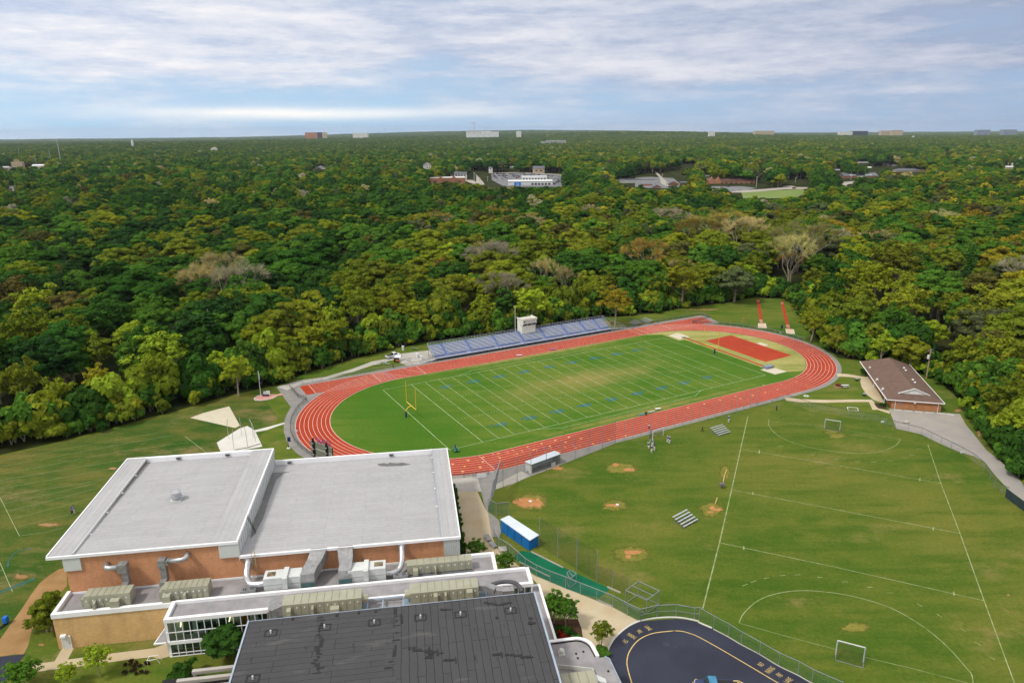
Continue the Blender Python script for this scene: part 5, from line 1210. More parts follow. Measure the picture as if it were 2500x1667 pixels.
g=MB(); u=WH/2-.2; g.box(u-.2,-.3,2.2,u+.3,.4,2.45); g.build('wall_lamp',m_panel,fh)
g=MB(); g.box(3.4,.36,1.2,4.0,.44,1.9); g.build('wall_badge',mat('lilac_badge',C(150,140,170),C(140,130,160)),fh)
for (x0_,x1_) in ((2.2,3.2),): pass
for y in (6,12,20,27):
    g=MB(); g.box(ov-.06,y,0,ov,y+1.1,2.1); g.build('door',mat('grey_blue_door',C(110,116,130),C(100,106,120)),fh)
WS=WSTOP
ws=None
for a,b in (((925,918),(985,921)),((1000,925),(1068,930)),((1088,932),(1152,937)),((1172,938),(1240,943)),((1260,944),(1330,951)),((1340,951),(1402,962))):
    p,q=W(7,*a),W(7,*b); g=MB(); g.bar((*p,.13),(*q,.13),.2,.14); o=g.build('wheel_stop',m_white); 
    tag(o,'white concrete wheel stop, %s from the left in front of the field house'%['first','second','third','fourth','fifth','sixth'][len([x for x in bpy.data.objects if x.name.startswith('wheel_stop')])-1],'wheel stop','white wheel stops in the small car park')

# poles with transformers
def upole(label,k,b,h,tr):
    x,y=W(k,*b); t=thing('utility_pole',label,'utility pole',(x,y,0),WF,'timber utility poles'); g=MB(); g.tube([(x,y,0),(x,y,h)],[.24,.18],8); g.build('shaft',m_woodp,t)
    for dz,an in ((.3,.35),(.9,1.9)):
        g=MB(); g.bar((x-1.2*math.cos(an),y-1.2*math.sin(an),h-dz),(x+1.2*math.cos(an),y+1.2*math.sin(an),h-dz),.13); g.build('crossarm',mat('grey_timber',C(150,142,132),C(134,126,118)),t)
    g=MB(); g.cyl(x-(.55 if tr<0 else -.4),y-.2,h-3.1 if tr<0 else h-2.2,h-1.9 if tr<0 else h-1.4,.34 if tr<0 else .24,10); g.build('transformer',m_sign,t)
    return (x,y,h)
pA=upole('timber utility pole with a white transformer right behind the field house roof',7,(1180,665),9.6,-1)
pB=upole('timber utility pole furthest right standing at the wood edge',7,(1415,640),10.6,1)
wr=thing('power_line','thin dark overhead wires between the two timber utility poles','wire',pA); g=MB()
for dz in (.3,.5):
    m_=((pA[0]+pB[0])/2,(pA[1]+pB[1])/2,9.3); g.tube([(pA[0],pA[1],9.6-dz),m_,(pB[0],pB[1],10.6-dz)],.03,4)
g.tube([(pB[0],pB[1],10.3),(pB[0]+20,pB[1]-2,8.8),(pB[0]+44,pB[1]-8,9.6)],.03,4); g.build('wire',m_black,wr)

# flagpole, signs, scoreboard
x,y=W(34,490,1195); fp=thing('flagpole','tall white flagpole with a limp pale flag on the pink paved court','flagpole',(x,y,0)); g=MB(); g.tube([(x,y,0),(x,y,8.3)],[.1,.05],8); g.build('pole',m_white,fp); g=MB(); g.ball((x,y,8.35),.12); g.build('finial',m_white,fp); g=MB(); g.tube([(x+.1,y,8.2),(x+.16,y,7.2),(x+.2,y,6.2),(x+.12,y,5.6)],[.03,.13,.16,.05],6); g.build('flag',mat('faded_flag',C(206,190,200),C(180,170,196),2,2),fp)
x,y=W(34,640,1140); mn=thing('memorial_bench','dark memorial bench with white stones on the pink paved court','bench',(x,y,0)); g=MB(); g.box(x-1,y-.3,.4,x+1,y+.3,.5); g.build('seat',m_black,mn); g=MB(); g.box(x-.8,y+.5,.2,x-.1,y+.7,1.3); g.box(x+.0,y+.5,.2,x+1.1,y+.7,1.5); g.build('stone',m_sign,mn); g=MB(); g.box(x-.8,y-.2,0,x-.6,y+.2,.4); g.box(x+.6,y-.2,0,x+.8,y+.2,.4); g.build('leg',m_black,mn)
def hoop(k,b,label,h=3.0):
    x,y=W(k,*b); t=thing('banner_post',label,'sign',(x,y,0)); g=MB(); g.bar((x,y,0),(x,y,h),.12); g.build('post',m_black,t); g=MB(); g.box(x,y-.05,h-1.2,x+.7,y+.05,h); g.build('sign_panel',m_navy,t); g=MB(); g.cyl(x,y,0,.12,.45,8); g.build('base',m_sign,t)
hoop(21,(320,575),'navy sign on a black post beside the path left of the scoreboard')
hoop(35,(1437,497),'navy sign on a grey post between the two long jump sand boxes',2.9)
x0,y0=W(21,1180,1210); x1,y1=W(21,1600,1370)
sc_=thing('scoreboard','grey back of the scoreboard on two black posts with blue letters on top','scoreboard',(x0,y0,0))
dx,dy=x1-x0,y1-y0; L=math.hypot(dx,dy); ax,ay=dx/L,dy/L
def along(t_,o_=0): return (x0+ax*t_-ay*o_,y0+ay*t_+ax*o_)
for t_ in (0,L):
    p=along(t_); g=MB(); g.bar((*p,0),(*p,7.6),.42); g.build('post',m_black,sc_)
    for z in (3.6,5.0,6.4): g=MB(); g.bar((*along(t_-.25,-.2),z),(*along(t_+.25,-.2),z),.12); g.build('bracket',m_sign,sc_)
g=MB(); a,b=along(-1.3,.4),along(L+1.5,.4); g.bar((*a,5.0),(*b,5.0),.35,3.2); pn=g.build('panel',mat('scoreboard_grey',C(134,138,126),C(122,126,116),.8,3),sc_)
g=MB(); g.bar((*along(-1.3,.2),5.0),(*along(L+1.5,.2),5.0),.06,.08); g.build('panel_seam',m_sign,pn)
g=MB(); g.bar((*along(L+1.52,.4),3.4),(*along(L+1.52,.4),6.6),.1,.1) ; g.build('panel_edge',m_black,pn)
g=MB(); 
for i,ch in enumerate('IOGAJO'):
    p=along(L+.9-i*.86*1.0,.45); text_mb(g,ch,None,1.8,plane=((p[0],p[1],7.2),(-ax,-ay,0),(0,0,1)))
g.build('lettering',mat('blue_letter',C(36,36,150),C(60,40,130),1,2),sc_)

# discus cage poles
for i,(bx,by,tx_,ty_) in enumerate([(450,1060,420,440),(605,1390,565,705),(830,990,740,400),(1000,1320,860,640),(1160,1040,1050,520),(1220,1150,1000,430)]):
    if i==0: dc=thing('throwing_cage','six tall bent grey poles of the throwing cage on the pale concrete pad','cage',(*W(27,600,1200),0))
    x,y=W(27,bx,by); tx,ty=W(27,tx_,ty_,6.2); mx_,my_=x+(tx-x)*.2,y+(ty-y)*.2
    g=MB(); g.tube(smooth_path([(x,y,.1),(x+(tx-x)*.05,y+(ty-y)*.05,2.8),(mx_,my_,4.2),(x+(tx-x)*.75,y+(ty-y)*.75,5.6)],3),.065,6); g.build('pole',m_alu,dc)
g=MB(); a,b=W(27,640,1405),W(27,1010,1335); c_=W(27,1360,1225); g.bar((*a,.2),(*b,.2),.12); g.bar((*b,.2),(*c_,.2),.12); g.build('toe_board',m_steel,dc)

# things by the service road
def car_like(name,label,x,y,deg,body,cab,bed=True,L=5.4,Wd=1.95,cat='pickup truck'):
    f=Frame(x,y,deg); t=thing(name,label,cat,(0,0,0),f); h=L/2; w=Wd/2
    def loft(secs,mat_,nm,par):
        g=MB(); n=len(secs[0])
        vs=[p for s_ in secs for p in s_]; fs=[(i*n+j,i*n+(j+1)%n,(i+1)*n+(j+1)%n,(i+1)*n+j) for i in range(len(secs)-1) for j in range(n)]
        fs+=[tuple(range(n-1,-1,-1)),tuple((len(secs)-1)*n+j for j in range(n))]; g.add(vs,fs); return g.build(nm,mat_,par)
    def sec(x_,zt,wt,zb=.42): return [(x_,-w*.96,zb),(x_,w*.96,zb),(x_,w,zb+.25),(x_,wt,zt),(x_,-wt,zt),(x_,-w,zb+.25)]
    if bed:
        bd=loft([sec(-h,1.02,w*.95),sec(-h+.1,1.08,w*.97),sec(h-2.3,1.08,w*.97),sec(h-1.6,1.08,w*.95),sec(h-.3,.98,w*.9),sec(h,.80,w*.8)],body,'body',t)
        g=MB(); g.box(-h+.12,-w+.15,.7,-.35,w-.15,1.085); g.build('cargo_bed',m_black,bd)
        loft([[(x_,-wb,z0),(x_,wb,z0),(x_,wt,zt),(x_,-wt,zt)] for x_,wb,z0,wt,zt in ((-.35,w*.93,1.05,w*.93,1.10),(-.2,w*.92,1.05,w*.78,1.75),(.85,w*.92,1.05,w*.78,1.78),(1.45,w*.9,1.05,w*.88,1.10))],cab,'cab_roof',t)
        g=MB(); 
        for s in (-1,1): g.add([(-.05,s*(w*.93+.005),1.14),(1.25,s*(w*.93+.005),1.14),(.85,s*(w*.82),1.62),(-.05,s*(w*.82),1.62)],[(0,1,2,3)])
        g.add([(1.47,-w*.8,1.14),(1.47,w*.8,1.14),(.95,w*.72,1.7),(.95,-w*.72,1.7)],[(0,1,2,3)]); g.add([(-.39,-w*.8,1.14),(-.39,w*.8,1.14),(-.26,w*.7,1.68),(-.26,-w*.7,1.68)],[(3,2,1,0)])
        g.build('window',m_dglass,t)
    for sx in (-h+1.05,h-.95):
        for s in (-1,1):
            g=MB(); n=14; yy=s*(w-.12); a=[(sx+.40*math.cos(2*math.pi*i/n),.40+.40*math.sin(2*math.pi*i/n)) for i in range(n)]
            g.add([(p,yy-.13,q) for p,q in a]+[(p,yy+.13,q) for p,q in a],[(i,(i+1)%n,n+(i+1)%n,n+i) for i in range(n)]+[tuple(range(n)),tuple(range(2*n-1,n-1,-1))]); wh=g.build('wheel',m_rub,t)
            g=MB(); a=[(sx+.22*math.cos(2*math.pi*i/n),.40+.22*math.sin(2*math.pi*i/n)) for i in range(n)]; o_=s*.14; g.add([(p,yy+o_,q) for p,q in a],[tuple(range(n))]); g.build('rim',m_alu,wh)
    for s in (-1,1): g=MB(); g.box(h-.06,s*w*.72-.18,.72,h+.01,s*w*.72+.18,.86); g.build('headlight',m_sign,t)
    g=MB(); g.box(-h-.12,-w*.95,.45,-h,w*.95,.62); g.box(h,-w*.85,.42,h+.08,w*.85,.6); g.build('bumper',m_steel,t)
    return t
m_cw=mat('white_car_paint',C(240,242,244),C(234,236,240),1,2,.3,.5)
m_cb=mat('blue_car_paint',C(34,56,104),C(28,48,92),1,2,.25,.6)
x,y=W(23,790,420); x2,y2=W(23,560,470); 
car_like('pickup_truck','white pickup truck with a black cargo bed on the service road by the trees',x,y,math.degrees(math.atan2(W(23,1010,380)[1]-W(23,620,470)[1],W(23,1010,380)[0]-W(23,620,470)[0])),m_cw,m_cw)
a=W(26,700,1210,.5); b=W(26,1330,1230,.5)
car_like('pickup_truck','dark blue pickup truck parked on the dark drive at the picture bottom',(a[0]+b[0])/2,(a[1]+b[1])/2-.9,180+math.degrees(math.atan2(b[1]-a[1],b[0]-a[0])),m_cb,mat('teal_car_roof',C(60,140,180),C(50,126,166),1,2,.2,.6))
def bench(label,k,p,q,w=.45,z=.5,m=m_alu,grp='loose aluminium benches'):
    a,b=W(k,*p),W(k,*q); t=thing('bench',label,'bench',(*a,0),WF,grp); g=MB(); g.bar((*a,z),(*b,z),w,.06); g.build('seat',m,t)
    for f in (.12,.88): g=MB(); x_,y_=a[0]+(b[0]-a[0])*f,a[1]+(b[1]-a[1])*f; g.bar((x_,y_,0),(x_,y_,z-.03),.12); g.build('leg',m_steel,t)
bench('white bench lying on the grass, furthest left below the service road',23,(150,700),(385,680))
bench('white bench on the grass, second from left below the service road',23,(455,650),(675,670))
bench('white bench tilted on the grass just under the service road',23,(430,580),(575,620))
bench('white bench on the pavement left of the grandstand, the upper of two',23,(1120,500),(1350,465))
bench('white bench on the pavement left of the grandstand, the lower of two',23,(1210,520),(1330,565))
bench('blue team bench on the near sideline of the football field',25,(0,170),(115,145),.6,.5,mat('blue_bench',C(90,160,190),C(76,144,176)),'team benches')
bench('pale team bench on the near sideline next to the dark bin',25,(235,105),(410,70),.5,.5,m_alu,'team benches')
bench('short white bench highest on the near sideline',25,(425,25),(560,10),.7,.6,m_sign,'team benches')
bench('violet bench at the edge of the far straight, right one',17,(1615,450),(1680,442),.6,.45,m_blu,'team benches')
bench('violet and white bench at the edge of the far straight, left one',17,(1225,520),(1290,512),.6,.45,m_rseat,'team benches')
bench('low grey bench frame on the grass edge above the white bins',23,(1380,160),(1590,210),.5,.7,m_steel,'team benches')
def bin_(label,k,p,r=.35,h=1.0,m=m_sign):
    x_,y_=W(k,*p); t=thing('litter_bin',label,'bin',(x_,y_,0)); g=MB(); g.cyl(x_,y_,0,h,r*.85,10,r2=r); g.build('drum',m,t); g=MB(); g.cyl(x_,y_,h,h+.1,r*1.1,10,r2=r*.6); g.build('lid',m,t)
bin_('white drum on the pavement left of the grandstand, the bigger one',23,(1555,430),.5,1.5)
bin_('white drum closest to the grandstand stairs',23,(1688,490),.42,1.3)
bin_('dark bin on the near sideline between two benches',25,(180,140),.3,.9,m_dpost)
bin_('small white topped box on a dark stump under the trees above the white truck',23,(1100,200),.45,1.6,m_sign)
bin_('white topped bin at the wood edge right of the far bend',7,(470,455),.4,1.3)
x,y=W(23,900,560); td=thing('tool_trailer','dark cart with a rusty drum and white cover beside the track fence','cart',(x,y,0)); g=MB(); g.box(x-1.0,y-.5,.4,x+.8,y+.6,1.3); g.build('body',m_dpost,td); g=MB(); g.add([(x-1.1,y+.6,1.3),(x+1.2,y+.5,1.3),(x+1.3,y+1.5,1.9),(x-.4,y+1.6,2.0)],[(0,1,2,3)]); g.build('cover',m_sign,td); g=MB(); g.tube([(x-.1,y-.9,.6),(x+1.0,y-1.0,.6)],.45,10); g.build('drum',mat('rusty_drum',C(170,100,50),C(140,80,44)),td)
for s in (-.6,.5): g=MB(); g.tube([(x+s,y-.65,.3),(x+s,y-.5,.3)],.3,10); g.build('wheel',m_rub,td)
x,y=W(35,1275,965); mt=thing('jump_mat','grey block of landing mats on the near sand pit','mat',(x,y,0)); f=Frame(x,y,FF.a*57.2958); g=MB()
for i,z in enumerate((.15,.55)): g.prism([f.w(-1.7+i*.1,-.9),f.w(1.7-i*.1,-.9),f.w(1.7-i*.1,.9),f.w(-1.7+i*.1,.9)],z-.1,z+.28)
g.build('pad',mat('mat_grey',C(140,152,170),C(128,140,158)),mt)
x,y=W(35,160,568); g=MB(); g.box(x-.8,y-.35,.06,x+.8,y+.35,.4); o=g.build('hurdle_pad',m_steel); tag(o,'small grey pad at the edge of the far left sand pit','pad')
# raised round flower bed, sign table, timber frames
x,y=W(33,1340,870); fb=thing('flower_bed','round brick flower bed with red flowers near the right bend','flower bed',(x,y,0)); g=MB(); g.cyl(x,y,0,.45,1.15,20); g.build('brick_ring',mat('pale_brick_ring',C(184,146,112),C(170,132,100),1,3),fb); g=MB(); g.cyl(x,y,.45,.5,.95,18); g.build('soil',m_dark,fb); g=MB()
rr=random.Random(3)
for i in range(90): a,b=rr.uniform(0,6.28),rr.uniform(0,.8); px_,py_=x+b*math.cos(a),y+b*math.sin(a); s=.14; zz=.5+rr.uniform(.05,.5); g.add([(px_-s,py_,zz),(px_,py_-s,zz+.08),(px_+s,py_,zz),(px_,py_+s,zz+.06)],[(0,1,2,3)])
g.build('flowers',mat('red_flower',C(170,44,60),C(120,60,50),4,2),fb)
x,y=W(33,1500,880); ds=thing('picnic_table','white table with a bench right of the round flower bed','table',(x,y,0)); g=MB(); g.box(x-1.1,y-.3,.7,x+1.1,y+.3,.76); g.build('tabletop',m_sign,ds); g=MB(); g.box(x-1,y-.8,.42,x+1,y-.6,.47); g.build('bench',m_sign,ds)
for s in (-.8,.8): g=MB(); g.box(x+s-.05,y-.6,0,x+s+.05,y+.3,.7); g.build('leg',m_dpost,ds)
def rect(label,k,P,w=.18,h=.15,m=m_wconc):
    Q=[W(k,*p) for p in P]; t=thing('ground_frame',label,'frame',(*Q[0],0)); 
    for i in range(len(Q)): g=MB(); a,b=Q[i],Q[(i+1)%len(Q)]; g.bar((*a,h/2),(*b,h/2),w,h); g.build('side',m,t)
rect('white rectangular timber frame on the grass below the field path',33,[(1550,1330),(1780,1345),(1805,1415),(1575,1400)])
rect('small white slab frame on the grass inside the right bend path',33,[(570,1072),(630,1058),(690,1082),(630,1096)],.3,.1,m_sign)
x,y=W(7,1020,1018); g=MB(); g.ball((x,y,.25),(1.0,.6,.3),8,6); o=g.build('rock',mat('pale_rock',C(190,186,176),C(160,156,146),1.5,3)); tag(o,'pale boulder lying on the small car park','rock')
for i,(k,px_,py_,lb) in enumerate(((7,625,685,'dark round planter on the lawn left of the curved porch pavement, upper'),(7,685,805,'dark round planter on the lawn left of the curved porch pavement, lower'))):
    x,y=W(k,px_,py_); t=thing('planter',lb,'planter',(x,y,0)); g=MB(); g.cyl(x,y,0,.5,.4,10,r2=.5); g.build('pot',m_dpost,t); g=MB(); g.ball((x,y,.7),(.5,.5,.35),7,5); g.build('plant',m_steel,t)
for i,(p,z,lb) in enumerate((((830,1008),1.3,'small white notice on the outfield fence, left one'),((1463,1250),1.3,'small white notice on the outfield fence, right one'),)):
    x,y=W(7,*p,z); g=MB(); g.box(x-.4,y-.12,z-.25,x+.4,y-.08,z+.25); o=g.build('notice_board',m_sign); tag(o,lb,'notice')
# bases, mound rubber, timber sleepers in the outfield
def bag(label,k,p,s=.25): x,y=W(k,*p); g=MB(); g.box(x-s,y-s,.05,x+s,y+s,.12); o=g.build('base_plate',m_white); tag(o,label,'base plate')
bag('white home plate on the orange clay by the backstop',14,(848,1022),.3); bag('white pitching rubber on the small clay strip',14,(2100,1070),.3); 
for i,((p,q),lb) in enumerate(zip((((2318,400),(2290,465)),((2285,480),(2268,570)),((2180,800),(2155,880))),('upper tan timber sleeper in the outfield','middle tan timber sleeper above the grey box','lower tan timber sleeper above the clay patch'))):
    a,b=W(13,*p),W(13,*q); g=MB(); g.bar((*a,.12),(*b,.12),.22,.2); o=g.build('timber_sleeper',mat('pale_timber',C(206,176,120),C(190,158,104),2,3)); tag(o,lb,'timber','timber sleepers in the outfield')
x,y=W(13,2248,655); eb=thing('electrical_box','grey box on a short post in the outfield','box',(x,y,0)); g=MB(); g.box(x-.5,y-.4,.6,x+.5,y+.4,1.2); g.build('case',mat('grey_purple_box',C(124,116,122),C(112,104,110)),eb); g=MB(); g.bar((x,y,0),(x,y,.6),.15); g.build('post',m_dpost,eb)
x,y=W(31,60,480); bt=thing('blocking_sled','bright blue pad with dark frame on the practice field','sled',(x,y,0)); g=MB(); g.box(x-.3,y-.3,.3,x+.3,y+.4,1.3); g.build('pad',mat('vivid_blue_pad',C(40,120,220),C(34,108,204)),bt); g=MB(); g.bar((x,y,.2),(x-.5,y-1.6,.1),.15); g.bar((x+.3,y,.2),(x-.2,y-1.6,.1),.15); g.build('frame',m_black,bt)
x,y=W(3,215,745); 
for i,(p,q) in enumerate((((205,725),(222,760)),((228,768),(258,798)))):
    a,b=W(3,*p),W(3,*q); bench(('grey bench at the edge of the tan walk, upper one','grey bench at the edge of the tan walk, lower one')[i],3,p,q,.9,.45,m_steel,'grey benches on the tan walk')
a=W(3,300,800); g=MB(); g.prism([W(3,*p) for p in [(272,800),(318,797),(326,822),(285,826)]],0,.6); o=g.build('concrete_planter',m_conc2); tag(o,'low square concrete planter where the tan walk meets the bullpen fence','planter')

# ---- green quad bike with its rider
x,y=W(24,1230,960); qf=Frame(x,y,-22-6); m_gp=mat('green_plastic',C(70,150,112),C(56,134,98),1.5,2,.35,.5)
qb=thing('quad_bike','green quad bike with muddy wheels on the near edge of the football field','quad bike',(0,0,0),Frame(x,y,-70))
g=MB(); g.add([(-.9,-.28,.65),(-.9,.28,.65),(-.2,.25,.85),(.35,.3,.9),(.95,.3,.72),(.95,-.3,.72),(.35,-.3,.9),(-.2,-.25,.85),(-.9,-.2,.4),(-.9,.2,.4),(.95,.22,.4),(.95,-.22,.4)],[(0,7,2,1),(7,6,3,2),(6,5,4,3),(0,1,9,8),(5,11,10,4),(1,2,3,4,10,9),(0,8,11,5,6,7),(8,9,10,11)]); bd=g.build('body',m_gp,qb)
for sx in (-.62,.68):
    for s in (-1,1):
        g=MB(); yy=s*.48; g.tube([(sx,yy-.13,.31),(sx,yy+.13,.31)],.31,12); wh=g.build('wheel',mat('muddy_tyre',C(96,82,66),C(54,46,40),3,3),qb); g=MB(); g.tube([(sx,yy+s*.125,.31),(sx,yy+s*.145,.31)],.14,8); g.build('rim',m_steel,wh)
        g=MB(); pts=[(sx+.42*math.cos(a),.36+.40*math.sin(a)) for a in [i*math.pi/8 for i in range(9)]]; vs=[(p,yy-.18,q) for p,q in pts]+[(p,yy+.18,q) for p,q in pts]; g.add(vs,[(i,i+1,10+i,9+i) for i in range(8)]); g.build('mudguard',m_gp,qb)
g=MB(); g.box(-.75,-.16,.85,-.02,.16,.97); g.build('seat',m_black,qb); g=MB(); g.tube([(.35,-.38,1.12),(.32,0,1.05),(.35,.38,1.12)],.025,6); g.build('handlebar',m_black,qb)
g=MB(); g.box(.6,-.3,.95,1.05,.3,.98); g.box(-1.05,-.3,.9,-.7,.3,.93); g.build('rack',m_black,qb)
# ================================================================== PEOPLE
m_skin=mat('skin',C(196,150,122),C(180,134,108),4,2,.6,.3); m_skind=mat('skin_dark',C(120,84,64),C(104,72,56),4,2,.6,.3)
m_hair=mat('dark_hair',C(44,34,28),C(34,26,22),6,2,.7,.3)
def skin_obj(name,P,E,Rr,m,parent,sub=1):
    me=bpy.data.meshes.new(name); me.from_pydata(P,E,[]); me.materials.append(m)
    o=bpy.data.objects.new(name,me); COL.objects.link(o); o.parent=parent
    md=o.modifiers.new('skin','SKIN'); md.use_smooth_shade=True
    sv=me.skin_vertices[0].data
    for i,r in enumerate(Rr): sv[i].radius=(r,r) if not isinstance(r,tuple) else r
    sv[0].use_root=True
    s=o.modifiers.new('sub','SUBSURF'); s.levels=sub; s.render_levels=sub
    return o
def person(label,x,y,deg,pose='stand',top=None,bot=None,shoe=None,skin=None,hair=None,z=0,helmet=False,group=None,scale=1.0):
    t=thing('person',label,'person',(x,y,z),WF,group,rot=deg) if False else bpy.data.objects.new('person',None)
    COL.objects.link(t); t.location=(x,y,z); t.rotation_euler=(0,0,math.radians(deg)); t.scale=(scale,)*3; tag(t,label,'person',group); BASE[t.name]=(0,0,0)
    skin=skin or m_skin
    st={'stand':dict(l=((.10,.0),(.10,.0)),r=((-.10,.0),(-.10,.0)),al=((.24,-.02,1.14),(.26,.06,.88)),ar=((-.24,-.02,1.14),(-.26,.06,.88)),lean=0,hip=.95),
        'walk':dict(l=((.10,.20),(.10,.32)),r=((-.10,.06),(-.10,-.34)),al=((.24,-.14,1.16),(.24,-.06,.92)),ar=((-.24,.10,1.16),(-.24,.26,.98)),lean=.03,hip=.91),
        'run':dict(l=((.10,.34),(.10,.30)),r=((-.10,-.06),(-.10,-.52)),al=((.24,-.22,1.18),(.22,-.10,1.02)),ar=((-.24,.14,1.18),(-.2,.34,1.18)),lean=.12,hip=.88),
        'crouch':dict(l=((.16,.30),(.18,.05)),r=((-.16,.30),(-.18,.02)),al=((.26,.16,.92),(.18,.36,.78)),ar=((-.26,.16,.92),(-.18,.36,.78)),lean=.26,hip=.62),
        'sit':dict(l=((.20,.36),(.30,.34)),r=((-.20,.36),(-.30,.34)),al=((.28,.16,1.16),(.30,.42,1.10)),ar=((-.28,.16,1.16),(-.30,.42,1.10)),lean=.10,hip=.92)}[pose]
    hp=st['hip']; dz=hp-.95; ln=st['lean']
    pel=(0,0,hp); wa=(0,ln*.3,hp+.14); ch=(0,ln*.8,hp+.36); nk=(0,ln*1.05,hp+.53); hd=(0,ln*1.15+.01,hp+.60)
    kz=.50 if pose not in('crouch','sit') else (.46 if pose=='crouch' else .86)
    fz=.06 if pose!='sit' else .42
    def leg(s,k): (kx,ky),(fx,fy)=k; return (s*.09,0,hp-.06),(kx,ky,kz),(fx,fy,fz+.03),(fx,fy+.16,fz)
    L,Rl=leg(1,st['l']),leg(-1,st['r']); 
    def arm(s,k): e,h=k; e=(e[0],e[1]+ln,e[2]+dz); h=(h[0],h[1]+ln,h[2]+dz); return (s*.185,ln*.95,hp+.46),e,h
    AL,AR=arm(1,st['al']),arm(-1,st['ar'])
    P=[pel,wa,ch,nk,hd,(0,hd[1]+.01,hd[2]+.10)]; E=[(0,1),(1,2),(2,3),(3,4),(4,5)]; Q=[.11,.105,.12,.05,.055,.05]
    for q in (L,Rl):
        n=len(P); P+=list(q); E+=[(0,n),(n,n+1),(n+1,n+2),(n+2,n+3)]; Q+=[.085,.058,.036,.035]
    for s,q in ((1,AL),(-1,AR)):
        n=len(P); P+=list(q); E+=[(2,n),(n,n+1),(n+1,n+2)]; Q+=[.055,.042,.028]
        h=Vector(q[2]); d=(Vector(q[2])-Vector(q[1])).normalized(); pm=h+d*.07; P.append(tuple(pm)); E.append((n+2,n+3)); Q.append(.03)
        for f in range(4):
            a=pm+Vector(((f-1.5)*.018,.0,0)); b=a+d*(.05+.01*(f in (1,2)))+Vector((0,.01,0)); c_=b+d*.03+Vector((0,.018,0))
            m_=len(P); P+= [tuple(b),tuple(c_)]; E+=[(n+3,m_),(m_,m_+1)]; Q+=[.009,.008]
        th=h+d*.03+Vector((-s*.03,.03,0)); m_=len(P); P+=[tuple(th),tuple(th+d*.035)]; E+=[(n+2,m_),(m_,m_+1)]; Q+=[.010,.009]
    body=skin_obj('body',P,E,Q,skin,t)
    # head with face
    hx,hy,hz_=0,hd[1]+.015,hd[2]+.11
    g=MB(); g.ball((hx,hy,hz_),(.078,.095,.118),12,9); g.ball((hx,hy+.096,hz_-.008),(.014,.022,.022),6,4); 
    for s in (-1,1): g.ball((hx+s*.079,hy,hz_-.005),(.012,.022,.032),5,4)
    hdn=g.build('head',skin,t,smooth=True)
    g=MB(); 
    for s in (-1,1): g.ball((hx+s*.030,hy+.086,hz_+.012),(.011,.008,.007),5,4)
    g.box(hx-.024,hy+.086,hz_-.056,hx+.024,hy+.094,hz_-.049); g.build('eyes_and_mouth',m_black,hdn)
    g=MB()
    if helmet: g.ball((hx,hy-.005,hz_+.015),(.115,.135,.135),12,8); g.build('helmet',hair or m_sign,t,smooth=True)
    else: g.ball((hx,hy-.018,hz_+.035),(.086,.098,.096),12,8); g.build('hair',hair or m_hair,t,smooth=True)
    # clothes
    P=[pel,wa,ch,(0,ln*1.0,hp+.47)]; E=[(0,1),(1,2),(2,3)]; Q=[(.155,.125),(.14,.115),(.17,.13),(.10,.08)]
    for q in (AL,AR): n=len(P); mid=tuple(q[0][i]*.35+q[1][i]*.65 for i in range(3)); P+=[q[0],mid]; E+=[(2,n),(n,n+1)]; Q+=[.085,.065]
    skin_obj('shirt',P,E,Q,top,t)
    P=[(0,0,hp+.02)]; E=[]; Q=[(.155,.13)]
    for q in (L,Rl): n=len(P); a=q[2]; P+=[q[0],q[1],(a[0],a[1],a[2]+.05)]; E+=[(0,n),(n,n+1),(n+1,n+2)]; Q+=[.105,.075,.058]
    skin_obj('trousers',P,E,Q,bot,t)
    for q in (L,Rl): g=MB(); a=q[2]; g.ball((a[0],a[1]+.07,fz+.0),(.05,.14,.06),8,5); g.build('shoe',shoe or m_sign,t,smooth=True)
    return t
m_navys=mat('navy_shirt',C(44,54,120),C(36,44,104),3,2,.9,.1); m_whs=mat('white_cloth',C(236,236,240),C(222,222,228),3,2,.9,.1); m_blk=mat('black_cloth',C(30,30,36),C(24,24,28),3,2,.9,.1); m_bls=mat('bright_blue_shirt',C(40,80,180),C(34,70,160),3,2,.9,.1); m_redc=mat('red_cloth',C(200,40,44),C(180,34,38),3,2,.9,.1); m_tealp=mat('teal_jacket',C(60,140,160),C(50,124,146),3,2,.9,.1); m_lav=mat('lavender_shirt',C(120,124,180),C(104,108,168),3,2,.9,.1)
pp=lambda k,x,y: W(k,x,y)
GP='players in blue and white on the grass'
for lb,k,q,dg_,ps,tp_,bt_,hm in (
 ('player in navy top nearest the left post of the goal by the track',25,(285,870),60,'stand',m_navys,m_whs,True),
 ('crouching player furthest left in the huddle by the track side goal',25,(268,1000),80,'crouch',m_navys,m_whs,True),
 ('player with white sleeves in the upper right of the huddle',25,(355,950),150,'walk',m_lav,m_whs,True),
 ('player at the lowest point of the huddle near the track side goal',25,(325,1105),200,'run',m_navys,m_whs,True),
 ('player on the right of the huddle in a navy shirt',25,(400,1060),120,'stand',m_navys,m_whs,True),
 ('left one of the two players standing apart in front of the goal',25,(745,850),40,'walk',m_lav,m_whs,True),
 ('right one of the two players standing apart in front of the goal',25,(795,880),-30,'stand',m_navys,m_whs,True),
 ('player in blue and white alone between the bleacher and the track',6,(1512,812),10,'stand',m_bls,m_whs,True),
 ('player kneeling at the left edge of the practice field beside the hall',28 and 31,(0,0),0,None,None,None,None),
 ):
    if ps is None: continue
    x,y=pp(k,*q); person(lb,x,y,dg_,ps,tp_,bt_,m_sign,hair=m_navy if 'navy' in lb else m_sign,helmet=hm,group=GP,scale=1.06)
x,y=pp(36,177,1256); person('person in a lavender top and dark shorts on the practice field, left of the pair',x,y,30,'walk',m_lav,m_blk,m_sign,hair=m_navy,helmet=True)
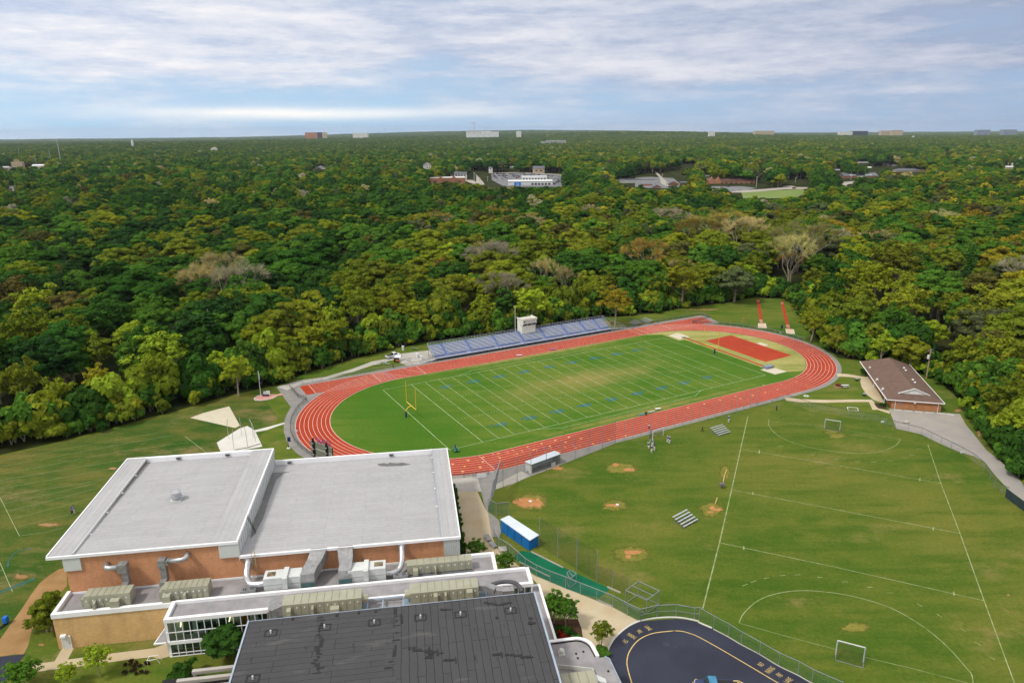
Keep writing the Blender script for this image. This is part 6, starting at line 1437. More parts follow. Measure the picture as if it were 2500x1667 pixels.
x,y=pp(36,182,1253); person('person in a pale top on the practice field, right of the pair',x,y,-20,'stand',m_lav,m_whs,m_sign,hair=m_navy,helmet=True)
x,y=pp(25,1655,575); person('person in black trousers and vest walking left of the bleacher by the track',x,y,80,'walk',m_blk,m_blk,m_blk)
x,y=pp(25,262,520); person('person in a white shirt standing on the red track behind the goal',x,y,0,'stand',m_whs,m_navys,m_sign,skin=m_skind)
x,y=pp(6,1817,738); person('lone walker in a bright blue and white top below the right bend',x,y,200,'walk',m_bls,m_blk,m_blk)
x,y=pp(5,412,1100); person('jogger in a red top on the left bend of the red track',x,y,170,'run',m_redc,m_whs,m_sign)
x,y=pp(23,785,765); person('person in black standing at the track fence below the rusty drum',x,y,150,'stand',m_blk,m_blk,m_blk)
# rider
tr_=person('rider in a dark helmet sitting on the green quad bike',*Frame(*W(24,1230,960),-70).w(-.35,0),-70-90,'sit',m_tealp,m_blk,m_blk,hair=m_black,helmet=True)

# ================================================================== TREES
m_leaf=leaf_mat('foliage')
m_bark=mat('grey_bark',C(176,166,144),C(146,136,116),1.5,4,.95,.05,coord='O')
m_twig=mat('bare_twigs',C(158,146,116),C(134,122,94),.5,4,.95,.05,coord='O')
def quads(cen,nor,size,rs):
    n=len(cen); r=rs.normal(size=(n,3)); t=np.cross(nor,r); t/=np.linalg.norm(t,axis=1,keepdims=True)+1e-9; b=np.cross(nor,t); b/=np.linalg.norm(b,axis=1,keepdims=True)+1e-9
    s=size[:,None]*.5; asp=rs.uniform(.7,1.0,(n,1))
    v=np.stack([cen-t*s-b*s*asp*.5,cen+t*s*.9-b*s*asp,cen+t*s+b*s*asp*.6,cen-t*s*.6+b*s*asp],1)
    return v.reshape(-1,3)
def mesh_np(name,V,n,mats,extra=None):
    """V: n quads (4n verts); extra: (verts, faces) with material 1"""
    me=bpy.data.meshes.new(name); nv=len(V); ev,ef=extra if extra else ([],[])
    allv=np.vstack([V,np.array(ev).reshape(-1,3)]) if len(ev) else V
    loops=list(range(4*n)); starts=list(range(0,4*n,4)); tot=[4]*n
    for f in ef: starts.append(len(loops)); tot.append(len(f)); loops+= [i+nv for i in f]
    me.vertices.add(len(allv)); me.vertices.foreach_set('co',allv.astype(np.float32).ravel())
    me.loops.add(len(loops)); me.loops.foreach_set('vertex_index',loops)
    me.polygons.add(len(starts)); me.polygons.foreach_set('loop_start',starts); me.polygons.foreach_set('loop_total',tot)
    for m in mats: me.materials.append(m)
    if ef: me.polygons.foreach_set('material_index',[0]*n+[1]*len(ef))
    me.update(calc_edges=True); me.validate(); return me
def crown_data(seed,a,hh,zc,nl,nleaf,ls,kind):
    rs=np.random.RandomState(seed); L=[]
    for i in range(nl):
        ph=rs.uniform(0,2*math.pi)+i*2.4; u=rs.uniform(-.45,1.0) if kind!='tall' else rs.uniform(-.8,1)
        rr_=math.sqrt(max(0,1-u*u)); k=rs.uniform(.60,.90)
        if kind=='open': k=rs.uniform(.45,1.0)
        L.append((a*k*rr_*math.cos(ph),a*k*rr_*math.sin(ph),zc+hh*k*u*(.95 if u>0 else .7),a*rs.uniform(.26,.42)*(.75 if kind=='open' else 1)*(26/max(nl,26))**.45))
    L.append((0,0,zc+hh*.25,a*.55)); L.append((0,0,zc-hh*.2,a*.6)); C_=[];N=[];S=[]
    for (x,y,z,r) in L:
        m=int(nleaf*(r/(a*.34))**2*(1 if r<a*.5 else .6)); d=rs.normal(size=(m,3)); d/=np.linalg.norm(d,axis=1,keepdims=True); d[:,2]=np.where(d[:,2]<-.35,-d[:,2],d[:,2])
        # clumps inside the lobe
        ang=np.sin(d[:,0]*6+seed)*np.sin(d[:,1]*6+x)*np.sin(d[:,2]*6+y)
        rad=r*(.90+.16*ang+rs.uniform(-.10,.10,m)); 
        if kind=='open': rad*=rs.uniform(.5,1.25,m)
        c=np.array([x,y,z])+d*rad[:,None]*np.array([1,1,.80]); n_=d+rs.normal(size=(m,3))*.24; n_/=np.linalg.norm(n_,axis=1,keepdims=True)
        C_.append(c);N.append(n_);S.append(rs.uniform(.7,1.35,m)*ls)
    return np.vstack(C_),np.vstack(N),np.concatenate(S),L,rs
def limbs(seed,L,zb,r0,nl=7):
    g=MB(); rs=random.Random(seed); top=max(l[2] for l in L)*.82; bend=(rs.uniform(-.5,.5),rs.uniform(-.5,.5))
    tr=[(0,0,-.3),(bend[0]*.3,bend[1]*.3,zb*.5),(bend[0],bend[1],zb),(bend[0]*1.2,bend[1]*1.4,(zb+top)/2),(bend[0]*.8,bend[1],top)]
    g.tube(tr,[r0*1.25,r0,r0*.8,r0*.5,r0*.15],7)
    for l in L[:nl]:
        p0=Vector(tr[2])+(Vector(tr[3])-Vector(tr[2]))*rs.uniform(-.3,.8); q=Vector(l[:3]); m_=(p0+q)/2+Vector((0,0,-.4)); g.tube([tuple(p0),tuple(m_),tuple(q)],[r0*.42,r0*.25,r0*.07],5,cap=False)
    return g
def make_kind(seed,a,hh,zc,nl,nleaf,ls,kind,r0=.32):
    c,n,s,L,rs=crown_data(seed,a,hh,zc,nl,nleaf,ls,kind)
    V=quads(c,n,s,rs); g=limbs(seed,L,max(2.2,zc-hh*.75),r0)
    return V,len(c),g
def bare_data(seed,a,hh,zb,ntw,r0=.3,tw=.05):
    rs=random.Random(seed); g=MB(); V=[]; F=[]
    ends=[]
    def grow(p,d,l,r,dep):
        q=p+d*l; mid=(p+q)/2+Vector((rs.uniform(-.1,.1),rs.uniform(-.1,.1),0))*l*.6
        g.tube([tuple(p),tuple(mid),tuple(q)],[r,r*.8,r*.6],5 if dep<2 else 4,cap=False)
        if dep>=4: ends.append((q,d)); return
        for i in range(3 if dep<3 else 3):
            a_=rs.uniform(0,6.28); sp=rs.uniform(.35,.75); x=d.orthogonal().normalized(); y=d.cross(x); nd=(d+(x*math.cos(a_)+y*math.sin(a_))*sp+Vector((0,0,.12))).normalized(); grow(q,nd,l*rs.uniform(.66,.86),r*.58,dep+1)
    g.tube([(0,0,-.3),(0,0,zb)],[r0*1.2,r0*.9],7,cap=False)
    for i in range(4):
        a_=i*1.6+rs.uniform(-.3,.3); grow(Vector((0,0,zb-.3*i)),Vector((math.cos(a_)*.5,math.sin(a_)*.5,1)).normalized(),hh*.30,r0*.5,1)
    P=[];
    for q,d in ends:
        for i in range(ntw):
            nd=(d+Vector((rs.gauss(0,.55),rs.gauss(0,.55),rs.gauss(.25,.45)))).normalized(); l=rs.uniform(.7,1.7); st=q-d*rs.uniform(0,1.2); e=st+nd*l; sd=nd.orthogonal().normalized()*tw
            P.append([tuple(st-sd),tuple(st+sd),tuple(e+sd*.3),tuple(e-sd*.3)])
    return np.array(P).reshape(-1,3),len(P),g
KINDS={}
def add_kind(key,V,n,g):
    cr=mesh_np('crown',V,n,[m_leaf]); tm=bpy.data.meshes.new('trunk'); tm.from_pydata(g.v,[],g.f); tm.materials.append(m_bark)
    full=mesh_np('tree_'+key,V,n,[m_leaf,m_bark],(g.v,g.f)); KINDS[key]=(cr,tm,full)
for i,(a,hh,zc) in enumerate(((5.6,7.4,9.0),(6.0,7.0,9.0),(5.2,7.8,9.2),(5.8,6.8,8.8),(5.3,7.4,9.4))): add_kind('round%d'%i,*make_kind(20+i,a,hh,zc,66,330,.50,'round'))
for i,(a,hh,zc) in enumerate(((4.4,7.8,9.0),(4.8,7.4,9.2),(4.2,8.0,9.0))): add_kind('tall%d'%i,*make_kind(40+i,a,hh,zc,54,260,.48,'tall'))
for i,(a,hh,zc) in enumerate(((5.4,7.0,9.6),(5.8,7.0,10),(5.0,7.4,10))): add_kind('open%d'%i,*make_kind(60+i,a,hh,zc,60,170,.48,'open',.3))
for i in range(3): add_kind('bare%d'%i,*bare_data(80+i,5,13.5,4.5,30,tw=.045))
def conifer(seed):
    rs=np.random.RandomState(seed); C_=[];N=[];S=[]
    for k in range(16):
        z=2+k*.95; R_=3.6*(1-k/17.0)**.8+.25; m=int(150*R_/2.2)
        ph=rs.uniform(0,6.28,m); q=R_*np.sqrt(rs.uniform(.15,1,m))*(.8+.3*np.sin(ph*5+k)); C_.append(np.stack([q*np.cos(ph),q*np.sin(ph),z-q*.28+rs.uniform(-.2,.2,m)],1)); n_=np.stack([np.cos(ph)*.5,np.sin(ph)*.5,np.ones(m)],1)+rs.normal(size=(m,3))*.35; N.append(n_/np.linalg.norm(n_,axis=1,keepdims=True)); S.append(rs.uniform(.35,.7,m))
    g=MB(); g.tube([(0,0,-.3),(0,0,17)],[.3,.05],7); return quads(np.vstack(C_),np.vstack(N),np.concatenate(S),rs),sum(len(c) for c in C_),g
add_kind('conifer',*conifer(5))
# small crowns for bushes, and coarse crowns for the distance
def bush(seed,n=420,ls=.34):
    c,nn,s,L,rs=crown_data(seed,1.6,1.2,1.1,7,n//7,ls,'round'); V=quads(c,nn,s,rs); g=MB(); 
    for k in range(3): g.tube([(0,0,0),(math.cos(k*2)*.5,math.sin(k*2)*.5,1.2)],[.05,.02],4,cap=False)
    return V,len(c),g
for i in range(3): add_kind('bush%d'%i,*bush(100+i))
for i in range(4): add_kind('farround%d'%i,*make_kind(120+i,5.8,6.2,7.5,30,90,.95,'round'))
for i in range(2): add_kind('fartall%d'%i,*make_kind(130+i,4.8,6.6,7.8,14,55,1.1,'open'))
def gcol(r,g,b,k=1.0): return (lin(r)*k,lin(g)*k,lin(b)*k)
PAL={'dark':gcol(60,96,36),'deep':gcol(50,82,38),'mid':gcol(84,122,42),'olive':gcol(114,126,38),'yolive':gcol(132,142,40),'ygreen':gcol(148,168,48),'yellow':gcol(176,166,50),'brown':gcol(98,96,48),'rust':gcol(118,94,48),'grey':gcol(92,102,66),'tan':gcol(182,170,116),'bgrey':gcol(162,158,130),'gold':gcol(144,130,42),'tanyel':gcol(164,144,70)}
CNAME={'dark':'dark green','deep':'deep green','mid':'mid green','olive':'olive green','yolive':'yellowish olive','ygreen':'bright yellow green','yellow':'yellow','brown':'brownish','rust':'rusty','grey':'grey green','tan':'bare tan','bgrey':'bare grey','gold':'golden','tanyel':'bare yellowish'}
def jit(c,rs,k=.16): f=1+rs.uniform(-k,k); return tuple(min(1,v*f*(1+rs.uniform(-.06,.06))) for v in c)

def inside(p,poly):
    x,y=p; c=False; n=len(poly); j=n-1
    for i in range(n):
        xi,yi=poly[i]; xj,yj=poly[j]
        if (yi>y)!=(yj>y) and x<(xj-xi)*(y-yi)/(yj-yi)+xi: c=not c
        j=i
    return c
def dpoly(p,poly):
    x,y=p; b=1e9; n=len(poly)
    for i in range(n):
        x1,y1=poly[i]; x2,y2=poly[(i+1)%n]; dx,dy=x2-x1,y2-y1; t=max(0,min(1,((x-x1)*dx+(y-y1)*dy)/(dx*dx+dy*dy+1e-9))); b=min(b,math.hypot(x-x1-t*dx,y-y1-t*dy))
    return b
# openings in the wood where something beyond shows: (crop, x0,y0,x1,y1, distance of what shows)
OPEN=[(32,1375,60,1475,330,212),(19,795,163,850,200,1500),(19,1150,205,1205,232,1160),(19,1735,128,1765,160,1560),(19,1748,192,1780,222,1250),(20,190,628,262,660,1300),(20,1460,452,1495,468,2300),(20,1875,560,1900,590,1700),(20,560,600,600,628,1400),(20,1075,245,1095,262,4300),(10,425,110,560,124,5600),(18,60,1000,640,1128,1060),(18,735,900,930,1000,0),(18,1045,940,2175,960,0),(19,1550,352,2190,372,0),(19,1425,340,2240,352,0),(19,1220,322,1560,345,0),(18,385,820,650,1000,1180),(18,770,930,925,1105,1090),(18,1045,940,2175,1150,1040),(18,1700,820,1895,925,1290),(18,1825,408,2235,466,3100),(18,640,222,1160,292,5400),
 (18,0,765,80,890,1300),(18,1330,825,1410,860,1450),(18,985,825,1065,905,1300),
 (19,240,250,670,335,1050),(19,600,300,705,385,950),(19,775,268,885,350,990),(19,1180,228,1690,385,1020),(19,915,90,1060,128,1900),(19,1550,345,2190,440,960),(19,2030,255,2240,330,1080),(19,610,150,790,285,1250),(19,500,195,640,225,1250),(19,890,270,985,320,1050),(19,1425,340,1560,390,980),(19,440,215,560,245,1200),
 (20,280,618,670,765,1100),(20,880,622,1245,695,1260),(20,440,540,570,575,1600),(20,685,525,935,645,1450),(20,570,628,705,672,1350),(20,2125,555,2270,630,1350),(20,265,780,400,830,1050),
 (8,0,325,60,355,1600),(8,70,300,290,340,1700),(8,30,455,95,495,980),(8,2000,325,2080,358,1500),(8,1345,205,1385,235,2300),(8,370,165,400,275,1700),(8,835,150,855,183,2900),(8,310,230,330,280,1750),
 (9,345,300,400,355,1350),(11,1160,505,1255,580,232),(0,780,570,795,582,350),(12,1830,480,2030,600,240),(0,1985,640,2010,700,260)]
OB=[]
for (k,x0,y0,x1,y1,D) in OPEN:
    a,b,s=CR[k]; gnd=D==0 or (y1-y0)>200 or (k,x0) in ((18,770),(19,1425),(19,1550),(20,265)); D=(W(k,(x0+x1)/2,y0)[1]+4 if D==0 else W(k,(x0+x1)/2,y0,6.0)[1] if D<400 else D); nr=D<400; OB.append((a+(x0+(x1-x0)*(.25 if nr else 0))*s,b+y0*s,a+(x1-(x1-x0)*(.25 if nr else 0))*s,b+(y0+(y1-y0)*(.30 if nr else 1 if gnd else .45 if D>2000 else .72))*s,D))
def blocked(x,y,z,r,h,margin=.75):
    m0=margin
    d=math.hypot(x,y); t=PX(x,y,z+h); b=PX(x,y,z)
    if not t: return True
    for (x0,y0,x1,y1,D) in OB:
        w_=r*(m0 if D>400 else .35)*FPX/t[2]
        if y<D and t[0]+w_>x0 and t[0]-w_<x1 and t[1]<y1 and b[1]>y0: return True
    return False
TR=[]   # (x,y,z,kind,(sx,sz),rot,tint,colourname,dist)
rsn=random.Random(77)
def put(x,y,kind,sx,sz,col,z=0,force=False):
    TR.append(dict(x=x,y=y,z=z,k=kind,sx=sx,sz=sz,r=rsn.uniform(0,6.28),c=jit(PAL[col],rsn),n=col,d=math.hypot(x,y)))
ZC={'round':10.5,'tall':10.7,'open':10.8,'bare':11,'conifer':8}
def special(px_,py_,rp,kind,col,sz=1.0,k=0):
    x,y=W(k,px_,py_,12*sz); D=y*_cp+(CAMH-10.5*sz)*_sp; r=rp*CR[k][2]/FPX*D; put(x,y,kind,r/5.6*(1.1 if kind[:4]=='bare' else 1),sz*(1.38 if kind[:4]=='bare' else 1.15),col)
    return
for q in [(325,665,82,'round0','dark',1.25),(600,650,58,'round1','deep',1.1),(675,605,72,'round3','dark',1.2),(745,655,52,'round2','dark',1.05),(465,665,42,'bare0','tan',1.0),(505,640,44,'bare1','tan',1.15),(545,665,40,'bare2','bgrey',1.1),(1125,605,42,'bare1','bgrey',1.05),
 (1600,545,44,'bare0','tanyel',1.15),(1650,530,46,'bare2','tanyel',1.25),(1700,545,40,'bare1','tan',1.2),(1815,600,46,'bare0','tan',1.25),(1860,570,52,'bare2','tan',1.3),(1480,600,40,'bare1','tanyel',1.1),(1300,655,26,'bare2','tan',.8),(1250,640,24,'bare0','tan',.9),
 (540,845,40,'open0','ygreen',.72),(500,835,26,'round2','ygreen',.66),(225,872,32,'open1','yellow',.7),(1110,705,34,'open2','ygreen',.72),(1222,690,46,'open0','ygreen',.95),(1090,650,26,'tall0','yolive',.8),(940,470,22,'round0','yellow',1.0),(820,700,52,'open1','yolive',1.15),(800,640,44,'open2','olive',1.1),(775,760,40,'open0','yolive',.8),(345,850,42,'open0','yolive',.9),(300,770,40,'round1','ygreen',.8),(90,700,60,'open1','yolive',1.15),(150,760,60,'open2','olive',1.1),(40,870,50,'open0','olive',.95),(60,760,60,'open1','olive',1.15),
 (1415,690,42,'open1','gold',.85),(1370,665,34,'open2','yolive',.85),(1570,640,52,'open0','yolive',1.05),(1690,640,44,'round3','grey',.9),(1730,600,36,'round1','dark',1.0),(1990,640,60,'open1','yolive',1.25),(2060,600,66,'open2','olive',1.35),(2080,690,60,'open0','yolive',1.1),(1970,720,50,'open2','olive',.9),(2180,520,56,'open1','yolive',1.2),(2230,500,40,'open0','gold',1.1),(1868,735,38,'open2','yolive',.72),(1905,690,34,'open0','olive',.8),(2095,800,40,'round0','yolive',.62),(2140,760,34,'round1','ygreen',.62),(2030,790,30,'open2','ygreen',.62),
 (2282,790,44,'round2','brown',.75),(2340,660,52,'round4','yellow',1.0),(2330,560,46,'open0','gold',1.1),(1010,620,30,'round1','rust',.95),(1030,640,26,'round0','brown',.8),(930,600,40,'round2','mid',1.0),(1180,600,44,'round3','olive',1.05),(650,500,50,'round4','mid',1.1),(570,545,42,'round0','yolive',1.05),(440,500,46,'round1','dark',1.1),(1010,525,30,'round2','yolive',1.0),(1240,470,34,'round3','deep',1.0),(1340,510,40,'round0','dark',1.1),(1400,560,36,'open1','mid',1.0),(2170,650,40,'round1','mid',1.0),(2230,600,36,'conifer','dark',1.15),(1680,760,0,'round0','mid',.1)][:-1]:
    special(*q)
NSPEC=len(TR)
def reject(x,y,r):
    for t in TR[:NSPEC]:
        if math.hypot(x-t['x'],y-t['y'])<r+4.2*t['sx']: return True
    return False
def pick_col(x,y,rs,edge):
    u=x/max(y,1); v=mnoise.noise((x/140,y/140,2.2)); q=rs.random()
    if y<520:
        if u>.12: tb=[('olive',.30),('yolive',.15),('mid',.27),('dark',.15),('gold',.02),('grey',.06),('brown',.05)]
        elif u>-.15: tb=[('olive',.26),('yolive',.22),('mid',.24),('dark',.16),('ygreen',.06),('brown',.05),('grey',.03)]
        else: tb=[('dark',.34),('deep',.16),('mid',.24),('olive',.16),('yolive',.06),('brown',.04)]
        if edge<24: tb=[('yolive',.32),('olive',.27),('ygreen',.18),('mid',.15),('dark',.08)]
    else:
        tb=[('dark',.30),('deep',.12),('mid',.26),('olive',.19),('yolive',.08),('brown',.03),('grey',.02)] if u<.05 else [('mid',.28),('dark',.20),('olive',.24),('yolive',.16),('yellow',.02),('grey',.06),('brown',.04)]
        if v>.25: tb=[('dark',.5),('deep',.25),('mid',.25)]
    s=0
    for n,w in tb:
        s+=w
        if q<s: return n
    return tb[0][0]
LAZ=math.tan(math.radians(40))
def grid(y0,y1,sp,xmin=None,xmax=None):
    y=y0
    while y<y1:
        w=y*LAZ+25; x=-w
        while x<w:
            yield x+rsn.uniform(-.42,.42)*sp,y+rsn.uniform(-.42,.42)*sp
            x+=sp
        y+=sp*.9
near_kinds=['round0','round1','round2','round3','round4','tall0','tall1','tall2','open0','open1','open2']
for x,y in grid(95,560,13.2):
    if inside((x,y),SCHOOL): continue
    e=dpoly((x,y),SCHOOL)
    if e<3.6: continue
    q0=rsn.random()**1.2; s=1.12+1.05*q0; sz=1.0+.42*q0*rsn.uniform(.5,1.1)
    if e<16: sz*=rsn.uniform(.72,1.0); s*=.72
    elif e<28: s*=.88
    if reject(x,y,3.2*s): continue
    if blocked(x,y,0,5.2*s,16*sz): continue
    k=rsn.choice(near_kinds if e>14 else near_kinds[5:]); q=rsn.random(); c=pick_col(x,y,rsn,e)
    if q<.03 and x>-60: k='bare%d'%rsn.randrange(3); c=rsn.choice(['tan','bgrey','tanyel'])
    elif q<.032: k='conifer'; c='deep'
    put(x,y,k,s,sz,c)
NEAR_N=len(TR)
# the ~300 that show largest become individuals
vis=[]
for t in TR:
    p=PX(t['x'],t['y'],9*t['sz'])
    if p and -40<p[0]<2540 and p[1]<1700: t['size']=5.6*t['sx']*t['sz']/p[2]**2*1e4+(1.0 if False else 0); t['px']=p; vis.append(t)
vis.sort(key=lambda t:-t['size'])
ind=vis[:296]; indset=set(id(t) for t in ind); rest=[t for t in TR if id(t) not in indset]
ZONES=[(-1e9,330,'far left of the practice field'),(330,640,'behind the throwing sector and flagpole'),(640,980,'behind the service road and white truck'),(980,1260,'behind the left half of the grandstand'),(1260,1520,'behind the right half of the grandstand'),(1520,1760,'behind the red chute'),(1760,1960,'behind the long jump runways'),(1960,2200,'behind the field house'),(2200,1e9,'beside the small car park')]
ORD=['first','second','third','fourth','fifth','sixth','seventh','eighth','ninth','tenth','eleventh','twelfth','thirteenth','fourteenth','fifteenth','sixteenth','seventeenth','eighteenth','nineteenth','twentieth']
from collections import defaultdict
cells=defaultdict(list)
for t in ind:
    z=[i for i,(a,b,_) in enumerate(ZONES) if a<=t['px'][0]<b][0]; kd='leafless' if t['k'][:4]=='bare' else ('conifer' if t['k']=='conifer' else 'leafy'); cells[(z,CNAME[t['n']],kd)].append(t)
for (z,cn,kd),L in cells.items():
    # order the like-coloured ones of a zone from left to right
    L.sort(key=lambda t:t['px'][0])
    for i,t in enumerate(L):
        nm='pine_tree' if kd=='conifer' else 'bare_tree' if kd=='leafless' else 'broadleaf_tree'
        o=bpy.data.objects.new(nm,None); COL.objects.link(o); o.location=(t['x'],t['y'],t['z']); o.rotation_euler=(0,0,t['r']); o.scale=(t['sx'],t['sx'],t['sz'])
        w_=('%s tree'%cn) if kd=='leafless' else ('%s %s tree'%(cn,'conifer' if kd=='conifer' else 'broadleaf'))
        if len(L)==1: lb='only %s %s'%(w_,ZONES[z][2])
        else: lb='%s %s from the left %s'%(w_,ORD[i] if i<len(ORD) else str(i+1)+'th',ZONES[z][2])
        tag(o,lb,'tree','trees of the wood around the school grounds')
        cr,tm,full=KINDS[t['k']]
        for nm2,me in (('crown',cr),('trunk',tm)):
            c_=bpy.data.objects.new(nm2,me); COL.objects.link(c_); c_.parent=o; c_['tint']=list(t['c'])
# ---- the forest beyond: one object of instances
FP=[dict(t) for t in rest]
kindlist=near_kinds+['bare0','bare1','bare2','conifer']+['farround%d'%i for i in range(4)]+['fartall0','fartall1']
def far_tint(c,y):  # haze and distant sunlight painted into leaf colour: greyer and lighter with distance
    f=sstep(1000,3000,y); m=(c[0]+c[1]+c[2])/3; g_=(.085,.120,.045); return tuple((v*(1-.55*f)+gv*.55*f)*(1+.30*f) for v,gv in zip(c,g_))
def fill(y0,y1,sp,smin,smax,kset,hs=1.0,mar=.75):
    for x,y in grid(y0,y1,sp):
        z=hz(x,y)-.3; s=rsn.uniform(smin,smax); q=rsn.random(); sz=hs*rsn.uniform(.8,1.2)
        n_=mnoise.noise((x/420,y/420,9.1)); sz*=1+.18*n_
        k=rsn.choice(kset)
        if blocked(x,y,z,5.6*s,14.5*sz,mar): continue
        c=pick_col(x,y,rsn,99); 
        if q<.025: c=rsn.choice(['tan','bgrey','brown','yolive'])
        FP.append(dict(x=x,y=y,z=z,k=k,sx=s,sz=sz,r=rsn.uniform(0,6.28),c=far_tint(jit(PAL[c],rsn,.2),y)))
fk=['farround0','farround1','farround2','farround3','fartall0','fartall1']
fill(560,900,12,1.1,1.75,near_kinds,1.18)
fill(900,1700,13.8,1.25,2.0,fk+['farround0','farround2'],1.35)
fill(1700,3200,15.5,1.25,2.0,fk,1.35)
fill(3200,5600,20,1.5,2.3,fk,1.5)
fill(5600,9500,38,2.6,4.2,fk,1.8)
fill(9500,17000,85,6.0,9.5,fk,1.6)
def scatter(name,pts,kinds,label):
    colp=bpy.data.collections.new(name+'_kinds'); obs=[]
    for i,k in enumerate(kinds):
        o=bpy.data.objects.new('%02d_%s'%(i,k),KINDS[k][2]); colp.objects.link(o); obs.append(o)
    idx={k:i for i,k in enumerate(kinds)}
    me=bpy.data.meshes.new(name); n=len(pts); me.vertices.add(n)
    me.vertices.foreach_set('co',np.array([(p['x'],p['y'],p['z']) for p in pts],np.float32).ravel())
    a=me.attributes.new('kind_index','INT','POINT'); a.data.foreach_set('value',[idx[p['k']] for p in pts])
    a=me.attributes.new('turn','FLOAT_VECTOR','POINT'); a.data.foreach_set('vector',np.array([(0,0,p['r']) for p in pts],np.float32).ravel())
    a=me.attributes.new('size','FLOAT_VECTOR','POINT'); a.data.foreach_set('vector',np.array([(p['sx'],p['sx'],p['sz']) for p in pts],np.float32).ravel())
    a=me.attributes.new('tint','FLOAT_COLOR','POINT'); a.data.foreach_set('color',np.array([(*p['c'],1) for p in pts],np.float32).ravel())
    o=bpy.data.objects.new(name,me); COL.objects.link(o)
    ng=bpy.data.node_groups.new(name,'GeometryNodeTree'); ng.interface.new_socket('Geometry',in_out='INPUT',socket_type='NodeSocketGeometry'); ng.interface.new_socket('Geometry',in_out='OUTPUT',socket_type='NodeSocketGeometry')
    N=ng.nodes; gi=N.new('NodeGroupInput'); go=N.new('NodeGroupOutput'); ip=N.new('GeometryNodeInstanceOnPoints'); ci=N.new('GeometryNodeCollectionInfo')
    ci.inputs['Collection'].default_value=colp; ci.inputs['Separate Children'].default_value=True; ci.inputs['Reset Children'].default_value=True
    ip.inputs['Pick Instance'].default_value=True
    def na(nm,ty): x_=N.new('GeometryNodeInputNamedAttribute'); x_.data_type=ty; x_.inputs['Name'].default_value=nm; return [s for s in x_.outputs if s.enabled][0] if False else x_
    Lk=ng.links.new
    ki=na('kind_index','INT'); tu=na('turn','FLOAT_VECTOR'); si=na('size','FLOAT_VECTOR')
    Lk(gi.outputs[0],ip.inputs['Points']); Lk(ci.outputs[0],ip.inputs['Instance']); Lk(ki.outputs['Attribute'],ip.inputs['Instance Index']); Lk(tu.outputs['Attribute'],ip.inputs['Rotation']); Lk(si.outputs['Attribute'],ip.inputs['Scale']); Lk(ip.outputs[0],go.inputs[0])
    m=o.modifiers.new('scatter','NODES'); m.node_group=ng
    if label: o['label']=label
    o['kind']='stuff'; o['category']='forest' if name=='forest' else name
    return o
used=[k for k in kindlist]
print('forest instances',len(FP),'individuals',len(ind))
scatter('forest',FP,used,'autumn wood stretching behind the school grounds to the horizon')
# undergrowth along the edge of the wood
UG=[]
for i in range(3,len(SCHOOL)-3):
    a,b=SCHOOL[i],SCHOOL[i+1]; L=math.hypot(b[0]-a[0],b[1]-a[1]); n=int(L/.9)
    if L>120: continue
    nx,ny=-(b[1]-a[1])/L,(b[0]-a[0])/L
    for j in range(n):
        t=j/n; x,y=a[0]+(b[0]-a[0])*t,a[1]+(b[1]-a[1])*t
        o_=rsn.uniform(-.6,11)
        for sg in (1,-1):
            X,Y=x+nx*o_*sg,y+ny*o_*sg
            if not inside((X,Y),SCHOOL) or o_<0:
                if inside((x+nx*3*sg,y+ny*3*sg),SCHOOL): continue
                s=rsn.uniform(.9,2.0)*(1+.17*max(0,o_)*.9); UG.append(dict(x=X,y=Y,z=-.1,k='bush%d'%rsn.randrange(3),sx=s,sz=s*rsn.uniform(.8,1.5),r=rsn.uniform(0,6.28),c=jit(PAL[rsn.choice(['mid','mid','olive','yolive','dark','dark','ygreen'])],rsn)))
scatter('undergrowth',UG,['bush0','bush1','bush2'],'bushes and undergrowth along the foot of the wood')

# ---- single trees and shrubs near the buildings
def lone(name,label,k,q,r,h,kind,col,cat='tree',group=None):
    x,y=W(k,*q); o=bpy.data.objects.new(name,None); COL.objects.link(o); o.location=(x,y,0); o.rotation_euler=(0,0,rsn.uniform(0,6.28))
    big={'bush':(1.6,2.3),'roun':(5.6,15.5),'open':(5.4,16.5),'tall':(4.2,17),'coni':(3.6,17)}[kind[:4]]
    o.scale=(r/big[0],r/big[0],h/big[1]); tag(o,label,cat,group); cr,tm,_=KINDS[kind]; c=jit(PAL[col],rsn,.08)
    for nm2,me in (('crown' if cat=='tree' else 'foliage',cr),('trunk' if cat=='tree' else 'stem',tm)):
        c_=bpy.data.objects.new(nm2,me); COL.objects.link(c_); c_.parent=o; c_['tint']=list(c)
    return o
# finer crowns for the young trees close to the camera
for i in range(3): add_kind('open_young%d'%i,*make_kind(200+i,5.2,6.2,10.2,80,150,.55,'open',.22))
lone('young_tree','small leafy birch on the mulch strip beside the sports hall wall',3,(150,868),2.1,4.6,'open_young0','mid')
lone('young_tree','small dense tree between the white roof corner and the bullpen fence',3,(312,945),2.0,4.6,'open_young1','mid')
lone('young_tree','left tree of the pair in the round mulch bed by the tan walk',3,(592,1225),2.4,5.8,'open_young2','mid')
lone('young_tree','right tree of the pair in the round mulch bed, pale double trunk',3,(662,1252),2.3,5.8,'open_young0','mid')
lone('young_tree','small birch beside the kerb of the dark drive',3,(865,1362),1.9,4.6,'open_young1','olive')
lone('young_tree','young tree on the lawn in the middle of the bottom left walk',31,(960,985),2.1,5.4,'open_young2','ygreen')
lone('young_tree','leafy tree in the very bottom left corner by the dark drive',31,(240,1090),2.9,4.4,'open_young1','mid')
lone('young_tree','low bright shrub tree at the bottom edge left of the canopy',31,(660,1080),1.6,4.0,'open_young0','ygreen')
lone('broadleaf_tree','dense green tree in front of the glazed corridor',31,(2150,800),3.2,5.0,'round1','dark')
lone('shrub','round dark shrub next to the concrete beam canopy',31,(1770,1010),2.1,3.0,'bush0','dark','shrub')
